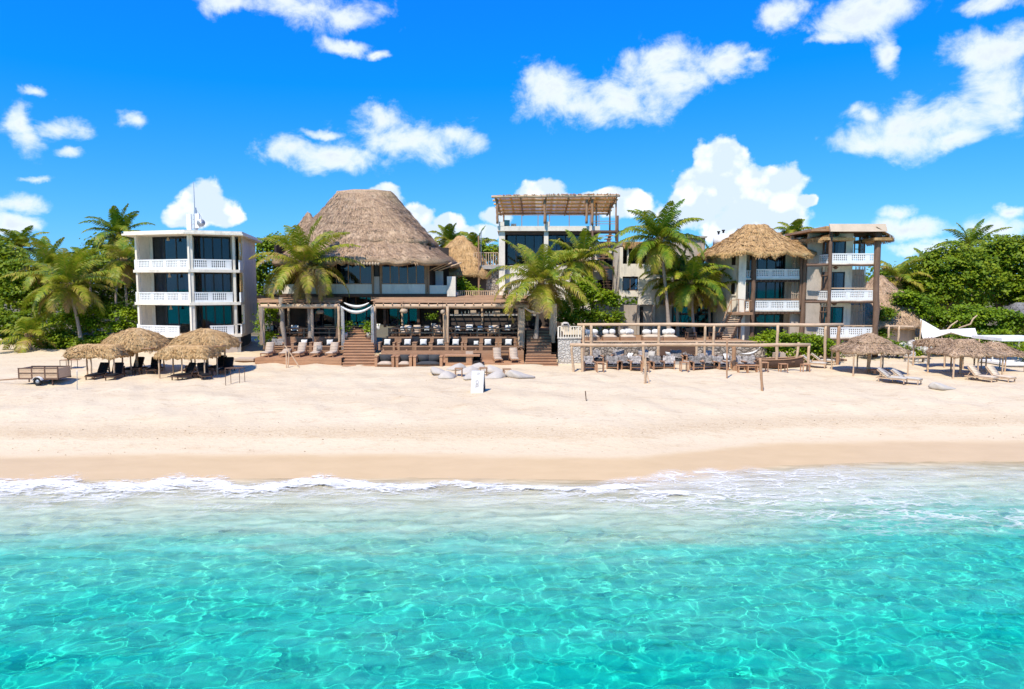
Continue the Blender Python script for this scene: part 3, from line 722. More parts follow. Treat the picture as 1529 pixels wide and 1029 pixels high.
# ------------------------------------------------------------------ thatch
def ring_shape(hx, hy, n, rnd):
    """n points round a rounded rectangle, spaced by length"""
    r = min(hx, hy) * rnd; segs = []
    pts = []
    for (cx, cy, a0) in ((hx - r, hy - r, 0), (-hx + r, hy - r, 90), (-hx + r, -hy + r, 180), (hx - r, -hy + r, 270)):
        for k in range(7):
            a = math.radians(a0 + 90 * k / 6); pts.append((cx + r * math.cos(a), cy + r * math.sin(a)))
    pts.append(pts[0]); pts = np.array(pts); l = np.r_[0, np.cumsum(np.linalg.norm(np.diff(pts, axis=0), axis=1))]
    s = np.linspace(0, l[-1], n, endpoint=False)
    return np.stack([np.interp(s, l, pts[:, 0]), np.interp(s, l, pts[:, 1])], 1)
def thatch(name, parent, m, ridge, eave, zr, ze, prof, n=96, rnd=0.3, straws=4000, sl=0.5, sw=0.03, fringe=900, fl=0.35, seed=1, jit=0.05, shift=(0, 0), thick=0.22, rag=0.12, rnd0=0.3):
    """hip or cone roof: rings from the ridge (half sizes) to the eave; prof = [(down, out)] both 0..1"""
    rng = np.random.default_rng(seed)
    A = ring_shape(ridge[0], ridge[1], n, rnd0); E = ring_shape(eave[0], eave[1], n, rnd)
    # match start angles
    L = 18; pr = np.array(prof); co = []
    ts = np.linspace(0, 1, L)
    ph = rng.uniform(0, 6.28, (6,))
    th = np.linspace(0, 2 * np.pi, n, endpoint=False)
    for i, t in enumerate(ts):
        down = t; out = np.interp(down, pr[:, 0], pr[:, 1])
        xy = A * (1 - out) + E * out + np.array(shift) * (1 - out)
        wob = jit * (np.sin(th * 9 + ph[0] + 3 * t) + 0.7 * np.sin(th * 17 + ph[1] - 7 * t) + 0.6 * np.sin(th * 31 + ph[2] + 11 * t)) + rng.normal(0, jit * 0.5, n)
        z = zr + (ze - zr) * t + wob * (0.3 + 0.7 * t) + jit * 0.8 * math.sin(t * 40)
        if i == L - 1: z = z - rag * rng.random(n)
        co.append(np.c_[xy, z])
    last = co[-1]; inner = last.copy(); cen = np.array([shift[0] * 0, 0]); inner[:, :2] *= 0.97; inner[:, 2] -= thick; co.append(inner)
    in2 = inner.copy(); in2[:, :2] *= 0.80; in2[:, 2] += (zr - ze) * 0.14 + thick * 0.3; co.append(in2)
    tp = in2.copy(); tp[:, :2] *= 0.03; tp[:, 2] = ze + (zr - ze) * 0.72; co.append(tp)
    R = len(co); V = np.concatenate(co); Q = []
    for i in range(R - 1):
        a = np.arange(n); b = (a + 1) % n
        Q.append(np.stack([i * n + a, (i + 1) * n + a, (i + 1) * n + b, i * n + b], 1))
    Q = np.concatenate(Q)
    capc = len(V); V = np.vstack([V, V[:n].mean(0)])
    a = np.arange(0, n, 2); Q = np.vstack([Q, np.stack([np.full(len(a), capc), a, (a + 1) % n, (a + 2) % n], 1)])
    # straws lying down the slope
    C = np.stack(co[:L])                                        # L,n,3
    def pick(ti, k):
        f = ti * (L - 1); i0 = np.minimum(f.astype(int), L - 2); w = (f - i0)[:, None]
        k2 = (k + 1) % n; fr = rng.random(len(k))[:, None]
        top = C[i0, k] * (1 - w) + C[i0 + 1, k] * w; nx = C[i0, k2] * (1 - w) + C[i0 + 1, k2] * w
        p = top * (1 - fr) + nx * fr
        d = C[i0 + 1, k] - C[i0, k]; d = d / (np.linalg.norm(d, axis=1)[:, None] + 1e-9)
        s = C[i0, k2] - C[i0, k]; s = s / (np.linalg.norm(s, axis=1)[:, None] + 1e-9)
        nn = np.cross(d, s); nn = np.where((nn[:, 2] < 0)[:, None], -nn, nn)
        return p, d, s, nn
    def quads(p, d, s, nn, ln, wd, lift):
        d = d + s * rng.normal(0, 0.16, len(p))[:, None]
        q0 = p - d * (ln * 0.5)[:, None] + nn * 0.01; q1 = p + d * (ln * 0.5)[:, None] + nn * lift[:, None]
        w = s * wd[:, None]
        return np.stack([q0 - w, q0 + w, q1 + w * 0.6, q1 - w * 0.6], 1).reshape(-1, 3)
    parts = [V]; nq = [Q]; base = len(V)
    if straws:
        # area weighting: more straws on the wide lower rings
        ti = np.sqrt(rng.random(straws)) * 0.97; k = rng.integers(0, n, straws)
        p, d, s, nn = pick(ti, k)
        ln = sl * rng.uniform(0.5, 1.3, straws); wd = sw * rng.uniform(0.5, 1.4, straws)
        parts.append(quads(p, d, s, nn, ln, wd, rng.uniform(0.01, 0.09, straws) * (sl / 0.5)))
        nq.append(base + np.arange(straws * 4).reshape(-1, 4)); base += straws * 4
    if fringe:
        k = rng.integers(0, n, fringe); p, d, s, nn = pick(np.full(fringe, 0.985), k)
        clump = 0.6 + 0.5 * np.sin(k * 0.9 + seed) * np.sin(k * 0.37 + 1)
        d = d * rng.uniform(0.25, 1.0, fringe)[:, None] + np.array([0, 0, -0.75]); d /= np.linalg.norm(d, axis=1)[:, None]
        ln = fl * rng.uniform(0.5, 1.35, fringe) * clump; wd = sw * rng.uniform(0.5, 1.3, fringe)
        p = p - nn * (rng.random(fringe) * thick)[:, None]
        q0 = p - d * (ln * 0.25)[:, None]; q1 = p + d * (ln * 0.75)[:, None]; w = s * wd[:, None]
        parts.append(np.stack([q0 - w, q0 + w, q1 + w * 0.4, q1 - w * 0.4], 1).reshape(-1, 3)); nq.append(base + np.arange(fringe * 4).reshape(-1, 4))
    return np_mesh(name, np.concatenate(parts), np.concatenate(nq), m, parent)

# ------------------------------------------------------------------ building helpers
def fx(px, Y, py=430.0): return P(px, py, Y).x
def fz(py, Y): return P(CX, py, Y).z
class Frame:
    """a facade: s runs along it (metres from its left end), t runs inwards, z up"""
    def __init__(s, a, b):
        s.a = Vector((a[0], a[1])); s.u = (Vector((b[0], b[1])) - s.a); s.L = s.u.length; s.u.normalize(); s.n = Vector((-s.u.y, s.u.x))
    def p(s, q, t, z):
        v = s.a + s.u * q + s.n * t; return Vector((v.x, v.y, z))
    def box(s, mb, s0, s1, t0, t1, z0, z1):
        mb.hexa([s.p(s0, t0, z0), s.p(s1, t0, z0), s.p(s1, t1, z0), s.p(s0, t1, z0)], [s.p(s0, t0, z1), s.p(s1, t0, z1), s.p(s1, t1, z1), s.p(s0, t1, z1)])
def flat(x0, x1, Y, py=430.0): return Frame((fx(x0, Y, py), Y), (fx(x1, Y, py), Y))
def balustrade(o, fr, s0, s1, t, z0, z1, m=None, th=0.10, cell=0.21, base=0.24, name="balustrade"):
    mb = MB(o.location); h = z1 - z0; zb = z0 + h * base; zt = z1 - 0.11
    fr.box(mb, s0, s1, t, t + th, z0, zb); fr.box(mb, s0 - 0.02, s1 + 0.02, t - 0.02, t + th + 0.02, zt, z1)
    cell *= .8; n = max(2, int(round((s1 - s0) / cell))); c = (s1 - s0) / n
    for i in range(n + 1):
        q = s0 + i * c; w = 0.13 if i in (0, n) or i % 9 == 0 else 0.044
        fr.box(mb, max(s0, q - w), min(s1, q + w), t + 0.005, t + th - 0.005, zb, zt)
    for k in (1, 2):
        zm = zb + (zt - zb) * k / 3
        fr.box(mb, s0, s1, t + 0.012, t + th - 0.012, zm - 0.028, zm + 0.028)
    mb.build(name, m or M_WHITE2, o)
def window(o, fr, s0, s1, t, z0, z1, panels=4, fm=None, gm=None, curtains=(), fw=0.07, name="window", transom=None):
    mb = MB(o.location); fm = fm or M_DARK
    fr.box(mb, s0, s1, t - 0.04, t + 0.04, z1 - fw, z1); fr.box(mb, s0, s1, t - 0.04, t + 0.04, z0, z0 + fw)
    for i in range(panels + 1):
        q = s0 + (s1 - s0) * i / panels; q0 = min(max(s0, q - fw / 2), s1 - fw)
        fr.box(mb, q0, q0 + fw, t - 0.035, t + 0.035, z0 + fw, z1 - fw)
    if transom: fr.box(mb, s0 + fw, s1 - fw, t - 0.03, t + 0.03, transom - 0.03, transom + 0.03)
    w = mb.build(name, fm, o)
    gb = MB(o.location); fr.box(gb, s0 + 0.01, s1 - 0.01, t - 0.008, t + 0.008, z0 + 0.01, z1 - 0.01); gb.build("pane", gm or M_GLASS, w)
    for (a, b) in curtains:
        cb = MB(o.location); L = (s1 - s0); n = max(6, int((b - a) * L / 0.08)); f0 = []; f1 = []
        for i in range(n + 1):
            q = s0 + L * (a + (b - a) * i / n); tt = t + 0.22 + (0.045 if i % 2 else -0.045)
            f0.append(fr.p(q, tt, z0 + 0.05)); f1.append(fr.p(q, tt, z1 - 0.05))
        cb.add(f0 + f1, [(i, i + 1, n + 2 + i, n + 1 + i) for i in range(n)])
        cb.build("curtain", M_CURT, w, True)
    return w
def stick_screen(o, fr, s0, s1, t, z0, z1, n, seed, m=None, rails=2, fan=0.15, r=0.022, name="stick_screen"):
    rd = random.Random(seed); mb = MB(o.location)
    for i in range(n):
        q = s0 + (s1 - s0) * (i + 0.5) / n + rd.uniform(-0.02, 0.02); q2 = q + rd.uniform(-fan, fan)
        q2 = min(max(q2, s0), s1); mid = (q + q2) / 2 + rd.uniform(-0.04, 0.04)
        mb.tube([fr.p(q, t + rd.uniform(-.03, .03), z0), fr.p(mid, t + rd.uniform(-.05, .05), (z0 + z1) / 2), fr.p(q2, t, z1 - rd.uniform(0, 0.12))], [r * rd.uniform(.8, 1.3), r, r * 0.7], 5)
    for k in range(rails):
        z = z0 + (z1 - z0) * (k + 0.6) / (rails + 0.2); mb.tube([fr.p(s0, t - 0.03, z), fr.p((s0 + s1) / 2, t - 0.04, z + rd.uniform(-.08, .08)), fr.p(s1, t - 0.03, z)], r * 1.3, 5)
    mb.build(name, m or M_STICK, o)
def pillar(o, a, b, r, seed, m=None, name="post", n=9, wob=0.18):
    mb = MB(o.location); mb.log(a, b, r, random.Random(seed), wob, n, 8); mb.build(name, m or M_TRUNKW, o, True)
def part(o, name, m, smooth=False):
    """open a mesh builder for a part; use as: with part(...) as mb"""
    class _C:
        def __enter__(s): s.mb = MB(o.location if o.parent is None else o.parent.location); return s.mb
        def __exit__(s, *a): s.o = s.mb.build(name, m, o, smooth)
    return _C()

# ------------------------------------------------------------------ white block of rooms on the left
def left_block():
    A = (fx(204, 60.6), 60.6); B = (fx(283.5, 58.8), 58.8); C = (fx(357, 60.6), 60.6); D = (fx(380.5, 69.5), 69.5); E = (A[0] - 1.6, 69.5)
    zs = [fz(500, 59.5), fz(451.5, 59.5), fz(402.5, 59.5), fz(351, 59.5)]
    o = thing("apartment_block", (B[0], 62, 2.4), "white three storey block of sea view rooms with a mast on its flat roof", "building")
    fl, frr = Frame(A, B), Frame(B, C); side = Frame(C, D)
    def poly(g, z0, z1, mb):
        def off(p, q): return Vector((p[0] + q[0] * g, p[1] + q[1] * g, 0))
        pts = [off(A, (-1, -.9)), off(B, (0, -1)), off(C, (1, -.9)), off(D, (1, .5)), off(E, (-1, .5))]
        mb.hexa([Vector((p.x, p.y, z0)) for p in pts], [Vector((p.x, p.y, z1)) for p in pts])
    for i, z in enumerate(zs[:3]):
        with part(o, "floor_slab", M_WHITE) as mb: poly(0.16, z - 0.24, z, mb)
    with part(o, "roof", M_WHITE) as mb:
        poly(0.75, zs[3], zs[3] + 0.14, mb); poly(0.62, zs[3] + 0.145, zs[3] + 0.34, mb)
    for i in range(3):
        z0 = zs[i]; z1 = (zs[i + 1] - 0.24) if i < 2 else zs[3]
        wb = MB(o.location)                                       # end walls, partition, back wall, rooms with painted shade
        fl.box(wb, 0.0, 0.16, 0.35, 8.6, z0, z1)
        fl.box(wb, 0.16, 0.5, 1.45, 1.6, z0, z1)
        frr.box(wb, 0.05, 0.55, 1.62, 1.78, z0, z1); frr.box(wb, 0.0, 0.16, 0.35, 8.0, z0, z1)
        side.box(wb, 1.5, side.L, -0.16, 0.0, z0, z1)
        wb.build("wall", M_WHITE, o)
        with part(o, "end_wall", M_BEIGE) as mb: frr.box(mb, frr.L - .449, frr.L - .02, 1.64, 1.8, z0, z1)
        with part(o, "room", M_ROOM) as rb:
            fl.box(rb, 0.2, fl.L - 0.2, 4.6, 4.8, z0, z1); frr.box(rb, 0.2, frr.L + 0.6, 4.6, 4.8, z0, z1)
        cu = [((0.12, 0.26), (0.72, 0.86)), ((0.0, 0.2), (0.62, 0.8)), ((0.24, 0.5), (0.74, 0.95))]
        cur = [((0.0, 0.16), (0.72, 0.82)), ((0.30, 0.42), (0.62, 0.85)), ((0.25, 0.5), (0.52, 0.66))]
        window(o, fl, 0.5, fl.L - 0.12, 1.5, z0 + 0.02, z1 - 0.02, 4, curtains=cu[2 - i], fw=0.11)
        window(o, frr, 0.55, frr.L - 0.45, 1.7, z0 + 0.02, z1 - 0.02, 4, curtains=cur[2 - i], fw=0.11)
        for fr, a, b in ((fl, 0.18, fl.L - (0.1 if i else 1.35)), (frr, (0.1 if i else 1.5), frr.L - 0.55)):
            balustrade(o, fr, a, b, 0.0, z0, z0 + (0.88 if i else 0.8))
        # corner return of the balcony: low wall and a bamboo blind above it
        with part(o, "balcony_wall", M_WHITE2) as mb: side.box(mb, 0.05, 1.5, -0.12, 0.0, z0, z0 + 0.85)
        with part(o, "balcony_wall", M_WHITE2) as mb: fl.box(mb, -0.14, 0.02, 0.0, 1.0, z0, z0 + 0.9)
        if i: stick_screen(o, side, 0.1, 1.45, -0.06, z0 + 0.86, z1, 22, 5 + i, M_CANE, 4, 0.01, 0.02, "cane_blind")
        for fr, q in ((fl, 0.02), (fl, fl.L - 0.10), (frr, 0.12), (frr, frr.L - 0.45)):
            with part(o, "post", M_WHITE) as mb: fr.box(mb, q, q + 0.20, -0.03, 0.2, z0, z1)
        with part(o, "ceiling_lamp", M_LAMP) as mb:
            c = fl.p(fl.L * 0.5, 0.8, z1); mb.tube([c, c - Vector((0, 0, 0.25)), c - Vector((0, 0, 0.42))], [0.01, 0.10, 0.15], 8)
    for q, zz in ((5.6, 12.2), (5.9, 9.4), (5.2, 6.7), (7.4, 5.6)):
        with part(o, "window", M_DARK) as mb: side.box(mb, q, q + 0.5, -0.004, 0.02, zz, zz + 0.62); side.box(mb, q - .05, q + .55, -0.04, -0.02, zz - .08, zz)
    with part(o, "plinth", M_BEIGE) as mb:
        for fr, a, b in ((fl, 0.1, 2.2), (frr, frr.L - 1.4, frr.L)):
            fr.box(mb, a, b, 0.05, 0.5, 1.8, zs[0] - 0.245)
        fl.box(mb, 0.3, fl.L + 1.5, 3.0, 3.4, 1.8, zs[0] - 0.245)
    with part(o, "undercroft_wall", M_INNER) as mb: side.box(mb, 0.6, side.L, 0.5, 0.9, 1.8, zs[0] - 0.245)  # dark colour stands for the shade under the block
    for fr, q in ((fl, fl.L - .3), (frr, frr.L - .3)):
        with part(o, "pillar", M_CONC) as mb: fr.box(mb, q, q + .3, -0.02, .35, 1.8, zs[0] - .245)
    # patio chair shapes on the lowest balcony
    with part(o, "handrail", M_WHITE) as mb: frr.box(mb, frr.L - 0.5, frr.L + 0.05, -0.03, 0.06, zs[0] + 0.82, zs[0] + 0.9)
    # mast
    b = Vector((fx(296, 63), 63, zs[3] + 0.34)); top = fz(272, 63)
    t = thing("antenna_mast", b, "slim steel telecom mast with panel aerials standing on the flat roof of the white block", "antenna")
    def l(*p): return b + Vector(p)
    with part(t, "pole", M_METAL) as mb: mb.tube([l(0, 0, 0), l(0, 0, 1.9), l(0, 0, 2.4)], [0.16, 0.14, 0.09], 8); mb.tube([l(-.06, 0, 2.2), l(-.06, 0, top - b.z)], [0.045, 0.022], 6)
    for dx, z, h in ((-0.55, 0.35, 1.25), (0.22, 0.55, 1.1)):
        with part(t, "panel_antenna", M_WHITE2) as mb: mb.box(l(dx - .2, -.22, z), l(dx + .2, -.02, z + h + .2)); mb.box(l(min(dx, 0), -.03, z + .5), l(max(dx, 0), .02, z + .55))
    with part(t, "dish", M_METAL, True) as mb: mb.tube([l(.5, -.05, 1.0), l(.55, -.12, 1.0), l(.6, -.28, 1.0)], [.04, .2, .36], 12); mb.tube([l(0, 0, .8), l(.5, 0, 1.0)], .05, 6)
    with part(t, "guy_wire", M_METAL) as mb: mb.tube([l(.02, 0, 2.3), l(.5, 0, 1.6), l(.75, .2, 0)], .012, 4)
    for q in range(4):
        with part(t, "bracket", M_METAL) as mb: mb.box(l(-.2, -.1, .5 + .4 * q), l(.2, .1, .55 + .4 * q))
left_block()

# ------------------------------------------------------------------ the big palapa restaurant
DK = 64.0
Z3 = 4.7
def restaurant():
    Y = DK; c = Vector((fx(561, 70), 70.0, Z3)); RS = fx(546, 70) - c.x
    o = thing("palapa_restaurant", c, "large restaurant under a tall grey thatched hip roof with glazed upper floor", "building")
    thatch("roof", o, M_THB, (2.7, 0.35), (8.5, 8.3), fz(288, 70) - Z3, fz(389, 61.8) - Z3,
           [(0, 0), (0.3, 0.26), (0.72, 0.64), (0.80, 0.72), (1, 1)], 150, 0.35, 17000, 0.7, 0.032, 2800, 0.45, 5, 0.055, thick=0.35, rag=0.22, rnd0=0.9, shift=(RS, 0))
    zr_, ze_ = fz(288, 70) - Z3, fz(389, 61.8) - Z3; k_ = .735; o_ = float(np.interp(k_, [0, .3, .72, .8, 1], [0, .26, .64, .72, 1]))
    thatch("upper_thatch_layer", o, M_THB, (2.8, 0.4), (2.7 + (8.5 - 2.7) * o_ + .10, .35 + (8.3 - .35) * o_ + .10), zr_ + .03, zr_ + (ze_ - zr_) * k_ + .05,
           [(0, 0), (0.41, 0.41), (1, 1)], 150, 0.35, 12000, 0.7, 0.032, 2200, 0.5, 6, 0.06, thick=0.12, rag=0.3, rnd0=0.9, shift=(RS * .5, 0)).location.x = RS * .42
    with part(o, "ridge_cap", M_THB, True) as mb:
        z = fz(288, 70); c = c + Vector((RS, 0, 0)); mb.tube([(c.x - 2.75, 70, z - .05), (c.x - 1, 70, z + .06), (c.x + 1, 70, z + .05), (c.x + 2.75, 70, z - .05)], [.22, .3, .3, .22], 8)
    zf = fz(437, Y); zp = fz(424.5, Y); zt = fz(391, Y) + 0.6
    fr = flat(394, 679, Y); S = lambda px: fx(px, Y) - fr.a.x
    with part(o, "upper_floor", M_WHITE) as mb: fr.box(mb, 0, fr.L, 0.0, 10, zf - 0.35, zf + 0.02)
    with part(o, "parapet", M_WHITE) as mb:
        fr.box(mb, 0, S(558), -0.05, 0.12, zf - 0.1, zp); fr.box(mb, S(568), S(636), -0.05, 0.12, zf - 0.1, zp); fr.box(mb, S(639), fr.L, -0.02, 0.14, zf - 0.1, zp - .1)
        fr.box(mb, S(668), fr.L + .1, -0.3, 0.3, zf - .35, fz(413, Y))
    with part(o, "pier", M_BEIGE) as mb: fr.box(mb, S(559), S(567), -0.12, 0.25, zf - .1, fz(413, Y))
    with part(o, "shutter", M_GREYF) as mb: fr.box(mb, S(560), S(566), -0.02, .06, fz(412, Y), zt)
    with part(o, "floor_edge_beam", M_WOODD) as mb: fr.box(mb, 0, fr.L - .2, -0.12, -0.05, zf - 0.36, zf - 0.11)
    with part(o, "eave_beam", M_WOODL) as mb: fr.box(mb, .5, fr.L - 2, -0.06, .1, zt - .35, zt)
    for px in (448, 557, 569, 636.5, 640):
        with part(o, "post", M_WOODM) as mb: fr.box(mb, S(px) - .09, S(px) + .09, -0.1, .08, zf - .1, zt)
    window(o, fr, S(450), S(556), .0, zp, zt - .36, 6, M_WOODM, curtains=((0.55, 0.68), (0.8, 0.98)), fw=.08)
    window(o, fr, S(570), S(635), .0, zp, zt - .36, 5, M_WOODM, curtains=((0.02, 0.18), (0.28, 0.55), (0.82, 0.97)), fw=.08)
    with part(o, "upper_room", M_ROOM) as mb:
        fr.box(mb, 1, fr.L - 1, 5, 5.2, zf, zt + 1); fr.box(mb, 1, 1.2, .2, 5, zf, zt + 1)
        fr.box(mb, S(640), S(641.5), .3, 5, zf, zt + .8)
    with part(o, "white_door", M_WHITE2) as mb: fr.box(mb, S(645), S(657), 3.0, 3.1, zf, zf + 2.1)
    rd = random.Random(4)
    for a, b in ((641, 668), (648, 676), (655, 690)):
        pillar(o, fr.p(S(a), .2, fz(404, Y)), fr.p(S(b), -1.0, fz(393, Y)), .06, a, M_WOODL, "eave_strut", 7)
    # lower storey: glazed dark front behind the pergola
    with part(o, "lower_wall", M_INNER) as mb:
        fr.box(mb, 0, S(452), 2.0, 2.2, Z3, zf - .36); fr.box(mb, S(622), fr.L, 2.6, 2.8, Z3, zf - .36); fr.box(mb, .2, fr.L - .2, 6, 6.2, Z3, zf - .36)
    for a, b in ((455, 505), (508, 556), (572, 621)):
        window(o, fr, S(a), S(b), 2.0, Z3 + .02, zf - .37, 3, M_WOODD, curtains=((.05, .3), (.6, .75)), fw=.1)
    for px in (418, 453, 506.5, 557, 571, 622, 655):
        with part(o, "lower_post", M_WOODD) as mb: fr.box(mb, S(px) - .12, S(px) + .12, .9, 1.15, Z3, zf - .36)
    with part(o, "hanging_gourd", M_LAMP, True) as mb:
        for k in range(9):
            x = fx(532 + k * 4.2, 61.8); z = fz(390, 61.8); mb.tube([(x, 61.9, z), (x, 61.8, z - .25), (x, 61.8, z - .4)], [.05, .14, .04], 7)
    # small thatch peak behind on the left
    q = Vector((fx(463, 76), 76, 5)); t = thing("thatched_cottage", q, "little grey thatched peak poking out behind the left slope of the big restaurant roof", "hut")
    thatch("roof", t, M_THB, (.15, .15), (1.75, 1.75), fz(318, 76) - 5, fz(356, 76) - 5, [(0, 0), (1, 1)], 60, .5, 2500, .5, .03, 500, .4, 8, .04)
    with part(t, "wall", M_BEIGE) as mb: mb.box((q.x - 1.2, 74.9, 2), (q.x + 1.2, 77.1, fz(352, 76)))
    # second cottage with the orange top, right of the restaurant
    q = Vector((fx(687, 73), 74.5, 4)); t = thing("thatched_cottage", q, "shaggy golden thatched hut squeezed between the restaurant roof and the stair tower", "hut")
    thatch("roof", t, M_THG, (.3, .3), (3.5, 3.4), fz(352, 74) - 4, fz(409, 71.5) - 4, [(0, 0), (.3, .42), (1, 1)], 70, .6, 3600, .55, .03, 900, .55, 9, .07, rag=.4)
    with part(t, "wall", M_INNER) as mb: mb.box((q.x - 2.8, 72.4, 2), (q.x + 2.8, 77, fz(404, 72.4)))
    with part(t, "opening", M_ROOM) as mb: mb.box((fx(672, 72.3), 72.36, 3), (fx(714, 72.3), 72.42, fz(415, 72.3)))  # solid panel, the opening's shade is its dark colour
    with part(t, "tent_frame", M_WOODD) as mb:
        a = P(683, 432, 72); b = P(693, 417, 72); d = P(704, 432, 72); mb.beam(a, b, .05, .05); mb.beam(b, d, .05, .05)
restaurant()

# garden terrace between the restaurant and the tower
def picket(name, label, x0, x1, y0, y1, Y, n, m, grp=None, sw=0.035):
    b = P((x0 + x1) / 2, y1, Y); o = thing(name, b, label, "fence", grp)
    za, zb = fz(y1, Y), fz(y0, Y); xa, xb = fx(x0, Y), fx(x1, Y)
    with part(o, "rail", m) as mb: mb.box((xa, Y - .04, zb - .07), (xb, Y + .04, zb)); mb.box((xa, Y - .03, za + .04), (xb, Y + .03, za + .10))
    with part(o, "paling", m) as mb:
        for i in range(n + 1):
            x = xa + (xb - xa) * i / n; w = sw * (1.8 if i % 8 == 0 else 1); mb.box((x - w, Y - .025, za), (x + w, Y + .025, zb - .071))
    return o
def terrace():
    Y = 67.0; o = thing("garden_terrace", (fx(700, Y), Y, 2.3), "low flat roof slab carrying the pale picket fence between the restaurant and the crooked palm", "terrace")
    with part(o, "slab", M_WHITE) as mb: mb.box((fx(655, Y), Y - 1.5, fz(449, Y - 1.5)), (fx(765, Y), Y + 5, fz(445.5, Y - 1.5)))
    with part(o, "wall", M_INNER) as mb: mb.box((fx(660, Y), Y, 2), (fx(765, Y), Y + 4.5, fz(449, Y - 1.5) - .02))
    picket("picket_fence", "pale picket fence on the garden terrace right of the restaurant parapet", 681, 762, 434, 446, 66.5, 26, M_WOODL)
    Y = 72.5; o = thing("roof_walkway", (fx(735, Y), Y, 2.3), "raised concrete walkway beside the left edge of the tower", "walkway")
    with part(o, "slab", M_CONC) as mb: mb.box((fx(708, Y), Y - .6, fz(402, Y)), (fx(752, Y), Y + 3, fz(396.5, Y)))
    with part(o, "wall", M_STONE) as mb: mb.box((fx(716, Y), Y, 2), (fx(752, Y), Y + 2.5, fz(402, Y) - .01))
    with part(o, "pole", M_WOODM) as mb: mb.tube([(fx(715, 71.5), 71.5, 2), (fx(715, 71.5), 71.5, fz(352, 71.5))], [.12, .08], 8)
    with part(o, "light_pole", M_METAL) as mb: mb.tube([(fx(718.5, 72), 72, fz(398, 72)), (fx(718.5, 72), 72, fz(345, 72))], .05, 8)
    picket("picket_fence", "thin rail fence up on the concrete walkway at the foot of the tower", 708, 744, 377, 397, 72.3, 10, M_WOODL)
terrace()

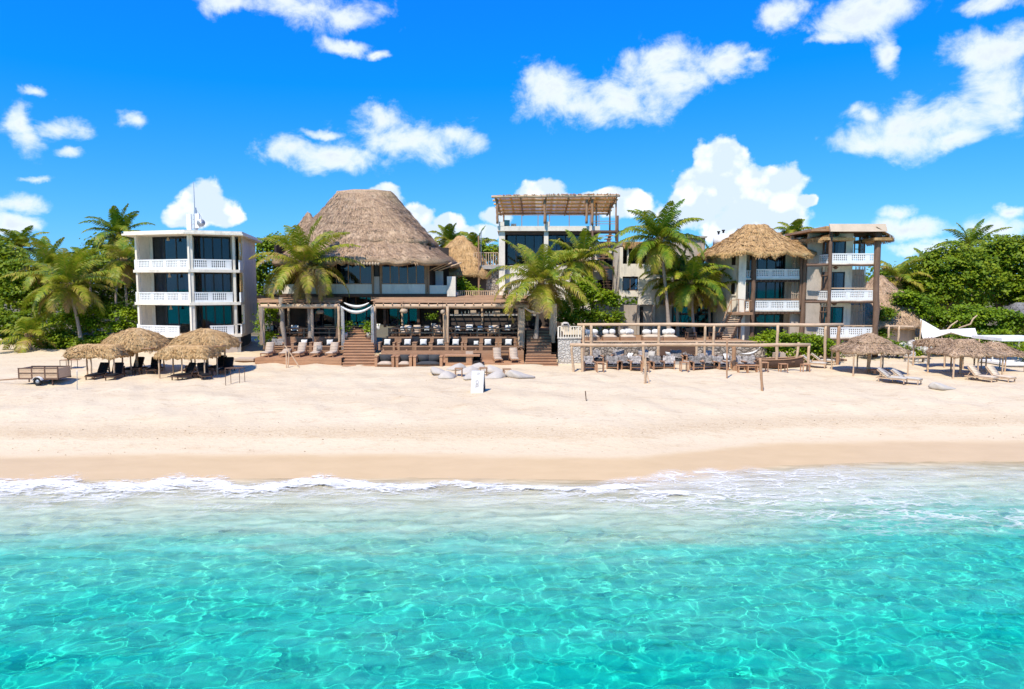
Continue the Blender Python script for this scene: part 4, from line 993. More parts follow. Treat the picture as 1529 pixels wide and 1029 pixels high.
# ------------------------------------------------------------------ tower with a roof terrace
def tower():
    Y = 72.0; o = thing("terrace_tower", (fx(818, Y), 75, 2.3), "tall white block topped by a cane roofed terrace with glass railings", "building")
    fr = flat(745, 893, Y); S = lambda px: fx(px, Y) - fr.a.x
    zr = fz(338, Y); zs = zr - .5
    with part(o, "roof_slab", M_WHITE) as mb: fr.box(mb, -.15, fr.L + .1, -.3, 9, zs, zr)
    with part(o, "slab_edge", M_WOODD) as mb: fr.box(mb, .6, fr.L - .1, .05, .4, zs - .35, zs - .01)
    with part(o, "pillar", M_WHITE) as mb: fr.box(mb, 0, S(754), 0, .6, 2, zs); fr.box(mb, S(812), S(818.5), 0, .5, 2, zs)
    with part(o, "wall", M_WHITE) as mb:
        fr.box(mb, S(872), fr.L, .5, .8, 2, zs); fr.box(mb, 0, .3, .6, 8, 2, zs); fr.box(mb, fr.L - .3, fr.L, .8, 8, 2, zs)
        fr.box(mb, S(754), S(872), .9, 1.1, 2, fz(396, Y))
    with part(o, "room", M_ROOM) as mb: fr.box(mb, .3, fr.L - .3, 4, 4.2, fz(396, Y), zs)
    window(o, fr, S(757), S(811.5), .9, fz(395, Y), zs - .02, 4, curtains=((.75, .9),), fw=.1)
    window(o, fr, S(819), S(871), .9, fz(395, Y), zs - .02, 4, curtains=((.1, .4),), fw=.1)
    for x, w in ((746, 7), (813, 7)):
        with part(o, "planter", M_WHITE) as mb: fr.box(mb, S(x - 1), S(x + w), -.32, .2, zr, fz(331.5, Y))
    # glass railing
    ro = MB(o.location); zt = fz(322, Y)
    for px in (752, 779, 803, 820, 849, 880, 893): fr.box(ro, S(px) - .035, S(px) + .035, -.22, -.16, zr, zt)
    fr.box(ro, S(745), S(893), -.23, -.15, zt, zt + .06)
    rl = ro.build("railing", M_WOODM, o)
    with part(rl, "glass_panel", M_CLEAR) as mb: pass
    rl.children[0].parent = rl
    gb = MB(o.location); fr.box(gb, S(753), S(892), -.195, -.185, zr + .08, zt - .02)
    old = rl.children[0]; bpy.data.objects.remove(old); gb.build("glass_panel", M_CLEAR, rl)
    # far railing and table
    with part(o, "back_beam", M_WOODM) as mb: fr.box(mb, .2, fr.L, 6.5, 6.7, fz(320, 78.6), fz(317.5, 78.6))
    # roof of cane on logs; back edge lower
    zf, zbk = fz(292.5, 71), fz(318, 79.5)
    A = Vector((fx(737, 71), 71, zf)); B = Vector((fx(922, 71), 71, zf + .12)); C = Vector((fx(905, 79.5) + .2, 79.5, zbk)); D = Vector((fx(745, 79.5), 79.5, zbk))
    rd = random.Random(7)
    with part(o, "cane_roof", M_REED) as mb:
        n = 120
        for i in range(n):
            t = (i + .5) / n; a = A.lerp(B, t); b = D.lerp(C, t); k = rd.uniform(-.35, .15)
            a2 = a + (a - b).normalized() * (k + .2); mb.beam(a2 + Vector((0, 0, .06 + rd.uniform(-.02, .03))), b + Vector((0, 0, .06)), (B - A).length / n * rd.uniform(.62, .95), .03)
    for k in range(6):
        t = k / 5; a = A.lerp(D, t); b = B.lerp(C, t)
        pillar(o, a - Vector((.2, 0, .10)), b - Vector((-.15, 0, .10)), .10 if k else .13, 30 + k, M_CANE if k else M_WOODL, "purlin", 8)
    for t in (.02, .22, .42, .6, .78, .985):
        pillar(o, A.lerp(B, t) - Vector((0, 0, .28)), D.lerp(C, t) - Vector((0, 0, .28)), .09, int(t * 100), M_WOODM, "rafter", 7)
    for px, yy, b in ((742.5, 71.4, 334), (813.5, 71.4, 334), (876, 71.4, 334), (884.5, 71.4, 336), (890.5, 73, 372), (911, 73.2, 372), (920, 71.6, 360)):
        z0 = fz(b, yy); t = (yy - 71) / 8.5; zt = zf + (zbk - zf) * t - .28
        pillar(o, (fx(px, yy, 330), yy, z0), (fx(px, yy, 300), yy, zt), .14 if px < 890 else .09, int(px), M_WOODM, "post")
    for px in (752, 815, 885):
        yy = 78.8; pillar(o, (fx(px, yy, 330), yy, zr), (fx(px, yy, 320), yy, zbk - .2), .1, int(px) + 3, M_WOODM, "back_post")
    with part(o, "green_sofa", plain("green_cushion", (.02, .10, .07))) as mb: fr.box(mb, S(752), S(761), 1, 2, zr, zr + .75)
    with part(o, "lounge_table", M_WOODL) as mb: fr.box(mb, S(763), S(771), .8, 1.4, zr, zr + .35)
    # the outside stair in dark timber on the right
    t = thing("timber_stair", (fx(905, 71), 71, 2.3), "dark timber stair scaffold climbing the right side of the tower", "stairs")
    ya, yb = 70.4, 72.2
    for px in (884, 902, 908, 921):
        for yy in (ya, yb): 
            if px in (884, 921): pillar(t, (fx(px, yy), yy, 2), (fx(px, yy), yy, fz(345 if px < 900 else 322, yy)), .11, px + int(yy), M_WOODD, "post")
    for py in (344, 398, 443):
        with part(t, "landing", M_WOODD) as mb: mb.box((fx(882, ya), ya, fz(py + 3, ya)), (fx(924, ya), yb, fz(py, ya)))
    for (x0, p0, x1, p1) in ((912, 344, 896, 398), (901, 398, 912, 443)):
        with part(t, "stringer", M_WOODD) as mb:
            for yy in (ya + .1, ya + 1.0): mb.beam((fx(x0, yy), yy, fz(p0, yy)), (fx(x1, yy), yy, fz(p1, yy)), .09, .3)
        with part(t, "tread", M_WOODM) as mb:
            for k in range(11):
                u = (k + .5) / 11; x = fx(x0 + (x1 - x0) * u, ya); z = fz(p0 + (p1 - p0) * u, ya); mb.box((x - .35, ya + .02, z - .04), (x + .35, ya + 1.1, z + .02))
    for py in (330, 334, 352, 385, 436):
        with part(t, "handrail", M_WOODM) as mb: mb.box((fx(884, ya), ya - .04, fz(py + .8, ya)), (fx(922, ya), ya + .02, fz(py, ya)))
    # narrow white wing behind the stair
    w = thing("stair_wing", (fx(905, 74), 74, 2.3), "narrow white wall with dark openings behind the timber stair", "building")
    fr = flat(888, 928, 74.0)
    with part(w, "wall", M_WHITE) as mb: fr.box(mb, 0, fr.L, 0, 4, 2, fz(365, 74)); 
    with part(w, "roof", M_CONC) as mb: fr.box(mb, -.2, fr.L + .2, -.3, 4.2, fz(365, 74), fz(361, 74))
    for (a, b, c, d) in ((896, 922, 378, 396), (890, 924, 418, 440), (897, 908, 372, 377)):
        with part(w, "opening", M_ROOM) as mb: q = fr.a.x; fr.box(mb, fx(a, 74) - q, fx(b, 74) - q, -.05, .3, fz(d, 74), fz(c, 74))  # solid dark block painted as the shade inside the opening
tower()

# ------------------------------------------------------------------ white house behind the two palms
def middle_house():
    Y = 67.0; o = thing("white_house", (fx(990, Y), 70, 2.3), "white house with an upper loggia hidden behind the tall palm", "building")
    fr = flat(925, 1068, Y); S = lambda px: fx(px, Y) - fr.a.x
    Zp = lambda py: fz(py, Y)
    with part(o, "wall", M_WHITE) as mb:
        fr.box(mb, 0, S(929.5), 0, 5, Zp(455), Zp(369)); fr.box(mb, S(929.5), S(972), 0, .25, Zp(413), Zp(394)); fr.box(mb, S(953), S(985), .0, .3, Zp(455), Zp(413))
        fr.box(mb, S(929.5), S(953), -.1, .25, Zp(443), Zp(434)); fr.box(mb, S(972), S(985), 0, 5, Zp(413), Zp(362)); pass
    with part(o, "recessed_wall", M_CONC) as mb: fr.box(mb, S(985), S(1068), 1.2, 1.5, Zp(455), Zp(392))  # grey material puts shade on what is a white wall
    with part(o, "upper_wall", M_BEIGE) as mb: fr.box(mb, S(985), S(1054), .6, 6, Zp(392), Zp(354.5))
    with part(o, "roof", M_CONC) as mb: fr.box(mb, S(928), S(985), -.2, 6, Zp(366), Zp(361)); fr.box(mb, S(984), S(1056), .3, 6.2, Zp(354.4), Zp(352))
    with part(o, "loggia", M_ROOM) as mb: fr.box(mb, S(929.6), S(972), 2.4, 2.6, Zp(413), Zp(369)); fr.box(mb, S(929.6), S(972), .3, 2.4, Zp(413) - .2, Zp(413))  # loggia shade is in the dark colour of back wall and floor
    for px in (936, 953):
        with part(o, "loggia_post", M_WHITE) as mb: fr.box(mb, S(px), S(px + 2.2), .02, .24, Zp(394), Zp(366))
    window(o, fr, S(930), S(952.5), .2, Zp(434), Zp(414.5), 2, M_WOODD, curtains=((.02, .3),))
    with part(o, "window_room", M_ROOM) as mb: fr.box(mb, S(929.6), S(953), 1.6, 1.8, Zp(443), Zp(413))
    with part(o, "lower_wall", M_BEIGE) as mb: fr.box(mb, S(925), S(1003), .4, .7, 2.2, Zp(455)); fr.box(mb, S(925), S(1068), 2.0, 2.2, 2.2, Zp(455))
    with part(o, "lower_beam", M_WHITE) as mb: fr.box(mb, S(996), S(1072), -.5, -.25, Zp(457), Zp(452.5))
    window(o, fr, S(1005), S(1066), -.1, 3.3, Zp(457), 5, M_DARK, curtains=((.2, .38), (.55, .64), (.8, .98)), fw=.09)
    with part(o, "doorway", M_ROOM) as mb: fr.box(mb, S(956), S(962), .34, .42, 3.2, Zp(458))  # dark panel on the wall, coloured as the doorway's shade
    for px in (952, 975, 1000):
        with part(o, "lower_pier", M_BEIGE) as mb: fr.box(mb, S(px), S(px + 3.5), -.1, .4, 2.2, Zp(455))
    with part(o, "drainpipe", M_CONC) as mb: fr.box(mb, S(1046), S(1047.5), .5, .58, Zp(392), Zp(357)); fr.box(mb, S(1052), S(1053), .5, .58, Zp(392), Zp(360))
    with part(o, "thatch_eave", M_THG) as mb: 
        for k in range(150):
            x = S(928) + random.Random(k).random() * (S(985) - S(928)); z = Zp(362); fr.box(mb, x, x + .05, -.5 + .2 * random.Random(k + 9).random(), -.2, z - .3 - .35 * random.Random(k + 5).random(), z)
    t = thing("rooftop_tank", (fx(1078, 69), 69, Zp(357)), "white rooftop water tank beside the left eave of the thatched house", "tank")
    b = Vector(t.location)
    with part(t, "tank_body", M_WHITE2, True) as mb: mb.tube([b + Vector((0, 0, z)) for z in (-.6, -.5, .3, .55, .62)], [.5, 1.0, 1.0, .6, .25], 14)
    with part(t, "lid", M_WHITE2) as mb: mb.box(b + Vector((-.3, -.3, .6)), b + Vector((.3, .3, .7)))
    for px, h in ((1071, 347), (1078, 345)):
        t = thing("chimney_pipe", (fx(px, 70), 70, fz(357, 70)), "short dark vent pipe on the flat roof, " + ("left one of the pair by the tank" if px < 1075 else "right one of the pair by the tank"), "pipe", "vent pipes on the flat roof")
        with part(t, "stack", M_DARK) as mb: b = t.location; mb.tube([b - Vector((0, 0, .8)), Vector((b.x, b.y, fz(h, 70)))], .1, 8)
        with part(t, "cowl", M_DARK) as mb: z = fz(h, 70); mb.tube([(b.x, b.y, z), (b.x, b.y, z + .12)], .17, 8)
middle_house()

# ------------------------------------------------------------------ thatched house with balconies
def thatched_house():
    Y = 63.0; o = thing("thatched_house", (fx(1140, Y), 66, 2.3), "white balcony house under a golden shaggy thatched hip roof", "building")
    fr = flat(1104, 1200, Y); S = lambda px: fx(px, Y) - fr.a.x; Zp = lambda py: fz(py, Y)
    c = o.location
    thatch("roof", o, M_THG, (1.0, .3), (4.95, 4.9), fz(335, 65.5) - c.z, fz(377, 61.3) - c.z, [(0, 0), (.5, .46), (1, 1)], 110, .55, 7000, .5, .03, 2200, .5, 12, .075, shift=(.2, 0), thick=.3, rag=.3, rnd0=.9)
    # angled white side wall on the left
    sd = Frame((fx(1069, 66), 66), (fx(1105, 62.9), 62.9))
    with part(o, "side_wall", M_WHITE) as mb: sd.box(mb, 0, sd.L, 0, .25, 2, Zp(374)); mb.box((fx(1069, 66) + .02, 66.3, 2), (fx(1200, Y), 70, Zp(374)))
    with part(o, "corner_pier", M_WHITE) as mb: fr.box(mb, S(1101), S(1112), -.25, .3, 2, Zp(374))
    for (a, z0, z1) in ((.56, 396, 373), (.56, 440, 421)):
        w = MB(c); sd.box(w, sd.L * a, sd.L * (a + .26), -.02, .02, Zp(z0), Zp(z1)); sd.box(w, sd.L * a - .1, sd.L * (a + .26) + .1, -.1, .0, Zp(z0) - .1, Zp(z0))
        w = w.build("window", M_WHITE, o); gb = MB(c); sd.box(gb, sd.L * a + .3, sd.L * (a + .26) - .05, -.035, -.021, Zp(z0) + .03, Zp(z1) - .05); gb.build("pane", M_DARK, w)
    for i, (ys, yp, yt) in enumerate(((417.5, 402, 376), (465, 449, 420), (505, 500, 470))):
        if i < 2:
            with part(o, "floor_slab", M_WHITE) as mb: fr.box(mb, S(1112), S(1197), -.1, 2.0, Zp(ys), Zp(ys - 2))
            with part(o, "slab_beam", M_WOODD) as mb:
                fr.box(mb, S(1106), S(1201), -.06, .12, Zp(ys) - .22, Zp(ys) - .01)
                for k in range(12): fr.box(mb, S(1120) + k * .4, S(1120) + k * .4 + .12, -.35, -.07, Zp(ys) - .2, Zp(ys) - .06)
            balustrade(o, fr, S(1126), S(1196), -.1, Zp(ys - 2), Zp(yp), cell=.2)
            balustrade(o, fr, S(1112), S(1121), .2, Zp(ys - 2), Zp(yp) - .1, cell=.3)
        zc = Zp(yt); z0 = Zp(ys - 2)
        window(o, fr, S(1126), S(1182), 1.7, z0, zc, 4, curtains=(((.3, .45), (.78, .9)), ((.2, .45), (.6, .75)), ((.5, .6),))[i], fw=.1)
        with part(o, "inner_wall", M_BEIGE if i else M_WHITE) as mb: fr.box(mb, S(1112), S(1125.8), 1.6, 1.8, z0, zc + .3); fr.box(mb, S(1182.2), S(1199), 1.6, 1.8, z0, zc + .3)
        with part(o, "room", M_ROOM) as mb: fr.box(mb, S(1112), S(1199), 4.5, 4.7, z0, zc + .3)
        if i < 2:
            stick_screen(o, fr, S(1183), S(1197), .2, z0, zc + .4, 16, 60 + i, M_STICK, 1, .18, .035)
            stick_screen(o, fr, S(1112), S(1122), .6, z0 + .2, zc + .4, 10, 70 + i, M_STICK, 1, .06, .03)
    with part(o, "handrail", M_WOODM) as mb: fr.box(mb, S(1126), S(1195), -.12, -.04, Zp(447.6), Zp(446.2))
    pillar(o, fr.p(S(1122.5), -.25, 2.2), fr.p(S(1124), -.2, Zp(373)), .21, 5); pillar(o, fr.p(S(1197), -.25, 2.2), fr.p(S(1200), -.2, Zp(372)), .2, 6)
    pillar(o, fr.p(S(1195), -.2, Zp(462)), fr.p(S(1193), -.2, Zp(376)), .12, 7)
    with part(o, "lower_wall", M_BEIGE) as mb: fr.box(mb, S(1108), S(1124), .4, .7, 2.2, Zp(466))
    with part(o, "lower_wall", M_BEIGE) as mb: fr.box(mb, S(1184), S(1200), .4, .7, 2.2, Zp(466))
    # party wall to the next block
    with part(o, "party_wall", M_WHITE) as mb: fr.box(mb, S(1200.5), S(1213), 1.2, 5, 2.2, Zp(353))
    t = thing("wooden_stair", (fx(1090, 61.5), 61.5, 2.3), "steep wooden stair rising to the landing at the left corner of the golden thatched house", "stairs")
    a0 = P(1079, 514, 60.4); a1 = P(1099, 470, 62.2)
    with part(t, "stringer", M_WOODD) as mb:
        for d in (-.55, .55): mb.beam(a0 + Vector((d, 0, 0)), a1 + Vector((d, 0, 0)), .1, .32)
    with part(t, "tread", M_WOODL) as mb:
        for k in range(14): q = a0.lerp(a1, (k + .5) / 14); mb.box(q + Vector((-.5, -.15, 0)), q + Vector((.5, .16, .06)))
    with part(t, "landing", M_WOODM) as mb: mb.box((fx(1092, 62), 61.6, fz(470, 62)), (fx(1123, 62), 63, fz(466.5, 62)))
    with part(t, "handrail", M_WOODM) as mb:
        mb.beam(P(1073, 497, 60.5), P(1092, 448, 62.2), .07, .07); mb.beam(P(1092, 448.5, 62), P(1102, 447.5, 62), .06, .07); mb.beam(P(1102, 447, 62), P(1122, 449, 62), .05, .06)
        for (x, y, z) in ((1092, 448, 468), (1103, 446, 468), (1112, 449, 468), (1119, 449, 468)): mb.beam(P(x, y, 62), P(x, z, 62), .07, .07)
    with part(t, "post", M_TRUNKW) as mb: mb.tube([(fx(1107, 62), 62.2, 2), (fx(1107, 62), 62.2, fz(470, 62))], .13, 8)
thatched_house()

# ------------------------------------------------------------------ right hand balcony block
def right_block():
    Y = 61.0; o = thing("balcony_block", (fx(1262, Y), 64, 2.3), "three storey balcony block with rustic trunk columns and a pale board along its roof edge", "building")
    fr = flat(1213, 1310, Y); S = lambda px: fx(px, Y) - fr.a.x; Zp = lambda py: fz(py, Y); c = o.location
    zr = Zp(346.5)
    lf = Frame((fx(1213, 63), 63), (fx(1236, Y), Y))
    with part(o, "fascia", M_FASCIA) as mb: mb.hexa([fr.p(S(1231), -.85, zr - .02), fr.p(S(1314), -.85, zr - .02), fr.p(S(1314), -.60, zr - .02), fr.p(S(1231), -.60, zr - .02)], [fr.p(S(1231), -.50, Zp(337.5) + .14), fr.p(S(1314), -.50, Zp(337.5) + .14), fr.p(S(1314), -.40, Zp(337.5) + .14), fr.p(S(1231), -.40, Zp(337.5) + .14)])
    with part(o, "roof_deck", M_WOODM) as mb: fr.box(mb, S(1206), S(1312), -.38, 5.6, zr + .05, zr + .25)
    def strip(name, fr2, s0, s1, t0, t1, za, zb, n, seed):
        """thatch edge: a sloping bed of straws from (t1, zb) at the back down to (t0, za)"""
        rd = random.Random(seed); mb = MB(c)
        for k in range(n):
            s = rd.uniform(s0, s1); u = rd.random(); v = min(1.0, u + rd.uniform(.25, .5)); w = rd.uniform(.03, .07)
            def q(uu, ss, dz=0): return fr2.p(ss, t1 + (t0 - t1) * uu, zb + (za - zb) * uu + dz)
            d = rd.uniform(-.08, .08); l = rd.uniform(.0, .08); drop = (.25 + rd.random() * .25) if v >= 1 else 0
            mb.add([q(u, s - w, .01), q(u, s + w, .01), q(v, s + w * .6 + d, l - drop), q(v, s - w * .6 + d, l - drop)], [(0, 1, 2, 3)])
        fr2.box(mb, s0, s1, min(t0, t1) + .1, max(t0, t1), min(za, zb) - .22, min(za, zb) + .02)
        mb.build(name, M_THG, o)
    strip("thatch_edge", lf, -2.6, lf.L + .3, -.9, 2.4, Zp(355), Zp(340), 900, 3)
    rf = Frame((fx(1312, Y), Y - .7), (fx(1312, Y) + .3, Y + 5)); strip("thatch_edge", rf, -.1, 5, -.75, .9, Zp(356), Zp(339), 700, 4)
    with part(o, "roof_thatch", M_THG) as mb: fr.box(mb, S(1228), S(1312), -.3, 5.5, zr + .26, Zp(338))
    lev = ((394.5, 378.5, 352), (449.5, 433.5, 405.5), (505, 489, 459))
    for i, (ys, yp, yt) in enumerate(lev):
        z0 = Zp(ys - 2); zc = (Zp(lev[i - 1][0]) - .12) if i else zr
        with part(o, "floor_slab", M_WHITE) as mb: fr.box(mb, S(1238), S(1306), -.08, 2, z0 - .14, z0)
        pillar(o, fr.p(S(1204), .1, z0 - .2), fr.p(S(1309), -.05, z0 - .2), .12, 80 + i, M_TRUNKW, "floor_beam")
        balustrade(o, fr, S(1239), S(1305), -.08, z0, Zp(yp), cell=.22)
        balustrade(o, lf, .2, lf.L - .1, .25, z0 - .05, Zp(yp) - .05, cell=.3)
        with part(o, "inner_wall", M_WHITE) as mb: fr.box(mb, S(1274), S(1285), 1.6, 1.8, z0, zc); fr.box(mb, S(1239.5), S(1274), 1.6, 1.8, Zp(yt), zc)
        window(o, fr, S(1239.8), S(1273.5), 1.62, z0, Zp(yt), 2, curtains=((.45, .6),) if i == 0 else ((.02, .45),), fw=.11)
        with part(o, "side_screen", M_BEIGE) as mb: fr.box(mb, S(1216), S(1239.5), 1.6, 1.8, z0, zc)
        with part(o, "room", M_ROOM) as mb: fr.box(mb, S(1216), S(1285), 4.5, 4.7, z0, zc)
        stick_screen(o, lf, .2, lf.L - .2, .5, z0, zc - .05, 17, 90 + i, M_TRUNKW, 2, .22, .035)
        if i: stick_screen(o, fr, S(1285), S(1303), 1.2, z0, zc, 13, 95 + i, M_STICK, 2, .12, .03)
        else:
            window(o, fr, S(1286), S(1303), 1.6, z0 + .5, zc - .25, 2, M_WOODD, M_CLEAR, fw=.09, transom=z0 + 1.3)
            with part(o, "lintel", M_WOODD) as mb: fr.box(mb, S(1285.2), S(1304), 1.5, 1.75, zc - .25, zc + .04)
            stick_screen(o, fr, S(1296), S(1303), 1.9, z0, zc, 8, 99, M_TRUNKW, 2, .1, .04)
        if i: 
            with part(o, "back_screen", M_BEIGE) as mb: fr.box(mb, S(1285.2), S(1304), 1.7, 1.8, z0, zc - .3)
        with part(o, "lantern", M_RUST) as mb: p = fr.p(S(1253), .8, zc); mb.tube([p, p - Vector((0, 0, .12)), p - Vector((0, 0, .3))], [.02, .25, .1], 8)
    for py in (431.3, 487.2):
        with part(o, "handrail", M_WOODL) as mb: fr.box(mb, S(1239), S(1305), -.1, 0, Zp(py), Zp(py) + .1)
    pillar(o, fr.p(S(1237.5), -.2, 2.2), fr.p(S(1236), -.2, zr + .1), .16, 15); pillar(o, fr.p(S(1309), -.2, 2.2), fr.p(S(1306), -.15, zr + .1), .25, 16)
    pillar(o, lf.p(.1, .3, 2.2), lf.p(.1, .3, zr), .12, 17)
    with part(o, "plinth", M_STONE) as mb: fr.box(mb, S(1216), S(1306), .1, .5, 1.9, Zp(504) - .15)
    with part(o, "back_wall", M_WHITE) as mb: fr.box(mb, S(1213), S(1300), 5, 5.3, 2, zr)
right_block()

# ------------------------------------------------------------------ furniture builders (origin on the floor, front towards the sea)
ORD = ['first', 'second', 'third', 'fourth', 'fifth', 'sixth', 'seventh', 'eighth', 'ninth', 'tenth', 'eleventh', 'twelfth']
def cushion(mb, a, b, puff=0.05, n=5):
    """a soft box: rounded slab with a bulging top"""
    x0, y0, z0 = a; x1, y1, z1 = b; vs = []; fs = []
    for j in range(n + 1):
        for i in range(n + 1):
            u, v = i / n, j / n; e = (4 * u * (1 - u)) ** .35 * (4 * v * (1 - v)) ** .35
            vs.append((x0 + (x1 - x0) * u, y0 + (y1 - y0) * v, z0 + (z1 - z0) * (.55 + .45 * e) + puff * e))
    for j in range(n + 1):
        for i in range(n + 1):
            u, v = i / n, j / n; vs.append((x0 + (x1 - x0) * u, y0 + (y1 - y0) * v, z0))
    N = (n + 1) * (n + 1); w = n + 1
    for j in range(n):
        for i in range(n):
            a0 = j * w + i; fs += [(a0, a0 + 1, a0 + w + 1, a0 + w), (N + a0, N + a0 + w, N + a0 + w + 1, N + a0 + 1)]
    for i in range(n):
        fs += [(i, N + i, N + i + 1, i + 1), (n * w + i + 1, N + n * w + i + 1, N + n * w + i, n * w + i), (i * w + w, N + i * w + w, N + i * w, i * w), (i * w + n, N + i * w + n, N + i * w + w + n, i * w + w + n)]
    mb.add(vs, fs)
def mk_pillow(m, w=.5, h=.45, d=.18):
    mb = MB(); vs = []; fs = []; n = 7
    for sgn in (-1, 1):
        for j in range(n + 1):
            for i in range(n + 1):
                u, v = 2 * i / n - 1, 2 * j / n - 1
                e = max(0, (1 - u ** 4) * (1 - v ** 4)) ** .6; pin = 1 - .08 * (1 - abs(u)) * abs(v) ** 2 - .08 * (1 - abs(v)) * abs(u) ** 2
                vs.append((u * w / 2 * pin, sgn * d / 2 * e, h / 2 + v * h / 2 * pin))
    w1 = n + 1; N = w1 * w1
    for j in range(n):
        for i in range(n):
            a = j * w1 + i; fs += [(a, a + 1, a + w1 + 1, a + w1), (N + a, N + a + w1, N + a + w1 + 1, N + a + 1)]
    mb.add(vs, fs); return mb.build("pillow", m, None, True)
HOLD = []                                                       # prototypes that are placed by the first use
class Proto:
    def __init__(s, make): s.make = make; s.root = None
    def put(s, loc, rz, label, group=None, sc=None):
        if s.root is None:
            s.root = s.make(); s.root.location = loc; s.root.rotation_euler = (0, 0, rz); s.root['label'] = label
            if group: s.root['group'] = group
            if sc is not None: s.root.scale = (sc, sc, sc) if not hasattr(sc, '__len__') else sc
            return s.root
        r = s.root
        c = dup(r, loc, rz, label, group, (1, 1, 1) if sc is None else sc)
        return c
def mk_lounger(fm, cm, back=52, pad=.07, name="sun_lounger", seatback=True):
    def f():
        o = thing(name, (0, 0, 0), "x", "sun lounger")
        with part(o, "frame", fm) as mb:
            for x in (-.32, .32): mb.box((x - .03, -.95, .24), (x + .03, .95, .32))
            for y in (-.95, -.3, .3, .9): mb.box((-.29, y, .25), (.29, y + .05, .31))
            mb.box((-.29, -.9, .285), (.29, .2, .30))
        for x in (-.31, .31):
            for y in (-.85, .75):
                with part(o, "leg", fm) as mb: mb.box((x - .03, y - .03, 0), (x + .03, y + .03, .24))
        with part(o, "cushion", cm, True) as mb: cushion(mb, (-.31, -.95, .325), (.31, .22, .36 + pad), .03)
        a = math.radians(back); L = .82; d = Vector((0, math.cos(a), math.sin(a))); n = Vector((0, -math.sin(a), math.cos(a)))
        with part(o, "backrest", cm, True) as mb:
            p0 = Vector((0, .22, .36)); k = 6
            for i in range(k):
                u0, u1 = i / k, (i + 1) / k; q = Vector((.31, 0, 0)); t = n * (pad + .03 - .03 * abs(u0 - .5))
                mb.hexa([p0 + d * L * u0 - q, p0 + d * L * u0 + q, p0 + d * L * u1 + q, p0 + d * L * u1 - q], [p0 + d * L * u0 - q + t, p0 + d * L * u0 + q + t, p0 + d * L * u1 + q + t, p0 + d * L * u1 - q + t])
        with part(o, "back_frame", fm) as mb:
            p0 = Vector((0, .22, .32))
            for x in (-.33, .33): mb.beam(p0 + Vector((x, 0, 0)), p0 + Vector((x, 0, 0)) + d * (L + .03), .05, .05)
            mb.beam(p0 + d * L * .6 + Vector((-.25, 0, 0)), Vector((-.25, .8, .28)), .04, .04); mb.beam(p0 + d * L * .6 + Vector((.25, 0, 0)), Vector((.25, .8, .28)), .04, .04)
        return o
    return f
L_BEIGE = Proto(mk_lounger(M_WOODR, M_BEIGEF, 62)); L_BLACK = Proto(mk_lounger(M_WOODD, M_BLACKF, 62, .05)); L_GREY = Proto(mk_lounger(M_WOODL, M_BAG, 38)); L_TAN = Proto(mk_lounger(M_WOODL, M_DRAPE, 48))
L_FLAT = Proto(mk_lounger(M_WOODR, M_BEIGEF, 8))
def mk_booth():
    o = thing("booth_seat", (0, 0, 0), "x", "armchair")
    for x in (-.62, .62):
        with part(o, "side_panel", M_WOODM) as mb: mb.box((x - .09, -.45, 0), (x + .09, .5, .62)); mb.box((x - .11, -.48, .621), (x + .11, .5, .66))
    with part(o, "seat", M_WOODD) as mb: mb.box((-.53, -.4, .02), (.53, .45, .26))
    with part(o, "seat_cushion", M_BLACKF, True) as mb: cushion(mb, (-.53, -.42, .261), (.53, .34, .40))
    with part(o, "backrest", M_BLACKF, True) as mb: mb.hexa([(-.53, .36, .26), (.53, .36, .26), (.53, .5, .26), (-.53, .5, .26)], [(-.53, .5, .95), (.53, .5, .95), (.53, .62, .95), (-.53, .62, .95)])
    return o
BOOTH = Proto(mk_booth)
def mk_chair(fm, cm, throw=None, name="armchair"):
    def f():
        o = thing(name, (0, 0, 0), "x", "armchair")
        for x in (-.36, .36):
            with part(o, "arm_panel", fm) as mb:
                mb.box((x - .04, -.42, .0), (x + .04, -.32, .58)); mb.box((x - .04, .30, 0), (x + .04, .42, .58)); mb.box((x - .06, -.45, .581), (x + .06, .45, .63)); mb.box((x - .035, -.319, .12), (x + .035, .299, .26))
        with part(o, "seat", fm) as mb: mb.box((-.32, -.4, .18), (.32, .38, .26))
        with part(o, "seat_cushion", cm, True) as mb: cushion(mb, (-.32, -.43, .261), (.32, .30, .40))
        with part(o, "backrest", cm, True) as mb: mb.hexa([(-.32, .28, .27), (.32, .28, .27), (.32, .4, .27), (-.32, .4, .27)], [(-.32, .46, .95), (.32, .46, .95), (.32, .58, .95), (-.32, .58, .95)])
        if throw:
            rd = random.Random(3); n = 10; vs = []
            for j in range(n + 1):
                for i in range(n + 1):
                    u = i / n; v = j / n; x = -.40 + .80 * u + .02 * math.sin(9 * v)
                    if v < .35: y = .60 - .12 * v / .35; z = .60 + .40 * v / .35
                    elif v < .7: y = .44 - .18 * (v - .35) / .35; z = 1.0 - .56 * (v - .35) / .35
                    else: y = .26 - .70 * (v - .7) / .3; z = .46 - .02 * (v - .7) / .3
                    e = max(0, abs(2 * u - 1) - .75) / .25
                    vs.append((x, y + rd.uniform(-.03, .03), z + rd.uniform(0, .06) + .12 * e * (v > .6)))
            with part(o, "throw", throw, True) as mb: mb.add(vs, [(j * (n + 1) + i, j * (n + 1) + i + 1, (j + 1) * (n + 1) + i + 1, (j + 1) * (n + 1) + i) for j in range(n) for i in range(n)])
        return o
    return f
CH_BEIGE = Proto(mk_chair(M_WOODM, M_BEIGEF)); CH_THROW = Proto(mk_chair(M_WOODR, M_GREYF, M_PATF)); CH_DARK = Proto(mk_chair(M_WOODD, M_BLACKF))
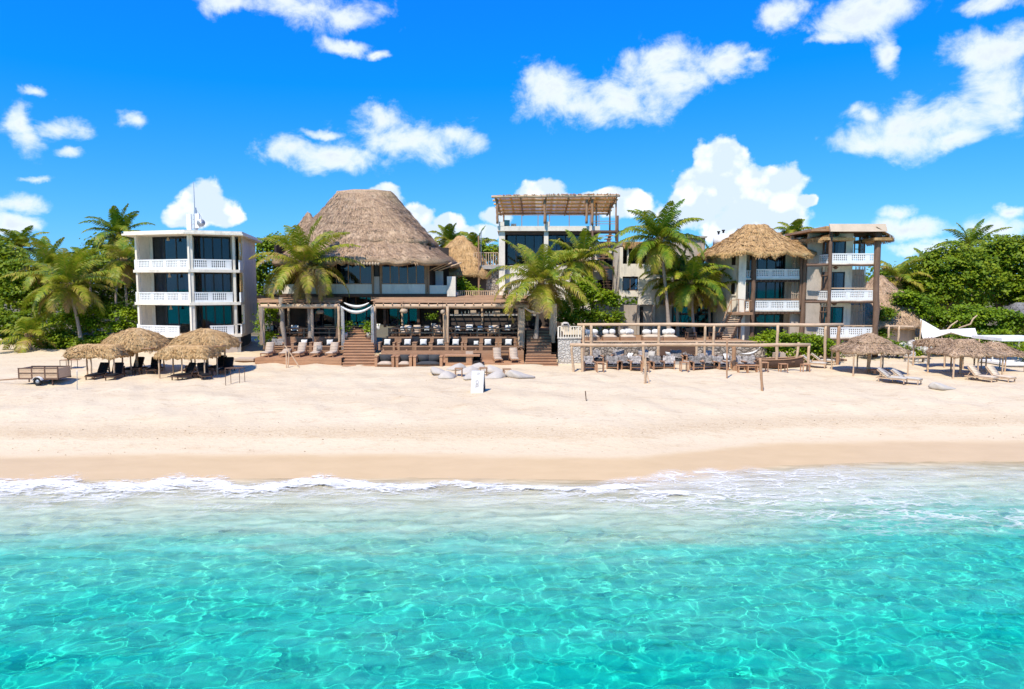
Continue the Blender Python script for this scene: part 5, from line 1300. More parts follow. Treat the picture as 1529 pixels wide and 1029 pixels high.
def mk_table(m, w=.6, h=.5, d=.6):
    def f():
        o = thing("side_table", (0, 0, 0), "x", "table")
        with part(o, "table_top", m) as mb: mb.box((-w / 2, -d / 2, h - .06), (w / 2, d / 2, h))
        for x in (-w / 2 + .05, w / 2 - .05):
            for y in (-d / 2 + .05, d / 2 - .05):
                with part(o, "leg", m) as mb: mb.box((x - .035, y - .035, 0), (x + .035, y + .035, h - .061))
        return o
    return f
T_LOW = Proto(mk_table(M_WOODM, .62, .5)); T_DARK = Proto(mk_table(M_WOODD, .9, .72, .8)); T_STOOL = Proto(mk_table(M_WOODR, .62, .78, .5)); T_BEACH = Proto(mk_table(M_WOODD, .55, .50, .5))
def pillow(loc, rz, label, group, m=None, lean=-.35, sc=1.0, cache={}):
    m = m or M_WHITEF
    if m.name not in cache:
        o = mk_pillow(m); cache[m.name] = o
    else:
        o = cache[m.name].copy(); link(o)
    o.location = loc; o.rotation_euler = (lean, 0, rz); o.scale = (sc, sc, sc); tag(o, label, "pillow", group); return o
def drape(px0, px1, y0, y1, Y, label, seed, tie=None, m=None, cat="curtain", name="linen_curtain"):
    """gathered cloth hanging beside a post"""
    rd = random.Random(seed); x0, x1 = fx(px0, Y), fx(px1, Y); zt, zb = fz(y0, Y), fz(y1, Y); nx, nz = 22, 14; vs = []
    cx = (x0 + x1) / 2; ph = rd.uniform(0, 6)
    for j in range(nz + 1):
        v = j / nz; k = 1.0
        if tie: k = 1 - .5 * math.exp(-((v - tie) / .18) ** 2)
        for i in range(nx + 1):
            u = i / nx; x = cx + (x0 + (x1 - x0) * u - cx) * k
            vs.append((x, Y + .10 * math.sin(u * 26 + ph + .8 * math.sin(v * 4)) * (.5 + .5 * v) * k, zt + (zb - zt) * v + .02 * math.sin(u * 9)))
    b = Vector((cx, Y, zb)); mb = MB(b); w = nx + 1
    mb.add(vs, [(j * w + i, (j + 1) * w + i, (j + 1) * w + i + 1, j * w + i + 1) for j in range(nz) for i in range(nx)])
    o = mb.build(name, m or M_DRAPE, None, True); tag(o, label, cat); return o
def swag(a, b, sag, w, label, seed=1, m=None):
    a = Vector(a); b = Vector(b); n = 20; k = 8; vs = []
    for i in range(n + 1):
        t = i / n; c = a.lerp(b, t) - Vector((0, 0, sag * 4 * t * (1 - t)))
        for j in range(k + 1):
            q = j / k; ww = w * (.35 + .65 * math.sin(math.pi * t) ** .5); vs.append(c + Vector((0, -.12 * math.sin(math.pi * q), -ww * (q - .3) * (1 + .12 * math.sin(7 * t + 5 * q)))))
    mb = MB(a.lerp(b, .5)); mb.add(vs, [(i * (k + 1) + j, (i + 1) * (k + 1) + j, (i + 1) * (k + 1) + j + 1, i * (k + 1) + j + 1) for i in range(n) for j in range(k)])
    o = mb.build("cloth_swag", m or M_WHITEF, None, True); tag(o, label, "fabric"); return o

# ------------------------------------------------------------------ restaurant decks, pergolas and stairs
T1L, T1R, T2, T3 = 2.78, 2.36, 3.12, 4.12
def deck(label, px0, px1, t1, seed):
    x0, x1 = fx(px0, 55), fx(px1, 55); c = Vector(((x0 + x1) / 2, 55, 2.1)); o = thing("wooden_deck", c, label, "deck")
    rd = random.Random(seed)
    def planks(name, xa, xb, ya, yb, zt, m, along=True):
        mb = MB(c); n = int((yb - ya) / .16)
        for i in range(n): y = ya + (yb - ya) * i / n; mb.box((xa, y + .006, zt - .05), (xb, y + (yb - ya) / n - .006, zt + rd.uniform(-.004, .004)))
        mb.build(name, m, o)
    def face(name, xa, xb, y, za, zb, m):
        mb = MB(c); n = max(2, int(round((zb - za) / .2)))
        for i in range(n): mb.box((xa, y + rd.uniform(0, .012), za + (zb - za) * i / n + .008), (xb, y + .06, za + (zb - za) * (i + 1) / n))
        mb.build(name, m, o)
    planks("deck_boards", x0, x1, 55.07, 57.5, t1, M_WOODR); face("deck_fascia", x0, x1, 55.0, 1.9, t1 - .001, M_WOODR)
    planks("deck_boards", x0, x1, 57.57, 60.2, T2, M_WOODM); face("deck_fascia", x0, x1, 57.5, t1 - .04, T2 - .001, M_WOODM)
    planks("deck_boards", x0 - .1, x1 + .1, 60.27, 62.9, T3, M_WOODD); face("deck_fascia", x0, x1, 60.2, T2 - .04, T3 - .001, M_WOODM)
    planks("deck_boards", x0 - .3, x1 + .3, 62.97, 66.0, Z3, M_WOODD); face("deck_fascia", x0, x1, 62.9, T3 - .04, Z3 - .001, M_WOODD)
    with part(o, "end_wall", M_WOODD) as mb: mb.box((x0 + .02, 55.1, 1.9), (x0 + .10, 60.2, t1 - .06)); 
    for y, z0, hs in ((60.35, T3, (.30, .68)), (57.75, T2, (.30,))):
        rb = MB(c)
        for h in hs: rb.box((x0 + .1, y - .05, z0 + h), (x1 - .1, y + .05, z0 + h + .11))
        n = int((x1 - x0) / 1.9)
        for i in range(n + 1): x = x0 + .15 + (x1 - x0 - .3) * i / n; rb.box((x - .06, y + .051, z0), (x + .06, y + .14, z0 + hs[-1] + .1))
        rb.build("railing", M_WOODM, o)
    return o
deckL = deck("tiered wooden deck left of the swagged stairs with a plain low lounger platform", 377, 507.5, T1L, 1)
deckR = deck("long tiered wooden deck of booth seats between the two flights of steps", 558.5, 783, T1R, 2)
def pergola(label, px0, px1, posts, seed, y0=59.0, y1=65.5, cover=True):
    o = thing("pergola", (fx((px0 + px1) / 2, y0), y0, Z3), label, "pergola"); rd = random.Random(seed)
    zf = fz(457.5, y0); zb = fz(448, y1 - 1.2)
    pillar(o, (fx(px0, y0), y0, zf), (fx(px1, y0), y0, zf + .02), .19, seed, M_WOODL, "front_beam", 10, .12)
    pillar(o, (fx(px0 + 3, y1 - 1.2), y1 - 1.2, zb), (fx(px1 - 3, y1 - 1.2), y1 - 1.2, zb), .16, seed + 1, M_WOODM, "back_beam", 8)
    n = int((px1 - px0) / 13)
    for i in range(n + 1):
        px = px0 + 2 + (px1 - px0 - 4) * i / n; pillar(o, (fx(px, y0), y0 - .25, zf + .17), (fx(px, y1 - 1.2), y1, zb + .2), .06, seed + i, M_WOODM, "rafter", 6)
    if cover:
        mb = MB(o.location); m = int((y1 - y0) / .30)
        for i in range(m):
            y = y0 + .5 + (y1 - y0 - .4) * (i + .5) / m; z = zf + .27 + (zb - zf + .02) * (y - y0) / (y1 - 1.2 - y0)
            mb.tube([(fx(px0 + 1, y) + rd.uniform(-.3, .3), y, z), (fx((px0 + px1) / 2, y), y, z + rd.uniform(-.04, .04)), (fx(px1 - 1, y) + rd.uniform(-.3, .3), y, z)], rd.uniform(.04, .06), 5)
        mb.build("stick_roof", M_WOODM, o)
    for px, yy, r, zb0 in posts: pillar(o, (fx(px, yy), yy, zb0), (fx(px, yy), yy, zf + (0 if yy < 61 else .5)), r, int(px), M_WOODL if r < .16 else M_WOODM, "post", 8)
    return o
pergola("weathered pergola shading the deck left of the swagged stairs", 386, 507, ((392, 59.0, .10, T2), (465, 59.2, .13, T2), (505, 58.9, .12, T2), (430, 64, .12, Z3), (500, 64, .12, Z3)), 21)
pergola("long weathered pergola over the booth deck between the two flights of steps", 557, 790, ((559, 58.9, .12, T2), (668, 58.6, .12, T2), (663, 59.2, .11, T2), (775, 59, .12, T2), (782, 58.9, .11, T2), (600, 64, .1, Z3), (720, 64, .1, Z3)), 41)
def stairs(label, px0, px1, n, y0, y1, za, zb, m, tread=.3, px0b=None, px1b=None):
    px0b = px0b or px0; px1b = px1b or px1
    o = thing("wooden_steps", (fx((px0 + px1) / 2, y0), y0, za), label, "stairs"); rd = random.Random(n)
    for i in range(n):
        u = i / (n - 1); y = y0 + (y1 - y0) * i / n; z = za + (zb - za) * (i + 1) / n
        a = px0 + (px0b - px0) * u; b = px1 + (px1b - px1) * u
        with part(o, "tread", m) as mb: mb.box((fx(a, y), y, z - .055), (fx(b, y), y + (y1 - y0) / n + .04, z + rd.uniform(-.004, .004)))
        with part(o, "riser", M_WOODM) as mb: mb.box((fx(a, y) + .03, y + .05, z - (zb - za) / n), (fx(b, y) - .03, y + .08, z - .056))
    return o
stairs("broad plank steps under the white swags, left flight of the two", 508, 559.5, 14, 54.6, 60.6, 2.0, Z3 + .02, M_WOODR, px0b=513, px1b=554)
stairs("reddish lower steps below the crooked palm, right flight of the two", 784, 834, 5, 54.7, 56.6, 2.0, 2.9, M_WOODR, px0b=785, px1b=831)
stairs("dark upper steps behind the linen drapes by the crooked palm", 786, 824, 8, 56.75, 60.6, 2.9, Z3 + .03, M_WOODD)
o = thing("side_deck", (fx(808, 61), 61, 2), "dark landing at the top of the right flight of steps", "deck")
with part(o, "deck_boards", M_WOODM) as mb:
    for i in range(26): mb.box((fx(783, 61), 60.7 + i * .2, Z3 - .04), (fx(835, 61), 60.885 + i * .2, Z3 + .012))
with part(o, "back_wall", M_INNER) as mb: mb.box((fx(680, 66), 66.1, 2), (fx(838, 66), 66.3, fz(447, 66.2)))
with part(o, "side_wall", M_WOODD) as mb: mb.box((fx(834, 60), 57.2, 1.9), (fx(838, 60), 60.6, Z3 + .01))
for px in (803, 822):
    pillar(o, (fx(px, 59.4), 59.4, Z3 - .6), (fx(px, 59.4), 59.4, fz(452, 59.4)), .09, px, M_WOODL)

# drapes and swags
drape(385, 391.5, 459, 515, 58.8, "bundled linen drape at the far left corner post of the deck", 1, .5)
drape(508.2, 513, 458, 525, 58.5, "narrow white cloth strip down the left side of the swagged steps", 2, None, M_WHITEF)
drape(553, 557.5, 458, 527, 58.5, "narrow white cloth strip down the right side of the swagged steps", 3, None, M_WHITEF)
drape(774, 783.5, 461, 520, 58.6, "tied linen drape left of the dark upper steps", 4, .72)
drape(821, 831.5, 454, 512, 58.6, "tall linen drape right of the dark upper steps", 5, .9)
drape(662, 666, 470, 515, 58.5, "thin pale cloth around the middle post of the long pergola", 6, .6)
swag(P(509, 457, 58.3), P(556, 456, 58.3), .50, .26, "front white cloth swag over the left steps")
swag(P(514, 452, 60.5), P(551, 452, 60.5), .30, .26, "rear white cloth swag over the left steps")
swag(P(782, 458, 58.4), P(823, 456, 58.4), .50, .24, "grey white cloth swag over the dark upper steps", m=M_DRAPE)

# loungers on the left platform
gl = "beige loungers on the deck platforms"
for i, (px, rz) in enumerate(((398, 0), (446, -.1), (470.5, .05), (495, -.08))):
    L_BEIGE.put((fx(px, 56.4), 56.35, T1L + .003), rz, ("upright beige lounger at the left end of the low platform", "beige lounger in the middle of the left platform, right of the crossed sticks", "beige lounger carrying a patterned cushion on the left platform", "beige lounger nearest the swagged steps on the left platform")[i], gl)
L_FLAT.put((fx(423, 56.2), 56.3, T1L + .003), .1, "beige lounger lying flat behind the crossed sticks", gl)
pillow((fx(473, 56.2), 56.45, T1L + .48), 0, "patterned grey cushion leaning on a beige lounger", "cushions on the left deck", M_PATF, -.5)
for i, px in enumerate((742.5, 767.5)):
    L_BEIGE.put((fx(px, 55.7), 55.95, T1R + .003), .1, ("left one of the two beige loungers at the right end of the booth deck", "right one of the two beige loungers at the right end of the booth deck")[i], gl)
t = thing("corner_platform", (fx(368, 55), 56, 2), "pale plank corner bench at the foot of the white block", "deck")
with part(t, "bench_top", M_BEIGEF) as mb: mb.box((fx(348, 56), 55.6, T1L - .3), (fx(378, 56), 57, T1L - .12))
with part(t, "base", M_WOODM) as mb: mb.box((fx(350, 56), 55.7, 1.9), (fx(377, 56), 56.9, T1L - .3))
# crossed sticks in front
def cross(px, py, pts, label, seed):
    b = G(px, py); o = thing("stick_tripod", b, label, "sticks")
    for k, (x0, y0, x1, y1) in enumerate(pts):
        with part(o, "stick", M_WOODL) as mb:
            a = P(x0, y0, b.y + .1 * k); c = P(x1, y1, b.y - .1 * k); mb.tube([a, a.lerp(c, .5) + Vector((.02, 0, 0)), c], [.045, .05, .055], 6)
    return o
cross(430, 549, ((425.5, 516, 447, 548.5), (431.5, 520, 430, 550), (427, 524, 427.5, 550)), "crossed bare sticks planted in the sand before the left platform", 1)
cross(965, 573, ((964, 533, 964.5, 573), (963, 536, 962.3, 575), (964.8, 555, 970.5, 577)), "thin propped stakes in the sand before the mottled lounge chairs", 2)

# booths: front row on the sand step, second row on the middle tier
gb = "black booth seats on the middle tier"
row2 = [577, 606, 631, 655, 679, 706, 730, 758]
for i, px in enumerate(row2):
    lab = "%s black booth seat from the left on the middle tier of the long deck" % ORD[i]
    BOOTH.put((fx(px, 58.5), 58.55, T2 + .003), 0, lab, gb)
    dx = (-.05, .05, 0, .1, .02, .25, -.1, .05)[i]
    pillow((fx(px, 58.5) + dx, 58.62, T2 + .41), (i * 37 % 7 - 3) * .08, "white pillow standing on the %s booth seat of the long deck" % ORD[i], "white pillows on the booths", None, -.22, 1.15 if i != 5 else .8)
for i, px in enumerate((450, 489)):
    BOOTH.put((fx(px, 58.5), 58.55, T2 + .003), 0, ("black booth seat behind the middle of the left platform", "black booth seat close to the swagged steps on the left deck")[i], gb, (1.25, 1, 1))
    pillow((fx(px + 1, 58.5), 58.62, T2 + .41), .2 * i, ("white pillow on the black booth in the middle of the left deck", "tilted white pillow on the black booth close to the swagged steps")[i], "white pillows on the booths", None, -.25, 1.05)
CH_THROW.put((fx(412, 58.4), 58.5, T2 + .003), .3, "mottled rattan style chair on the middle tier of the left deck", "mottled chairs", (1.2, 1, .95))
def bench(px0, px1, label, cm, seed, back=True, Y=55.45):
    x0, x1 = fx(px0, Y), fx(px1, Y); w = x1 - x0; o = thing("wooden_booth", ((x0 + x1) / 2, Y, T1R + .003 - .42), label, "sofa", "wooden booths along the sand"); c = o.location
    Y -= .95; o.location.y = Y
    for x in (x0, x1 - .22):
        with part(o, "arm_post", M_WOODR) as mb: mb.box((x, Y - .3, c.z - .2), (x + .22, Y + .45, c.z + 1.0)); mb.box((x - .03, Y - .34, c.z + 1.001), (x + .25, Y + .45, c.z + 1.06))
    with part(o, "base", M_WOODR) as mb: mb.box((x0 + .221, Y - .18, c.z - .2), (x1 - .221, Y + .42, c.z + .36))
    with part(o, "seat_cushion", cm, True) as mb: cushion(mb, (x0 + .23, Y - .3, c.z + .361), (x1 - .23, Y + .40, c.z + .58))
    with part(o, "back_cushion", M_GREYF, True) as mb:
        k = max(1, int(round(w / 1.3)))
        for i in range(k):
            a = x0 + .25 + (w - .5) * i / k; b = x0 + .25 + (w - .5) * (i + 1) / k - .02; mb.hexa([(a, Y + .28, c.z + .5), (b, Y + .28, c.z + .5), (b, Y + .46, c.z + .5), (a, Y + .46, c.z + .5)], [(a, Y + .38, c.z + 1.12), (b, Y + .38, c.z + 1.12), (b, Y + .52, c.z + 1.12), (a, Y + .52, c.z + 1.12)])
    return o
bench(562, 591, "narrow wooden booth with a pale seat right beside the swagged steps", M_BEIGEF, 1)
bench(593, 617, "second narrow wooden booth with a pale seat from the swagged steps", M_BEIGEF, 2)
bench(619, 662, "wide wooden booth with long charcoal cushions on the sand", M_GREYF, 3)
o = thing("wooden_counter", (fx(682, 54.6), 54.6, 2.1), "orange wooden counter with a black panel at the middle of the booth row", "counter")
with part(o, "body", M_WOODR) as mb: mb.box((fx(664, 54.6), 54.5, 1.9), (fx(705, 54.6), 55.3, 2.2 + .75)); mb.box((fx(663, 54.6), 54.42, 2.951), (fx(716, 54.6), 55.35, 3.06))
with part(o, "front_panel", M_BLACKF) as mb: mb.box((fx(668, 54.5), 54.46, 2.5), (fx(695, 54.5), 54.498, 2.92))
with part(o, "backboard", M_BEIGEF) as mb: mb.box((fx(695, 55.3), 55.2, 3.061), (fx(706, 55.3), 55.3, 3.3))
CH_DARK.put((fx(712, 55), 54.9, 2.16), 0, "dark wooden chair between the orange counter and the beige loungers", "dark chairs"); T_DARK.put((fx(752, 55), 56.9, T1R + .002), 0, "dark table behind the two beige loungers of the booth deck", "dark dining tables")

# dining tier
gd = "beige dining chairs on the top tier"; gt = "dark dining tables"; gp = "white cushions on the dining tier"
for i, px in enumerate((604, 621, 654, 737)):
    CH_BEIGE.put((fx(px, 61.2), 61.25, T3 + .004), (i % 3 - 1) * .4, "%s beige dining chair from the left behind the rail of the long deck" % ORD[i], gd)
for i, px in enumerate((590, 636, 682, 701, 718, 747, 765)):
    CH_DARK.put((fx(px, 61.6), 61.6, T3 + .004), (i % 3 - 1) * .5, "%s dark dining chair from the left behind the rail of the long deck" % ORD[i], "dark chairs")
for i, px in enumerate((597, 630, 668, 692, 728, 756)):
    T_DARK.put((fx(px, 62), 62.3, T3 + .004), 0, "%s dark dining table from the left on the top tier of the long deck" % ORD[i], gt)
for i, (px, s) in enumerate(((562, 1.2), (600, .8), (637, .9), (683, .9), (701, 1.25), (717, .95), (734, 1.0), (757.5, 1.15), (610, .95))):
    pillow((fx(px, 61.2), 60.95 + .1 * (i % 2), T3 + (.52 if i else .6)), (i * 29 % 7 - 3) * .12, "white cushion propped by the top tier rail, %s along from the swagged steps" % ORD[i], gp, None, -.3, s)
for i, px in enumerate((420, 458, 478)):
    T_DARK.put((fx(px, 62), 62.2, T3 + .004), 0, "%s dark dining table from the left on the top tier of the left deck" % ORD[i], gt)
for i, px in enumerate((399, 407, 438, 468)):
    CH_DARK.put((fx(px, 61.4), 61.3, T3 + .004), .3 * (i - 1), "%s dark dining chair from the left on the top tier of the left deck" % ORD[i], "dark chairs")
for i, px in enumerate((400, 438)):
    q = fx(px, 61); mb = MB((q, 61.0, T3 + .9)); n = 8; vs = []
    for a in range(n + 1):
        for b in range(n + 1):
            u, v = a / n - .5, b / n; vs.append((q + u * .62, 60.95 + .25 * math.sin(v * 3), T3 + 1.0 - abs(v - .35) * .75 + .04 * math.sin(9 * u)))
    mb.add(vs, [(a * (n + 1) + b, (a + 1) * (n + 1) + b, (a + 1) * (n + 1) + b + 1, a * (n + 1) + b + 1) for a in range(n) for b in range(n)])
    tag(mb.build("white_throw", M_WHITEF, None, True), ("white throw draped over the chair by the left corner drape", "white throw draped over the chair in front of the leaning trunk")[i], "blanket")
# bar at the back, bottles, lamps
o = thing("bar_counter", (fx(726, 64.5), 64.5, Z3 + .01), "grey bar counter in the shade at the back of the long deck", "bar")
with part(o, "counter_top", M_CONC) as mb: mb.box((fx(672, 64.5), 64.0, Z3 + 1.15), (fx(800, 64.5), 64.9, Z3 + 1.25))
with part(o, "counter_front", M_INNER) as mb: mb.box((fx(674, 64.5), 64.15, Z3 + .012), (fx(798, 64.5), 64.8, Z3 + 1.149))
gg = plain("bottle_glass", (.30, .33, .30), .2, .6)
for i in range(11):
    x = fx(684 + i * 5.2, 64.4); mb = MB((x, 64.4, Z3 + 1.25)); z = Z3 + 1.252; mb.tube([(x, 64.4, z), (x, 64.4, z + .16), (x, 64.4, z + .22), (x, 64.4, z + .3)], [.05, .05, .02, .02], 7)
    tag(mb.build("bottle", gg, None, True), "%s glass bottle from the left on the grey bar counter" % ORD[i] if i < 10 else "rightmost glass bottle on the grey bar counter", "bottle", "bottles on the bar")
def lamp(px, py, Y, r, label, square=False):
    c = P(px, py, Y); o = thing("pendant_lamp", c, label, "lamp", "pendant lamps under the pergolas")
    with part(o, "lamp_shade", M_LAMP, not square) as mb:
        if square: mb.box(c + Vector((-r, -r, -.22)), c + Vector((r, r, .22)))
        else: mb.tube([c + Vector((0, 0, z)) for z in (.2, .12, -.06, -.18)], [r * .25, r * .85, r, r * .55], 12)
    with part(o, "cord", M_DARK) as mb: mb.tube([c + Vector((0, 0, .2)), Vector((c.x, c.y, fz(452, Y) + .12))], .015, 5)
for i, (px, py, Y, r, sq, lab) in enumerate(((603, 464.5, 58.8, .36, 0, "wide woven pendant bowl hung on the long pergola's front beam near the swagged steps"), (681.5, 466.5, 60.5, .17, 1, "small square woven lamp just right of the middle post"), (707, 467, 60.5, .25, 1, "square woven lamp hanging in the centre of the bar front"), (742, 468, 60.5, .28, 1, "square woven lamp hanging nearest the right end of the long pergola"), (478, 466, 60.5, .36, 0, "woven pendant bowl under the left pergola beside the swagged steps"), (418, 468, 60.5, .2, 0, "small woven pendant under the left pergola by the leaning trunk"), (661, 466, 58.3, .2, 0, "round pale globe lamp fixed on the middle post"))):
    lamp(px, py, Y, r, lab, sq)
def potted(px, py, Y, label, h=.45, r=.22, lh=.6, seed=1, m=None, z=None):
    b = P(px, py, Y); b.z = z if z is not None else b.z; o = thing("potted_plant", b, label, "plant", "pots beside the steps and tables")
    with part(o, "pot", M_POT, True) as mb: mb.tube([b, b + Vector((0, 0, h * .6)), b + Vector((0, 0, h)), b + Vector((0, 0, h - .04))], [r * .75, r, r * .95, r * .8], 12)
    co, q = leaf_cloud([(0, 0, h + lh * .5, r * 1.5, r * 1.5, lh * .55)], 170, .2, seed, .2); np_mesh("foliage", co, q, m or M_LEAFB, o)
def step_z(y): return 2.0 + (Z3 - 1.98) * (math.floor((y - 54.6) / (6 / 14)) + 1) / 14
potted(515.5, 502, 59.0, "leafy plant in a pale pot on the left edge of the swagged steps", seed=4, z=step_z(59.0)); potted(551, 502, 59.0, "leafy plant in a pale pot on the right edge of the swagged steps", seed=5, z=step_z(59.0))
potted(517, 492, 60.4, "small pale pot at the top left of the swagged steps", .4, .2, .25, 6, z=Z3 + .025); potted(550, 492, 60.4, "small pale pot at the top right of the swagged steps", .4, .2, .25, 7, z=Z3 + .025)
potted(647.5, 490, 63.4, "bushy green plant on the dining tier left of the middle post", .45, .25, .9, 8, z=Z3 + .01)
o = thing("wicker_seat", (fx(799, 62), 62, Z3 + .016), "round black wicker seat in the shade at the top of the dark steps", "armchair")
with part(o, "shell", M_BLACKF, True) as mb: c = o.location; mb.tube([c + Vector((0, 0, z)) for z in (0, .15, .5, .9, 1.1)], [.35, .55, .68, .5, .15], 12)
with part(o, "seat_cushion", M_GREYF, True) as mb: cushion(mb, c + Vector((-.3, -.75, .3)), c + Vector((.3, -.5, .5)))
o = thing("carved_plank", (fx(503, 59), 59.2, T2), "big rough slab of brown wood standing by the left side of the swagged steps", "sculpture")
with part(o, "slab", M_TRUNKW) as mb: c = o.location; mb.hexa([c + Vector(p) for p in ((-.35, 0, 0), (.35, 0, 0), (.35, .2, 0), (-.35, .2, 0))], [c + Vector(p) for p in ((-.15, 0, 2.1), (.3, 0, 2.3), (.3, .2, 2.3), (-.15, .2, 2.1))])
with part(o, "foot", M_TRUNKW) as mb: mb.box(c + Vector((-.5, -.1, 0)), c + Vector((.5, -.005, .12)))

# ------------------------------------------------------------------ beach parasols of thatch
def parasol(name, px, py, Y, w, d, zt, ze, posts, label, m, seed, cat="beach shelter", group="thatched beach shelters", ridge=(.1, .1), rnd=.35, prof=((0, 0), (.5, .45), (1, 1)), tier=True, straws=2200, fr=900, fl=.28, center=True, rag=.12):
    x = fx(px, Y, py); gzv = gz(x, Y); o = thing(name, (x, Y, gzv), label, cat, group)
    thatch("thatch_roof", o, m, ridge, (w / 2, d / 2), zt - gzv, ze - gzv, list(prof), 72, rnd, straws, .38, .022, fr, fl, seed, .035, thick=.14, rag=rag)
    if tier: thatch("thatch_cap", o, m, ridge, (w * .27, d * .27), zt - gzv + .12, zt - gzv - (zt - ze) * .42, [(0, 0), (1, 1)], 48, rnd, straws // 4, .3, .02, fr // 4, .18, seed + 1, .03, thick=.08, rag=.1)
    for k, (dx, dy, r) in enumerate(posts):
        g = gz(x + dx, Y + dy); pillar(o, (x + dx, Y + dy, g - .25), (x + dx, Y + dy, ze - .02 + (.25 if abs(dx) + abs(dy) < .3 else 0)), r, seed * 10 + k, M_WOODL, "post", 7, .2)
    with part(o, "ring_beam", M_WOODM) as mb:
        a, b = w / 2 * .86, d / 2 * .86
        for p, q in (((-a, -b), (a, -b)), ((a, -b), (a, b)), ((a, b), (-a, b)), ((-a, b), (-a, -b))): mb.tube([(x + p[0], Y + p[1], ze - .02), (x + q[0], Y + q[1], ze - .02)], .045, 6)
    return o
def sq(a, b, r=.055, n=3):
    out = []
    for i in range(n): out += [(-a + 2 * a * i / (n - 1), -b, r), (-a + 2 * a * i / (n - 1), b, r)]
    return out
def Z(py, Y): return fz(py, Y)
g = G(148, 566); Y = g.y + 1.0
parasol("thatched_shelter", 149, 530, Y, 3.9, 2.7, Z(514.5, Y), Z(529, Y), sq(1.6, 1.05), "flat topped straw shelter nearest the trailer", M_THU, 3, ridge=(1.3, .5), tier=False, prof=((0, 0), (.35, .6), (1, 1)))
g = G(280, 566); Y = g.y + 1.0
parasol("thatched_shelter", 281, 530, Y, 3.9, 2.6, Z(516, Y), Z(530, Y), sq(1.6, 1.0), "flat topped straw shelter in front of the white block's right bay", M_THU, 4, ridge=(1.3, .5), tier=False, prof=((0, 0), (.35, .6), (1, 1)))
Y = G(205, 557).y + .6
parasol("thatched_shelter", 203, 510, Y, 4.7, 4.2, Z(490, Y), Z(517, Y), [(0, 0, .09), (-1.6, .9, .06), (1.5, 1.0, .06)], "domed shaggy straw parasol behind the trailer side shelter", M_THU, 5, ridge=(.25, .25), rnd=.9, prof=((0, 0), (.35, .6), (.7, .88), (1, 1)), straws=3000, fr=1500, fl=.42, tier=False, rag=.25)
o_dome = parasol("thatched_shelter", 306, 512, Y + .2, 4.8, 4.2, Z(491, Y), Z(514, Y), [(0, .3, .09), (-1.5, .9, .06), (1.3, .4, .07)], "domed shaggy straw parasol against the white block's plinth", M_THU, 6, ridge=(.25, .25), rnd=.9, prof=((0, 0), (.35, .58), (.7, .88), (1, 1)), straws=3000, fr=1500, fl=.42, tier=False, rag=.25)
gb = "black loungers under the left shelters"
for i, (px, py, dy, rz, lab) in enumerate(((136, 569, 0, -.15, "black lounger on the left under the shelter nearest the trailer"), (161, 569, 0, .15, "black lounger on the right under the shelter nearest the trailer"), (192, 559, 0, -.1, "black lounger left of the post under the domed parasol behind the trailer shelter"), (221, 559, 0, .2, "black lounger right of the post under the domed parasol behind the trailer shelter"), (268, 569, 0, -.5, "black lounger strewn with towels under the flat shelter before the white block"), (296, 569, 0, .6, "black lounger turned sideways under the flat shelter before the white block"), (331, 559, 0, .1, "black lounger at the right edge of the parasol by the white block"), (318, 556, 0, -.2, "black lounger deep in the shade of the parasol by the white block"))):
    p = G(px, py); p.y += .95; L_BLACK.put((p.x, p.y, gz(p.x, p.y) - .02), rz, lab, gb)
for i, (px, py, lab) in enumerate(((179, 557, "small dark table between the two left shelters"), (205, 560, "small dark table at the foot of the domed parasol's post"), (312, 562, "small dark table between the loungers by the white block"), (283, 556, "small dark table behind the flat shelter before the white block"))):
    p = G(px, py); T_BEACH.put(p, .1 * i, lab, "small beach tables")
def towel(px, py, dz, label, m, s=.5, seed=1):
    p = G(px, py); mb = MB((p.x, p.y + .7, p.z + dz)); rd = random.Random(seed); n = 6
    vs = [(p.x + (i / n - .5) * s, p.y + .7 + (j / n - .5) * s * 1.2, p.z + dz + .06 * rd.random() + .05 * math.sin(i + j)) for j in range(n + 1) for i in range(n + 1)]
    mb.add(vs, [(j * 7 + i, j * 7 + i + 1, j * 7 + 7 + i + 1, j * 7 + 7 + i) for j in range(6) for i in range(6)])
    tag(mb.build("beach_towel", m, None, True), label, "towel")
towel(268, 566, .5, "orange towel hung on the lounger under the flat shelter before the white block", plain("orange_towel", (.55, .22, .10)), .5, 3)
towel(284, 566, .45, "crumpled white towel under the flat shelter before the white block", M_WHITEF, .6, 4)
# light metal stands on the sand
def stand(px0, px1, y0, y1, label, m, dep=.5):
    p = G((px0 + px1) / 2, y1); x0, x1 = fx(px0, p.y, y1), fx(px1, p.y, y1); zt = fz(y0, p.y); o = thing("metal_stand", p, label, "table frame", "thin metal stands")
    for x in (x0, x1):
        for dy in (0, dep):
            with part(o, "leg", m) as mb: mb.tube([(x + dy * .3, p.y + dy, gz(x, p.y + dy) - .1), (x + dy * .3, p.y + dy, zt)], .022, 6)
    with part(o, "top_frame", m) as mb:
        for a, b in (((x0, 0), (x1, 0)), ((x0 + dep * .3, dep), (x1 + dep * .3, dep)), ((x0, 0), (x0 + dep * .3, dep)), ((x1, 0), (x1 + dep * .3, dep))): mb.tube([(a[0], p.y + a[1], zt), (b[0], p.y + b[1], zt)], .025, 6)
    return o
stand(337, 358, 550, 574, "thin metal table frame on the sand right of the flat shelter", M_RUST); s2 = stand(90, 107, 538, 551, "low dark bench frame between the trailer and the shelter", M_WOODD)
with part(s2, "bench_top", M_WOODM) as mb: c = s2.location; mb.box((fx(88, c.y), c.y - .1, fz(538, c.y)), (fx(109, c.y), c.y + .6, fz(537, c.y)))
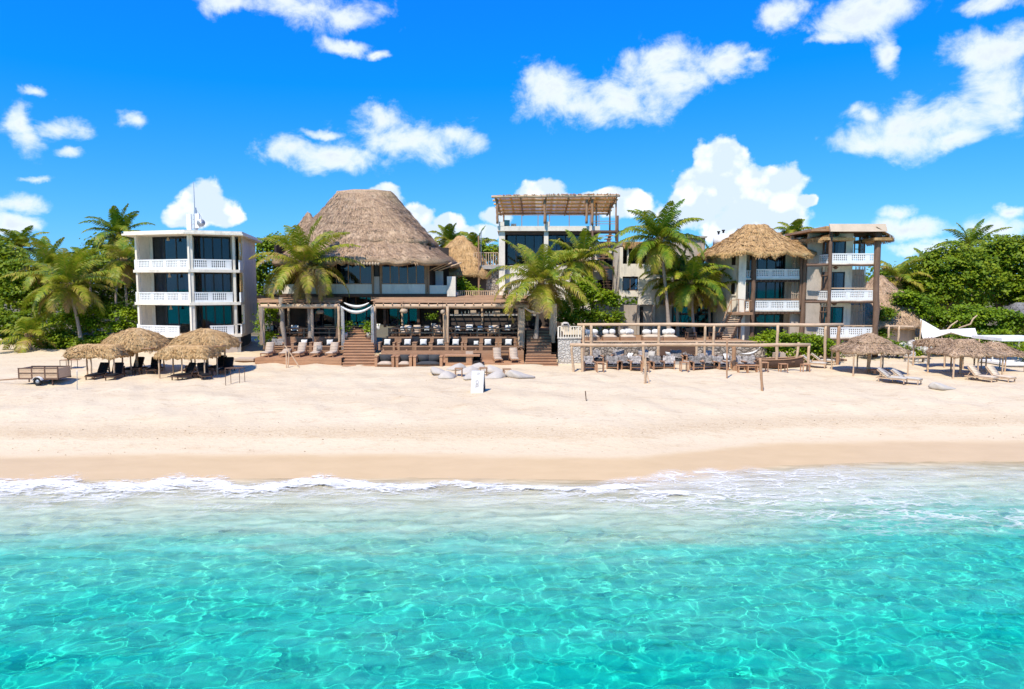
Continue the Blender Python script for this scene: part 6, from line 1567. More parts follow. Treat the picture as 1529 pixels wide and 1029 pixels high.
# trailer
def trailer():
    p = G(57, 575); o = thing("cargo_trailer", p, "small two wheeled plank sided trailer parked on the sand at the far left", "trailer"); k = p.y / F
    x0, x1 = fx(25.5, p.y, 560), fx(85.5, p.y, 560); zb, zt = fz(565, p.y), fz(550, p.y); Y = p.y + .1
    with part(o, "bed", M_WOODD) as mb: mb.box((x0, Y, zb - .06), (x1, Y + 1.35, zb))
    for yy in (Y, Y + 1.3):
        with part(o, "side_board", M_WOODL) as mb:
            for i in range(4): z = zb + .005 + (zt - zb) * i / 4; mb.box((x0 + .03, yy + .01, z), (x1 - .03, yy + .04, z + (zt - zb) / 4 - .012))
        with part(o, "side_frame", M_RUST) as mb:
            for i in range(4): x = x0 + (x1 - x0 - .06) * i / 3; mb.box((x, yy - .025, zb - .06), (x + .06, yy + .009, zt + .01))
            mb.box((x0, yy - .02, zt - .03), (x1, yy + .05, zt + .012)); mb.box((x0, yy - .02, (zb + zt) / 2 - .03), (x1, yy + .008, (zb + zt) / 2 + .03)); mb.box((x0, yy - .03, zb - .09), (x1, yy + .05, zb - .005))
    for x in (x0, x1 - .04):
        with part(o, "end_board", M_WOODL) as mb: mb.box((x, Y + .05, zb), (x + .04, Y + 1.29, zt - .02))
    wx = fx(57.5, p.y, 570); r = (fz(564.5, p.y) - fz(576, p.y)) / 2; 
    for yy in (Y - .16, Y + 1.35):
        zc = gz(wx, yy) + r - .01
        tb = MB(p); n = 24
        vs = []; fs = []
        for i in range(n):
            a = 2 * math.pi * i / n
            for rr, t in ((r * .62, -.09), (r * .95, -.10), (r, -.06), (r, .06), (r * .95, .10), (r * .62, .09)): vs.append((wx + rr * math.cos(a), yy + t, zc + rr * math.sin(a)))
        for i in range(n):
            for j in range(6): fs.append((i * 6 + j, ((i + 1) % n) * 6 + j, ((i + 1) % n) * 6 + (j + 1) % 6, i * 6 + (j + 1) % 6))
        tb.add(vs, fs); w = tb.build("wheel", M_RUBBER, o, True)
        with part(w, "rim", M_METAL, True) as mb: mb.tube([(wx, yy - .08, zc), (wx, yy - .04, zc), (wx, yy + .08, zc)], [r * .3, r * .63, r * .63], 18)
        with part(o, "mudguard", M_WHITE2) as mb:
            n = 12; vs = []
            for i in range(n + 1):
                a = math.radians(15 + 150 * i / n); vs += [(wx + r * 1.25 * math.cos(a), yy - .12, zc + r * 1.25 * math.sin(a)), (wx + r * 1.25 * math.cos(a), yy + .12, zc + r * 1.25 * math.sin(a)), (wx + r * 1.17 * math.cos(a), yy - .12, zc + r * 1.17 * math.sin(a)), (wx + r * 1.17 * math.cos(a), yy + .12, zc + r * 1.17 * math.sin(a))]
            mb.add(vs, [f for i in range(n) for f in ((i * 4, i * 4 + 1, i * 4 + 5, i * 4 + 4), (i * 4 + 2, i * 4 + 6, i * 4 + 7, i * 4 + 3), (i * 4, i * 4 + 4, i * 4 + 6, i * 4 + 2))])
    with part(o, "axle", M_RUST) as mb: mb.tube([(wx, Y - .1, zb - .2), (wx, Y + 1.4, zb - .2)], .04, 8)
    with part(o, "drawbar", M_WOODM) as mb: mb.beam((x0 + .1, Y + .6, zb - .08), (fx(-14, p.y, 570), Y + .6, gz(x0 - 1.8, Y) + .22), .08, .08)
    for x in (fx(40, p.y, 570), fx(75, p.y, 570)):
        with part(o, "prop_leg", M_RUST) as mb: mb.box((x - .03, Y + .1, zb - .28 if x < wx else gz(x, Y) - .05), (x + .03, Y + .16, zb - .06))
trailer()
# loose poles
def pole(px, y0, y1, r, label, m=None, lean=0.0, name="wooden_pole", pxt=None):
    b = G(px, y1); t = P(pxt or px, y0, b.y); mb = MB(b); mb.log(b - Vector((0, 0, .3)), t, r, random.Random(int(px)), .2, 8, 8)
    o = mb.build(name, m or M_WOODM, None, True); tag(o, label, "pole", "poles standing in the sand"); return o
pole(1139, 535, 584, .085, "thick grey weathered post standing alone on the open sand", M_WOODM, pxt=1135)
pole(1085.5, 505, 565, .06, "slim tall pole standing before the long front beam")
pole(876, 584, 599, .03, "short thin dark stake alone on the open sand", M_WOODD, pxt=874)
pole(115, 553, 583, .02, "hair thin metal rod left of the flat straw shelter", M_METAL)
# beanbags
def mk_bag(tear):
    mb = MB(); n, k = 20, 10; vs = []; fs = []
    for j in range(k + 1):
        v = j / k; prof = float(np.interp(v, [0, .08, .2, .4, .6, .8, .93, 1], [.82, 1.0, 1.03, .92, .72, .46, .22, .03]))
        for i in range(n):
            a = 2 * math.pi * i / n; sq_ = 1 + .10 * math.cos(4 * a + .6); r = .60 * prof * sq_ * (1 + .05 * math.sin(3 * a + v * 5) + .03 * math.sin(7 * a - 9 * v))
            c = .30 * tear * v ** 1.2; tail = .22 * tear * max(0, -math.cos(a)) ** 4 * max(0, 1 - v * 2.2)
            vs.append((r * math.cos(a) * 1.12 + c - tail, r * math.sin(a) + .12 * v, .60 * v ** .9 - .03))
    for j in range(k):
        for i in range(n): fs.append((j * n + i, j * n + (i + 1) % n, (j + 1) * n + (i + 1) % n, (j + 1) * n + i))
    fs.append(tuple(range(n - 1, -1, -1))); fs.append(tuple(k * n + i for i in range(n)))
    mb.add(vs, fs)
    b = mb.build("beanbag", M_BAG, None, True)
    return b
gbag = "grey beanbags on the sand"; bags = {}
def bag(px, py, rz, tear, s, label):
    p = G(px, py); p.y += .45; p.z = gz(p.x, p.y) - .03
    key = round(tear)
    if key not in bags: bags[key] = o = mk_bag(tear)
    else: o = bags[key].copy(); link(o)
    o.location = p; o.rotation_euler = (0, 0, rz); o.scale = (s, s * .95, s * .95 if s < 1.3 else .8); tag(o, label, "beanbag", gbag)
bag(656, 559, 2.6, 2, .95, "grey beanbag at the far left of the cluster, partly behind a rounder one"); bag(667, 566, .8, 0, 1.0, "round slumped grey beanbag at the front left of the cluster")
bag(681, 553, .3, 1, .95, "grey beanbag at the back left beside the first low table"); bag(698, 559, .2, 1, 1.05, "grey beanbag between the first and second low tables"); bag(710, 552, -.3, 1, .95, "grey beanbag at the back of the cluster behind the others")
bag(705, 566, 1.0, 1, 1.0, "grey beanbag partly hidden behind the white board sign"); bag(738, 557, 2.9, 1, 1.05, "grey beanbag behind the peaked one, left of the last low table"); bag(740, 566, .5, 1, 1.0, "peaked grey beanbag just right of the white board sign"); bag(776, 565, 3.3, 2, 1.1, "pointed grey beanbag alone at the right end of the cluster")
bag(1412, 583, 3.1, 2, .92, "flat pale grey beanbag alone on the sand between the right lounger pairs")
for i, (px, py) in enumerate(((685, 562), (722, 561), (757, 563))): T_LOW.put(G(px, py), .1 * i, "%s low brown table from the left among the grey beanbags" % ORD[i], "low tables among the beanbags", (.9, .9, 1.2))
# A board
M_BOARD = plain("painted_board", (0.62, 0.59, 0.56), 0.7, 0.2, 0.06, 3.0)
def aboard():
    p = G(712, 587); o = thing("board_sign", p, "white folding board sign with faint grey lettering on the sand before the beanbags", "sign"); k = p.y / F
    w = 19 * k; h = (fz(555, p.y) - fz(587, p.y)); x = p.x - w / 2; rz = -.12
    R = Matrix.Rotation(rz, 3, 'Z')
    def L(a, b, c): return p + R @ Vector((a, b, c))
    for s, nm in ((1, "front_panel"), (-1, "rear_panel")):
        y0 = 0 if s > 0 else 1.0; y1 = .45 if s > 0 else .55
        with part(o, nm, M_BOARD) as mb: mb.hexa([L(-w / 2, y0, -.03), L(w / 2, y0, -.03), L(w / 2, y0 + .04, -.03), L(-w / 2, y0 + .04, -.03)], [L(-w / 2, y1, h), L(w / 2, y1, h), L(w / 2, y1 + .04, h), L(-w / 2, y1 + .04, h)])
    with part(o, "side_shade", M_GREYF) as mb: mb.add([L(w / 2 - .02, .05, .0), L(w / 2 - .02, .98, .0), L(w / 2 - .02, .5, h - .1)], [(0, 1, 2)])  # dark sheet added for the shade on the sign's right side
    def text(body, size, u, v, ang=0.0):
        cu = bpy.data.curves.new("lettering", 'FONT'); cu.body = body; cu.size = size; cu.align_x = 'CENTER'; cu.align_y = 'CENTER'; cu.extrude = .004
        tmp = bpy.data.objects.new("lettering", cu); me = bpy.data.meshes.new_from_object(tmp); bpy.data.objects.remove(tmp); bpy.data.curves.remove(cu)
        to = bpy.data.objects.new("lettering", me); link(to, o); me.materials.clear(); me.materials.append(M_TEXT)
        tilt = math.atan2(h, .45)
        to.matrix_local = Matrix.Translation(L(u * w, .45 * v - .012, h * v) - p) @ Matrix.Rotation(rz, 4, 'Z') @ Matrix.Rotation(tilt, 4, 'X') @ Matrix.Rotation(ang, 4, 'Z')
    text("///", .2, .05, .86, 0); text("CIEL", .26, -.03, .40, -math.pi / 2)
aboard()

# ------------------------------------------------------------------ right hand pergolas, wall and lounge
Zg = lambda x, y: gz(x, y)
def beam_frame(label, Y, yb, px0, px1, posts, seed, r=.12, back=None, name="log_pergola"):
    o = thing(name, (fx((px0 + px1) / 2, Y), Y, 2.1), label, "pergola"); z = fz(yb, Y)
    pillar(o, (fx(px0, Y, yb), Y, z), (fx(px1, Y, yb), Y, z), r, seed, M_WOODL, "front_beam", 10, .3)
    if back:
        pillar(o, (fx(px0 + 2, back, yb), back, z - .05), (fx(px1 - 2, back, yb), back, z - .05), r, seed + 1, M_WOODL, "back_beam", 9, .3)
        n = int((px1 - px0) / 30)
        for i in range(n + 1): px = px0 + 4 + (px1 - px0 - 8) * i / n; pillar(o, (fx(px, Y, yb), Y - .2, z + .16), (fx(px, back, yb), back + .2, z + .1), .07, seed + 5 + i, M_WOODM, "rafter", 7)
    for px, yy, rr, pb in posts:
        x = fx(px, yy, 530); pillar(o, (fx(pb, yy, 530), yy, gz(x, yy) - .3), (x, yy, z), rr, int(px), M_WOODL if rr < .14 else M_WOODM, "post", 8)
    return o
beam_frame("front log pergola beam over the mottled lounge chairs", 51.6, 515, 851, 1210, ((853, 51.6, .10, 857), (869, 51.7, .12, 870), (1207.5, 51.6, .11, 1206.5), (1095, 52.6, .17, 1097), (1192, 54, .10, 1188), (1040, 54, .11, 1040), (960, 54, .12, 962)), 11, .13)
beam_frame("taller rear log pergola behind the mottled lounge chairs", 55.2, 485, 862, 1259, ((871, 55.2, .10, 871), (882.5, 54.6, .12, 883), (983, 55.2, .12, 983), (1052, 55.2, .10, 1052), (1065, 55.2, .11, 1065), (1160, 54.4, .12, 1160), (1231, 55.2, .11, 1232), (1251, 55.2, .14, 1251)), 17, .13)
o = thing("stone_wall", (fx(1000, 57), 57, 2), "rubble stone retaining wall behind the mottled lounge chairs", "wall")
with part(o, "wall", M_STONE) as mb: mb.box((fx(848, 57), 57, 1.8), (fx(1148, 57), 57.5, fz(511, 57)))
with part(o, "coping", M_WOODL) as mb: mb.box((fx(874, 57), 56.93, fz(511, 57) + .002), (fx(1148, 57), 57.55, fz(511, 57) + .08))
with part(o, "niche", M_WOODD) as mb: mb.box((fx(983, 57), 56.96, 2.6), (fx(1041, 57), 56.998, fz(514, 57)))
with part(o, "upper_terrace", M_WOODM) as mb: mb.box((fx(840, 58), 57.6, fz(511, 57) - .15), (fx(1120, 58), 66, fz(511, 57) + .01))
with part(o, "low_step", M_CONC) as mb: mb.box((fx(1000, 55.6), 55.6, 2.0), (fx(1100, 55.6), 56.95, 2.42))
ZT = fz(511, 57) + .012
o = thing("stone_wall", (fx(848, 57), 56.2, 2), "pale stone wall under the little white fence right of the steps", "wall")
with part(o, "wall", M_BLOCKW) as mb: mb.box((fx(834, 56.4), 56.4, 1.8), (fx(868, 56.4), 56.9, fz(506, 56.4)))
with part(o, "coping", M_BLOCKW) as mb: mb.box((fx(833, 56.4), 56.34, fz(506, 56.4) + .002), (fx(868.5, 56.4), 56.96, fz(505, 56.4)))
picket("picket_fence", "little pale picket fence on the stone wall beside the right flight of steps", 834, 868, 487, 505, 56.6, 9, M_WHITE)
o = thing("wall_lantern", P(844, 487, 56.6), "squat pale lantern sitting on the little picket fence", "lantern")
with part(o, "body", M_POT, True) as mb: c = o.location; mb.tube([c, c + Vector((0, 0, .12)), c + Vector((0, 0, .3)), c + Vector((0, 0, .34))], [.32, .36, .25, .1], 10)
with part(o, "opening", M_DARK) as mb: mb.box(c + Vector((-.18, -.36, .1)), c + Vector((.18, -.30, .22)))
# daybeds on the upper terrace
def daybed(px, label, w=2.2, cm=None):
    Y = 58.6; x = fx(px, Y); c = Vector((x, Y, ZT)); o = thing("daybed", c, label, "daybed", "white daybeds on the upper terrace")
    with part(o, "base", M_WOODM) as mb: mb.box(c + Vector((-w / 2, -.5, .0)), c + Vector((w / 2, .6, .3)))
    with part(o, "mattress", cm or M_WHITEF, True) as mb: cushion(mb, c + Vector((-w / 2 + .04, -.48, .301)), c + Vector((w / 2 - .04, .55, .5)))
    for q in (-.24, .24):
        with part(o, "cushion", M_WHITEF, True) as mb: mb.tube([c + Vector((w * (q + e), .35 + .1 * abs(q), .72 + .05 * q)) for e in (-.22, -.2, -.1, .1, .2, .22)], [.04, .16, .24, .23, .15, .04], 10)
    return o
for px, w, lab in ((884, 1.3, "leftmost white daybed on the upper terrace, next to the little picket fence"), (911, 1.2, "second white daybed from the left on the upper terrace"), (938, 1.3, "rumpled white daybed before the green vine"), (975, 1.7, "wide white daybed behind the middle posts of the rear pergola"), (1001, 1.2, "rightmost white daybed on the upper terrace before the curtained doors")): daybed(px, lab, w, M_DRAPE)
pillow(Vector((fx(940, 58.2), 58.35, ZT + .62)), .3, "white pillow heaped on the rumpled daybed", "white pillows on the daybeds"); pillow(Vector((fx(1001, 58.2), 58.35, ZT + .62)), -.3, "white pillow on the rightmost daybed", "white pillows on the daybeds")
for i, px in enumerate((1033, 1070)): CH_DARK.put((fx(px, 60), 60, ZT), .4 * i, ("dark chair before the curtained doors, right of the daybeds", "dark chair at the foot of the steep wooden stair")[i], "dark chairs")
# lounge under the front beam
gth = "mottled lounge chairs under the front pergola"
for i, (px, py, rz) in enumerate(((880, 553, .1), (916, 553, -.2), (934, 552, .25), (951, 553, -.1), (983, 553, .15), (1001, 553, -.25), (1043, 553, .1), (1060, 552, -.2), (1079, 553, .3), (1106, 553, .2), (1122, 553, -.2))):
    p = G(px, py); p.y += .5; CH_THROW.put(Vector((p.x, p.y, gz(p.x, p.y) - .02)), rz, ("%s mottled lounge chair from the left under the front pergola" % ORD[i]) if i < 10 else "rightmost mottled lounge chair under the front pergola, by the dark boat", gth, (1.15, 1.1, 1.05))
for i, (px, py, rz) in enumerate(((893, 546, .2), (925, 545, -.3), (968, 546, .2), (1015, 546, -.1), (1035, 545, .1), (1068, 546, .3))):
    p = G(px, py); p.y += 1.1; CH_THROW.put(Vector((p.x, p.y, gz(p.x, p.y) - .02)), rz, "%s mottled chair from the left in the back row against the stone wall" % ORD[i], gth, (1.15, 1.1, 1.15))
for i, (px, py) in enumerate(((896, 555.5), (963, 555), (1021, 555), (1140, 555), (1169, 555), (1202, 556))):
    T_STOOL.put(G(px, py), .05, "%s bare wooden stool table from the left along the front pergola" % ORD[i], "wooden stool tables", (.95, 1, .95 if i < 4 else .8))
for i, (px, dz, dy) in enumerate(((905, .62, .5), (940, .75, .6), (975, .85, .9), (1050, .72, .6), (1090, .7, .7), (1130, .62, .5), (925, .8, 1.4), (1005, .8, 1.2))):
    p = G(px, 551); pillow(Vector((p.x, p.y + dy, p.z + dz)), .5 * (i - 3), "%s loose grey white cushion from the left tossed on the lounge chairs" % ORD[i] , "loose cushions on the lounge chairs", (M_PATF, M_WHITEF, M_BAG)[i % 3], -.5, 1.1)
o = thing("bench_table", G(1118, 556), "long bare wooden bench before the rightmost mottled chairs", "bench"); c = o.location
with part(o, "bench_top", M_WOODR) as mb: mb.box(c + Vector((-.95, -.2, .5)), c + Vector((.75, .2, .56)))
for dx in (-.8, -.1, .6):
    with part(o, "leg", M_WOODR) as mb: mb.box(c + Vector((dx - .04, -.17, -.05)), c + Vector((dx + .04, .17, .499)))
# old boat
def boat():
    c = G(1170, 552); c.y += 1.0; c.z = gz(c.x, c.y) - .05; o = thing("rowing_boat", c, "dark wooden boat hull drawn up under the right end of the front pergola", "boat")
    n, k = 16, 8; vs = []; L = 3.9
    for i in range(n + 1):
        t = i / n; x = -L / 2 + L * t; b = .62 * (1 - max(0, (t - .45) / .55) ** 2.2) + .02; zt = .72 + .22 * t ** 3; z0 = .0 + .35 * max(0, t - .7) ** 1.5 * 4
        for j in range(k + 1):
            a = math.pi * j / k; vs.append(c + Vector((x + (.25 * t * t * math.sin(a) * 0), -b * math.cos(a), zt - (zt - z0) * math.sin(a) ** .7)))
    w = k + 1
    with part(o, "hull", M_WOODD, True) as mb: mb.add(vs, [(i * w + j, (i + 1) * w + j, (i + 1) * w + j + 1, i * w + j + 1) for i in range(n) for j in range(k)] + [tuple(range(w))])
    with part(o, "gunwale", M_WOODM) as mb:
        for j in (0, k): mb.tube([vs[i * w + j] + Vector((0, 0, .02)) for i in range(n + 1)], .05, 6)
    for x in (-1.1, 0, .9):
        with part(o, "thwart", M_WOODM) as mb: mb.box(c + Vector((x - .15, -.5, .55)), c + Vector((x + .15, .5, .6)))
boat()
o = thing("planter_box", P(1170, 536, 55.5), "pale crate of odds and ends behind the dark boat", "box"); c = o.location; c.z = 2.2; o.location = c
with part(o, "box", M_BEIGEF) as mb: mb.box((fx(1160, 55.5), 55.3, 2.05), (fx(1175, 55.5), 56, fz(527, 55.5)))
with part(o, "base", M_WOODM) as mb: mb.box((fx(1155, 55.5), 55.2, 2.05), (fx(1197, 55.5), 56.1, fz(538, 55.5)))
o = thing("hammock", P(1115, 528, 55), "white net hammock slung before the stone wall near the dark boat", "hammock")
with part(o, "net", M_WHITEF, True) as mb:
    a, b = P(1098, 523, 55), P(1133, 520, 55); n, k = 16, 6; vs = []
    for i in range(n + 1):
        t = i / n; q = a.lerp(b, t) - Vector((0, 0, .55 * 4 * t * (1 - t)))
        for j in range(k + 1): u = j / k - .5; vs.append(q + Vector((0, u * .7 * math.sin(math.pi * t), .25 * u * u * 4 * math.sin(math.pi * t) - .05)))
    mb.add(vs, [(i * 7 + j, (i + 1) * 7 + j, (i + 1) * 7 + j + 1, i * 7 + j + 1) for i in range(n) for j in range(k)])
with part(o, "rope", M_WHITEF) as mb: mb.tube([b, P(1137, 517, 55)], .025, 5); mb.tube([a, P(1094, 517, 55)], .025, 5)
for i, (px, py, rz) in enumerate(((1215, 548, 1.0), (1228, 544, 1.1))): L_GREY.put(G(px, py), rz, ("flat grey lounger beside the end post of the front pergola", "grey lounger close to the hedge's right corner")[i], "grey loungers on the right sand")
o = thing("low_platform", G(1235, 540), "low grey plank platform by the right corner of the hedge", "deck"); c = o.location
with part(o, "boards", M_WOODM) as mb:
    for i in range(12): mb.box(c + Vector((-1.6, i * .16, .0)), c + Vector((1.7, i * .16 + .15, .18)))
with part(o, "frame", M_WOODD) as mb: mb.box(c + Vector((-1.55, .05, -.2)), c + Vector((1.65, 1.85, -.002)))

# ------------------------------------------------------------------ right hand beach
Y = G(1300, 556).y
parasol("thatched_shelter", 1298, 525, Y, 4.7, 4.0, Z(500, Y), Z(525, Y - 1.5), [(0, 0, .13)] + sq(2.0, 1.7, .055), "eight posted hip thatch shelter beside the grey lounger pair", M_THB, 31, ridge=(.15, .15), straws=2600, fr=800, fl=.22)
Y = G(1440, 560).y
parasol("thatched_shelter", 1441, 525, Y, 4.2, 3.6, Z(509, Y), Z(529, Y - 1.4), [(0, .4, .1)] + sq(1.75, 1.5, .06), "thatch shelter with yellow lining behind the tan lounger pair", M_THB, 33, ridge=(.6, .15), straws=2200, fr=700, fl=.2)
Y2 = Y + 2.2
parasol("thatched_shelter", 1484, 525, Y2, 3.4, 3.2, Z(513, Y2), Z(529, Y2 - 1.2), sq(1.45, 1.3, .05), "smaller thatch shelter at the far right beside the white awning", M_THB, 35, ridge=(.3, .15), straws=1600, fr=600, fl=.18)
Y3 = Y + 4.5
parasol("thatched_shelter", 1400, 512, Y3, 3.0, 2.4, Z(506, Y3), Z(513, Y3), sq(1.3, 1.0, .06), "low flat thatch shelter below the white sail shade", M_THB, 37, ridge=(.8, .4), tier=False, straws=1400, fr=500, fl=.2)
for i, (px, py, rz, pr) in enumerate(((1341, 573, .75, L_GREY), (1362, 574, .75, L_GREY), (1476, 571, .45, L_TAN), (1503, 571, .35, L_TAN))):
    p = G(px, py); p.y += .6; p.x -= .1; pr.put(Vector((p.x, p.y, gz(p.x, p.y) - .02)), rz, ("grey lounger with a striped towel, left one of the pair by the eight posted shelter", "plain grey lounger, right one of the pair by the eight posted shelter", "tan lounger, left one of the pair under the right shelters", "tan lounger, right one of the pair at the right edge of the beach")[i], "loungers on the right sand")
o = thing("striped_towel", G(1335, 572) + Vector((0, 1.3, .62)), "white towel with dark pattern on the left grey lounger", "towel"); c = o.location
with part(o, "cloth", M_PATF, True) as mb: mb.add([c + Vector(p) for p in ((-.5, .1, .28), (-.1, .45, .30), (.25, -.2, -.02), (-.1, -.5, -.02), (.1, -.75, -.15), (.45, -.45, -.15))], [(0, 1, 2, 3), (3, 2, 5, 4)])
T_LOW.put(G(1311, 557), .3, "low grey table in the shade of the eight posted shelter", "small beach tables", (2.4, 1.2, .55))
# collapsed palapa and sail shade
def heap():
    Y = 70; c = Vector((fx(1312, Y), Y, gz(fx(1312, Y), Y))); o = thing("thatched_palapa", c, "wide grey conical thatched palapa slumping to the right of the balcony block", "hut")
    thatch("roof", o, M_THB, (.35, .35), (4.6, 4.4), fz(412, Y) - c.z, fz(486, Y - 3) - c.z, [(0, 0), (.4, .42), (1, 1)], 80, .7, 4200, .55, .03, 900, .4, 51, .10, rag=.35, rnd0=.9)
    with part(o, "wall", M_BEIGE) as mb: mb.tube([c + Vector((0, 0, -.5)), c + Vector((0, 0, fz(484, Y) - c.z))], [3.4, 3.4], 20)
    t = thing("thatched_roof_hut", (fx(1372, 78), 78, 3), "long low brown thatched roof showing behind the yellow green shrubs", "hut")
    thatch("roof", t, M_THB, (3.2, .3), (4.6, 2.6), fz(437, 78) - 3, fz(463, 76) - 3, [(0, 0), (1, 1)], 70, .3, 2000, .5, .03, 500, .4, 52, .06)
    with part(t, "wall", M_BEIGE) as mb: mb.box((fx(1345, 78), 76.5, 2), (fx(1398, 78), 79.5, fz(458, 77)))
    t = thing("thatched_roof_hut", (fx(1537, 70), 70, 3), "grey thatched roof corner at the right edge half hidden by bushes", "hut")
    thatch("roof", t, thatch_mat("ash_thatch", (.12, .11, .10), (.30, .28, .26), (.36, .33, .30)), (1.2, .3), (3.6, 3.0), fz(452, 70) - 3, fz(474, 68) - 3, [(0, 0), (1, 1)], 60, .3, 1600, .5, .03, 500, .3, 53, .05)
    with part(t, "wall", M_BEIGE) as mb: mb.box((fx(1520, 70), 68.6, 2), (fx(1560, 70), 71.5, fz(468, 69)))
    s = thing("sail_shade", P(1410, 490, 62), "white cloth sail shade stretched between leaning poles over the right garden", "canopy")
    q = [P(1374, 476, 63), P(1404, 493, 61.5), P(1430, 491, 61), P(1456, 490, 61.5), P(1465, 505, 59.5), P(1440, 502, 59.5), P(1420, 496, 60), P(1392, 505, 60), P(1378, 507, 61)]
    with part(s, "cloth", M_WHITEF, True) as mb:
        def cubic(pts, n=24):
            out = []
            for i in range(n + 1):
                t = i / n * (len(pts) - 1); k = min(int(t), len(pts) - 2); f = t - k; out.append(pts[k].lerp(pts[k + 1], f * f * (3 - 2 * f) * .5 + f * .5))
            return out
        a = cubic(q[:4]); b = cubic([q[8], q[7], q[6], q[5], q[4]]); m = 6; vs = []
        for i in range(25):
            for j in range(m + 1): t = j / m; vs.append(a[i].lerp(b[i], t) - Vector((0, 0, .25 * math.sin(math.pi * t))))
        mb.add(vs, [(i * 7 + j, (i + 1) * 7 + j, (i + 1) * 7 + j + 1, i * 7 + j + 1) for i in range(24) for j in range(m)])
    for pts in (((1413, 494), (1420, 486), (1430, 479)), ((1431, 490), (1449, 484), (1453, 476), (1459, 471))):
        with part(s, "pole", M_WOODL) as mb: mb.tube([P(x, y, 61.8) for x, y in pts], [.07] * (len(pts) - 1) + [.05], 7)
    for px, y0, y1 in ((1392, 505, 530), (1463, 505, 530), (1376, 478, 525)):
        with part(s, "support_post", M_WOODL) as mb: mb.tube([P(px, y0, 60.5), Vector((fx(px, 60.5), 60.5, gz(fx(px, 60.5), 60.5) - .2))], .06, 7)
    a = thing("white_awning", P(1510, 508, 57), "flat white awning on pale posts at the right edge", "canopy")
    with part(a, "roof", M_WHITE2) as mb: mb.box((fx(1485, 57), 55.8, fz(508, 57)), (fx(1560, 57), 59.5, fz(503.5, 57)))
    for px, yy in ((1488, 56), (1527, 56), (1497, 59), (1550, 56)):
        with part(a, "post", M_WHITE) as mb: mb.tube([(fx(px, yy), yy, 1.9), (fx(px, yy), yy, fz(508, 57))], .06, 8)
    d = thing("white_platform", P(1515, 549, 54), "white low platform under the awning at the right edge", "deck")
    with part(d, "top", M_WHITE2) as mb: mb.box((fx(1505, 54.5), 54.2, 2.25), (fx(1570, 54.5), 57.5, 2.42))
    with part(d, "base", M_CONC) as mb: mb.box((fx(1507, 54.5), 54.35, 1.9), (fx(1570, 54.5), 57.4, 2.25))
    r = thing("garden_trellis", P(1340, 487, 62), "bare pole frame with a crossbar before the slumping palapa", "trellis")
    with part(r, "crossbar", M_WOODL) as mb: mb.tube([P(1322, 487, 60.5), P(1364, 488, 60.5)], .08, 8)
    for px in (1330, 1345): pillar(r, (fx(px, 60.5), 60.5, 2), (fx(px, 60.5), 60.5, fz(487, 60.5)), .09, px, M_WOODL)
    rk = thing("garden_rock", P(1365, 515, 60), "pile of pale rocks among the plants below the sail shade", "rocks")
    rd = random.Random(8)
    for i in range(12):
        with part(rk, "rock", M_BLOCKW, True) as mb:
            b = P(1352 + rd.uniform(-6, 34), 522 + rd.uniform(-12, 8), 60 + rd.uniform(-.8, .8)); b.z = max(gz(b.x, b.y), b.z) ; r0 = rd.uniform(.2, .45)
            mb.tube([b + Vector((0, 0, -r0 * 1.2)), b + Vector((0, 0, -r0 * .5)), b + Vector((.1, 0, r0 * .3)), b + Vector((.05, 0, r0 * .6))], [r0 * .8, r0, r0 * .8, r0 * .2], 7)
    b = thing("driftwood_bench", P(1375, 536, 57.5), "grey plank bench on stones beside the garden below the sail shade", "bench"); c = b.location; c.z = gz(c.x, 57.5); b.location = c
    with part(b, "plank", M_WOODL) as mb: mb.box((fx(1355, 57.5), 57.2, c.z + .38), (fx(1391, 57.5), 57.7, c.z + .46))
    for px in (1359, 1372, 1386):
        with part(b, "stone_leg", M_BLOCKW) as mb: x = fx(px, 57.5); mb.box((x - .15, 57.25, c.z - .1), (x + .15, 57.65, c.z + .379))
heap()

# ------------------------------------------------------------------ palms
def gp(px, Y, py=500): x = fx(px, Y, py); return Vector((x, Y, gz(x, Y)))
def pl(bx, tx, ty, Y, L, nf, label, seed, **kw):
    b = gp(bx, Y); t = P(tx, ty, Y + .01); b.z = kw.pop('bz', b.z); return palm("palm_tree", b, t, L, nf, label, seed, **kw)
pl(122, 103, 428, 62, 4.9, 27, "leaning coconut palm with a bare pale trunk between the trailer and the white block", 1, r0=.20, skirt=6, nuts=6, width=1.0)
pl(44, 43, 503, 61, 2.9, 13, "short young yellow green palm on the sand behind the trailer", 2, r0=.17, skirt=0, yellow=.18, up=-.05, nl=30)
pl(30, 30, 372, 82, 3.7, 20, "dark palm rising above the trees at the far left edge", 3, skirt=2)
pl(172, 178, 352, 77, 3.9, 24, "stiff palm whose crown tops the white block's left roof corner", 4, skirt=2, up=.12)
pl(192, 185, 390, 70.5, 4.3, 18, "drooping palm with a straight thin trunk right beside the white block", 5, r0=.16, skirt=5, up=-.22, yellow=.1)
pl(140, 132, 398, 76, 3.4, 14, "shaggy palm between the leaning coconut palm and the white block", 6, skirt=2, yellow=.08)
pl(464, 455, 398, 60.3, 5.2, 28, "full coconut palm in front of the left side of the big thatched roof", 7, r0=.2, skirt=4, nuts=5, bz=4.0, width=1.05, yellow=.05)
pl(800, 808, 424, 59.2, 5.2, 30, "low spreading coconut palm overhanging the dark upper steps", 8, r0=.22, skirt=5, nuts=3, bz=3.6, width=1.05, yellow=.08)
pl(872, 868, 392, 66, 4.1, 24, "bushy palm directly before the tower's right half", 9, skirt=5)
pl(1000, 985, 360, 61.2, 4.7, 30, "tallest coconut palm with its long trunk before the white house", 10, r0=.2, skirt=4, nuts=4, bz=3.6, width=1.0)
pl(1036, 1031, 424, 62.3, 4.3, 22, "shorter palm with a dead straw skirt beside the tall palm", 11, r0=.18, skirt=11, bz=3.6, yellow=.04)
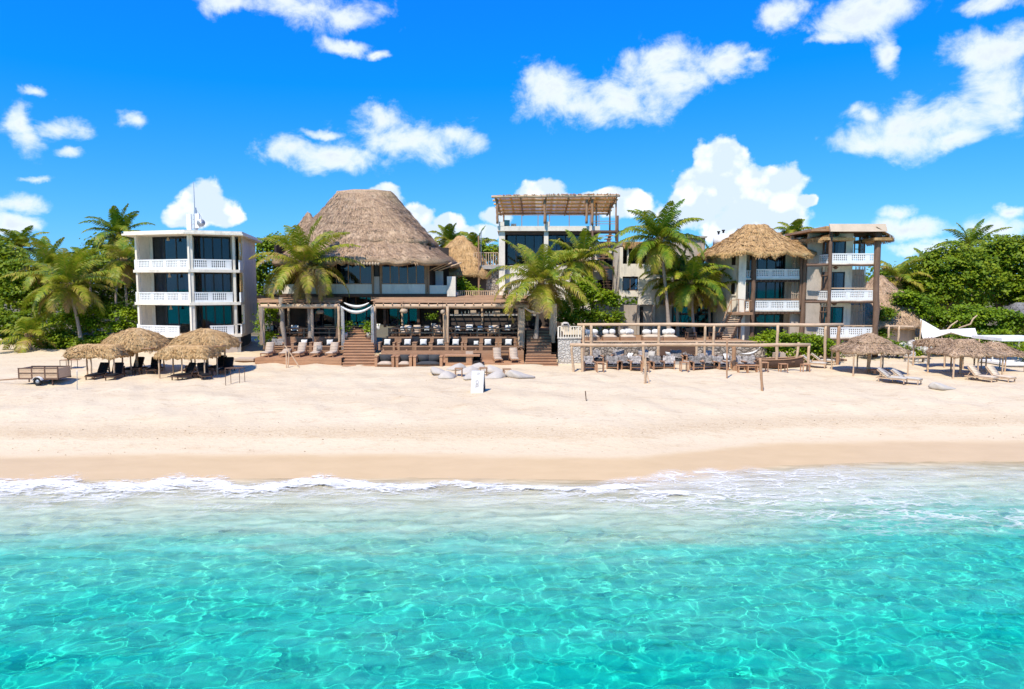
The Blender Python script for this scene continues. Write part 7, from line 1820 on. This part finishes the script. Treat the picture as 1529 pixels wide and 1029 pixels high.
pl(672, 671, 362, 88, 3.2, 18, "distant palm top peeping over the golden hut's left slope", 12, skirt=1)
pl(712, 711, 372, 86, 3.4, 16, "distant palm top between the golden hut and the tower", 13, skirt=2)
pl(1184, 1184, 350, 88, 2.7, 16, "distant palm top poking up between the two thatched roofs", 14, skirt=0)
pl(1449, 1449, 371, 84, 4.6, 22, "palm rising out of the big dark tree mass on the right", 15, skirt=2)
pl(1384, 1384, 396, 82, 2.9, 14, "small dark palm at the left shoulder of the right tree mass", 16, skirt=1)
pl(1345, 1342, 418, 74, 3.6, 15, "yellowish palm behind the slumping palapa", 17, skirt=1, yellow=.1)
pl(1500, 1500, 380, 82, 3.0, 12, "thin palm fronds at the top right of the tree mass", 18, skirt=1)

pl(1012, 1010, 418, 64.5, 4.2, 20, "drab palm half hidden between the tall palm and the short skirted palm", 19, skirt=9, bz=3.6, yellow=.12)
pl(1060, 1058, 436, 64.8, 3.3, 14, "small dull palm against the angled white wall of the golden thatched house", 20, skirt=6, bz=3.6, yellow=.15)
pl(95, 72, 402, 70, 4.0, 20, "second tall palm crown just left of and behind the leaning coconut palm", 21, skirt=3, yellow=.03)
# leaning dead trunk that carries the left pergola
mb = MB((fx(424, 59.8), 59.8, T2)); mb.log((fx(423, 59.8), 59.8, T2 - .2), (fx(419, 59.8), 59.8, fz(444, 59.8)), .2, random.Random(5), .2, 9, 8)
tag(mb.build("tree_trunk", M_PBARK, None, True), "bare pale leaning trunk standing through the left pergola roof", "tree trunk")

# ------------------------------------------------------------------ broad-leaved trees, shrubs and hedges
def tree(lst, Y, n, size, label, seed, m=None, cat='tree', group=None, base=None, trunk=.22, name="broadleaf_tree"):
    bl = pblobs(lst, Y); x = base if base is not None else sum(b[0] for b in bl) / len(bl)
    return bush(name, (x, Y, gz(x, Y)), bl, n, size, m or M_LEAF, label, seed, cat, group, True, trunk)
def shrub(lst, Y, n, size, label, seed, m=None, cat='bush', group=None, name="leafy_shrub", z=None):
    bl = pblobs(lst, Y); x = sum(b[0] for b in bl) / len(bl)
    return bush(name, (x, Y, gz(x, Y) if z is None else z), bl, n, size, m or M_LEAF, label, seed, cat, group)
gt = "broad-leaved trees around the resort"
tree([(22, 415, 40, 34), (8, 395, 25, 25), (50, 440, 38, 30), (20, 455, 42, 30), (72, 415, 26, 24)], 72, 9500, .36, "dark broad-leaved tree at the far left edge", 1, None, 'tree', gt)
tree([(100, 410, 42, 28), (140, 430, 40, 36), (170, 420, 30, 40), (118, 455, 50, 28)], 80, 8000, .38, "dense green tree behind the leaning coconut palm", 2, None, 'tree', gt)
tree([(150, 385, 26, 30), (180, 400, 24, 40), (195, 440, 22, 40), (205, 400, 20, 30)], 83, 6000, .36, "dark tree filling the gap left of the white block", 3, None, 'tree', gt)
tree([(-10, 380, 30, 30), (-25, 430, 40, 50), (-50, 400, 50, 60)], 74, 5000, .4, "dark tree cut by the left edge of the view", 31, None, 'tree', gt)
tree([(398, 385, 20, 30), (415, 372, 22, 22), (388, 415, 16, 30), (425, 400, 18, 30), (398, 440, 16, 30)], 77, 5200, .34, "bright leafed tree between the white block and the big thatched roof", 4, M_LEAFB, 'tree', gt)
tree([(1420, 400, 42, 34), (1395, 430, 40, 36), (1370, 440, 30, 30), (1440, 425, 44, 34)], 74, 13500, .34, "rounded sea grape tree forming the left half of the right tree mass", 5, None, 'tree', gt)
tree([(1490, 390, 42, 34), (1520, 395, 40, 40), (1480, 430, 44, 36), (1530, 440, 40, 42), (1460, 395, 26, 22)], 76, 14500, .35, "tallest rounded sea grape tree of the right tree mass", 6, None, 'tree', gt)
tree([(1570, 400, 44, 40), (1560, 450, 44, 40)], 74, 6000, .36, "sea grape tree cut by the right edge of the view", 32, None, 'tree', gt)
tree([(1360, 415, 24, 18), (1340, 425, 22, 18), (1325, 412, 16, 14), (1350, 440, 30, 22)], 82, 5200, .34, "low hazy green tree just right of the balcony block", 7, None, 'tree', gt)
tree([(735, 375, 16, 10), (715, 378, 20, 14), (700, 385, 16, 14), (745, 385, 12, 12)], 84, 3200, .3, "sunlit green treetop behind the concrete walkway by the tower", 8, M_LEAFB, 'tree', gt)
# shrubs
shrub([(20, 488, 40, 22), (75, 480, 40, 26), (-20, 480, 40, 30)], 66, 5200, .30, "dark green undergrowth behind the short young palm", 11)
shrub([(118, 512, 36, 9), (150, 514, 40, 8), (90, 508, 24, 11)], 62.6, 4800, .30, "dark leafy undergrowth at the foot of the leaning palm", 12)
shrub([(140, 474, 34, 17), (175, 472, 34, 19), (118, 480, 26, 16), (196, 478, 18, 20), (160, 492, 44, 13), (92, 486, 24, 14)], 63.6, 9500, .21, "bright yellow green hedge beside the white block's left wall", 13, M_LEAFB)
shrub([(85, 518, 26, 7), (60, 515, 18, 6), (105, 522, 14, 6)], 63, 1700, .2, "low creeping green plants on the sand near the short palm", 14, M_LEAFB)
shrub([(170, 511, 24, 7), (192, 509, 18, 8)], 61.6, 1500, .26, "dark shrub just behind the domed straw parasol", 15)
shrub([(396, 490, 10, 20), (404, 470, 10, 16), (398, 505, 10, 10)], 60.2, 1500, .2, "yellow green plant beside the far left corner drape", 16, M_LEAFB)
shrub([(695, 430, 10, 9), (703, 437, 12, 8), (688, 424, 7, 8)], 69.5, 1100, .22, "bright leafed bush against the dark opening of the golden hut", 17, M_LEAFB, z=7.2)
shrub([(868, 440, 22, 18), (895, 448, 26, 14), (855, 455, 16, 12), (915, 450, 14, 10), (875, 425, 14, 10)], 63.5, 5200, .24, "bright green vine heaped above the dark beam right of the crooked palm", 18, M_LEAFB, 'vine', z=3.9)
shrub([(1015, 440, 24, 12), (1045, 436, 20, 12), (1000, 430, 12, 12)], 66.2, 2600, .24, "dull green climber on the recessed wall behind the palms", 28, None, 'vine', z=3.9)
shrub([(865, 478, 24, 14), (895, 480, 20, 14), (845, 472, 14, 16), (920, 478, 8, 14)], 62.6, 4000, .24, "dark green vine hanging in the shade behind the white daybeds", 19, None, 'vine', z=3.9)
shrub([(1160, 510, 34, 13), (1198, 512, 34, 14), (1228, 520, 22, 13), (1140, 512, 18, 12), (1180, 522, 50, 13), (1243, 524, 12, 12)], 57.6, 9500, .2, "clipped bright green hedge between the front pergola and the two balcony houses", 20, M_LEAFB, 'hedge', None, "hedge")
shrub([(1370, 455, 26, 14), (1385, 472, 22, 16), (1352, 446, 20, 10), (1400, 488, 18, 12)], 67, 5200, .24, "yellow green shrub sloping down behind the slumping palapa", 21, M_LEAFB)
shrub([(1450, 475, 36, 20), (1490, 480, 40, 22), (1425, 480, 20, 16), (1520, 490, 26, 22), (1470, 500, 50, 14)], 66, 9000, .27, "broad bright shrub under the right tree mass behind the sail shade", 22, M_LEAFB)
shrub([(1402, 512, 24, 14), (1420, 522, 24, 12), (1440, 515, 20, 14)], 62.5, 3800, .22, "dark green shrub in the shade beneath the sail shade", 23)
shrub([(1340, 520, 18, 8), (1322, 515, 12, 10), (1298, 522, 14, 6), (1365, 526, 14, 7)], 60, 3200, .2, "low green plants behind the eight posted shelter", 24, M_LEAFB)
shrub([(1527, 528, 9, 11), (1540, 525, 14, 14)], 55.5, 900, .18, "small round green bush at the right edge beside the white platform", 25, M_LEAFB)
shrub([(1322, 470, 14, 10), (1316, 500, 10, 8)], 66, 1300, .22, "green bush at the foot of the balcony block's right column", 26)
shrub([(1480, 522, 14, 9), (1497, 518, 14, 9)], 61.5, 1500, .2, "green plants behind the far right thatch shelter", 27)
# the far wood: one mass nobody could count
rng = np.random.default_rng(77); bl = []
for i in range(90):
    x = -150 + 300 * (i + rng.random()) / 90; y = 112 + rng.uniform(-6, 8); h = 5.0 + rng.uniform(0, 3.5)
    bl.append((x, y, 3 + h * .5, 3.4, 3.0, h * .62))
co, q = leaf_cloud(bl, 26000, .75, 78)
tag(np_mesh("distant_trees", co, q, M_LEAF), "continuous dark green wood far behind the buildings", "trees", None, 'stuff')
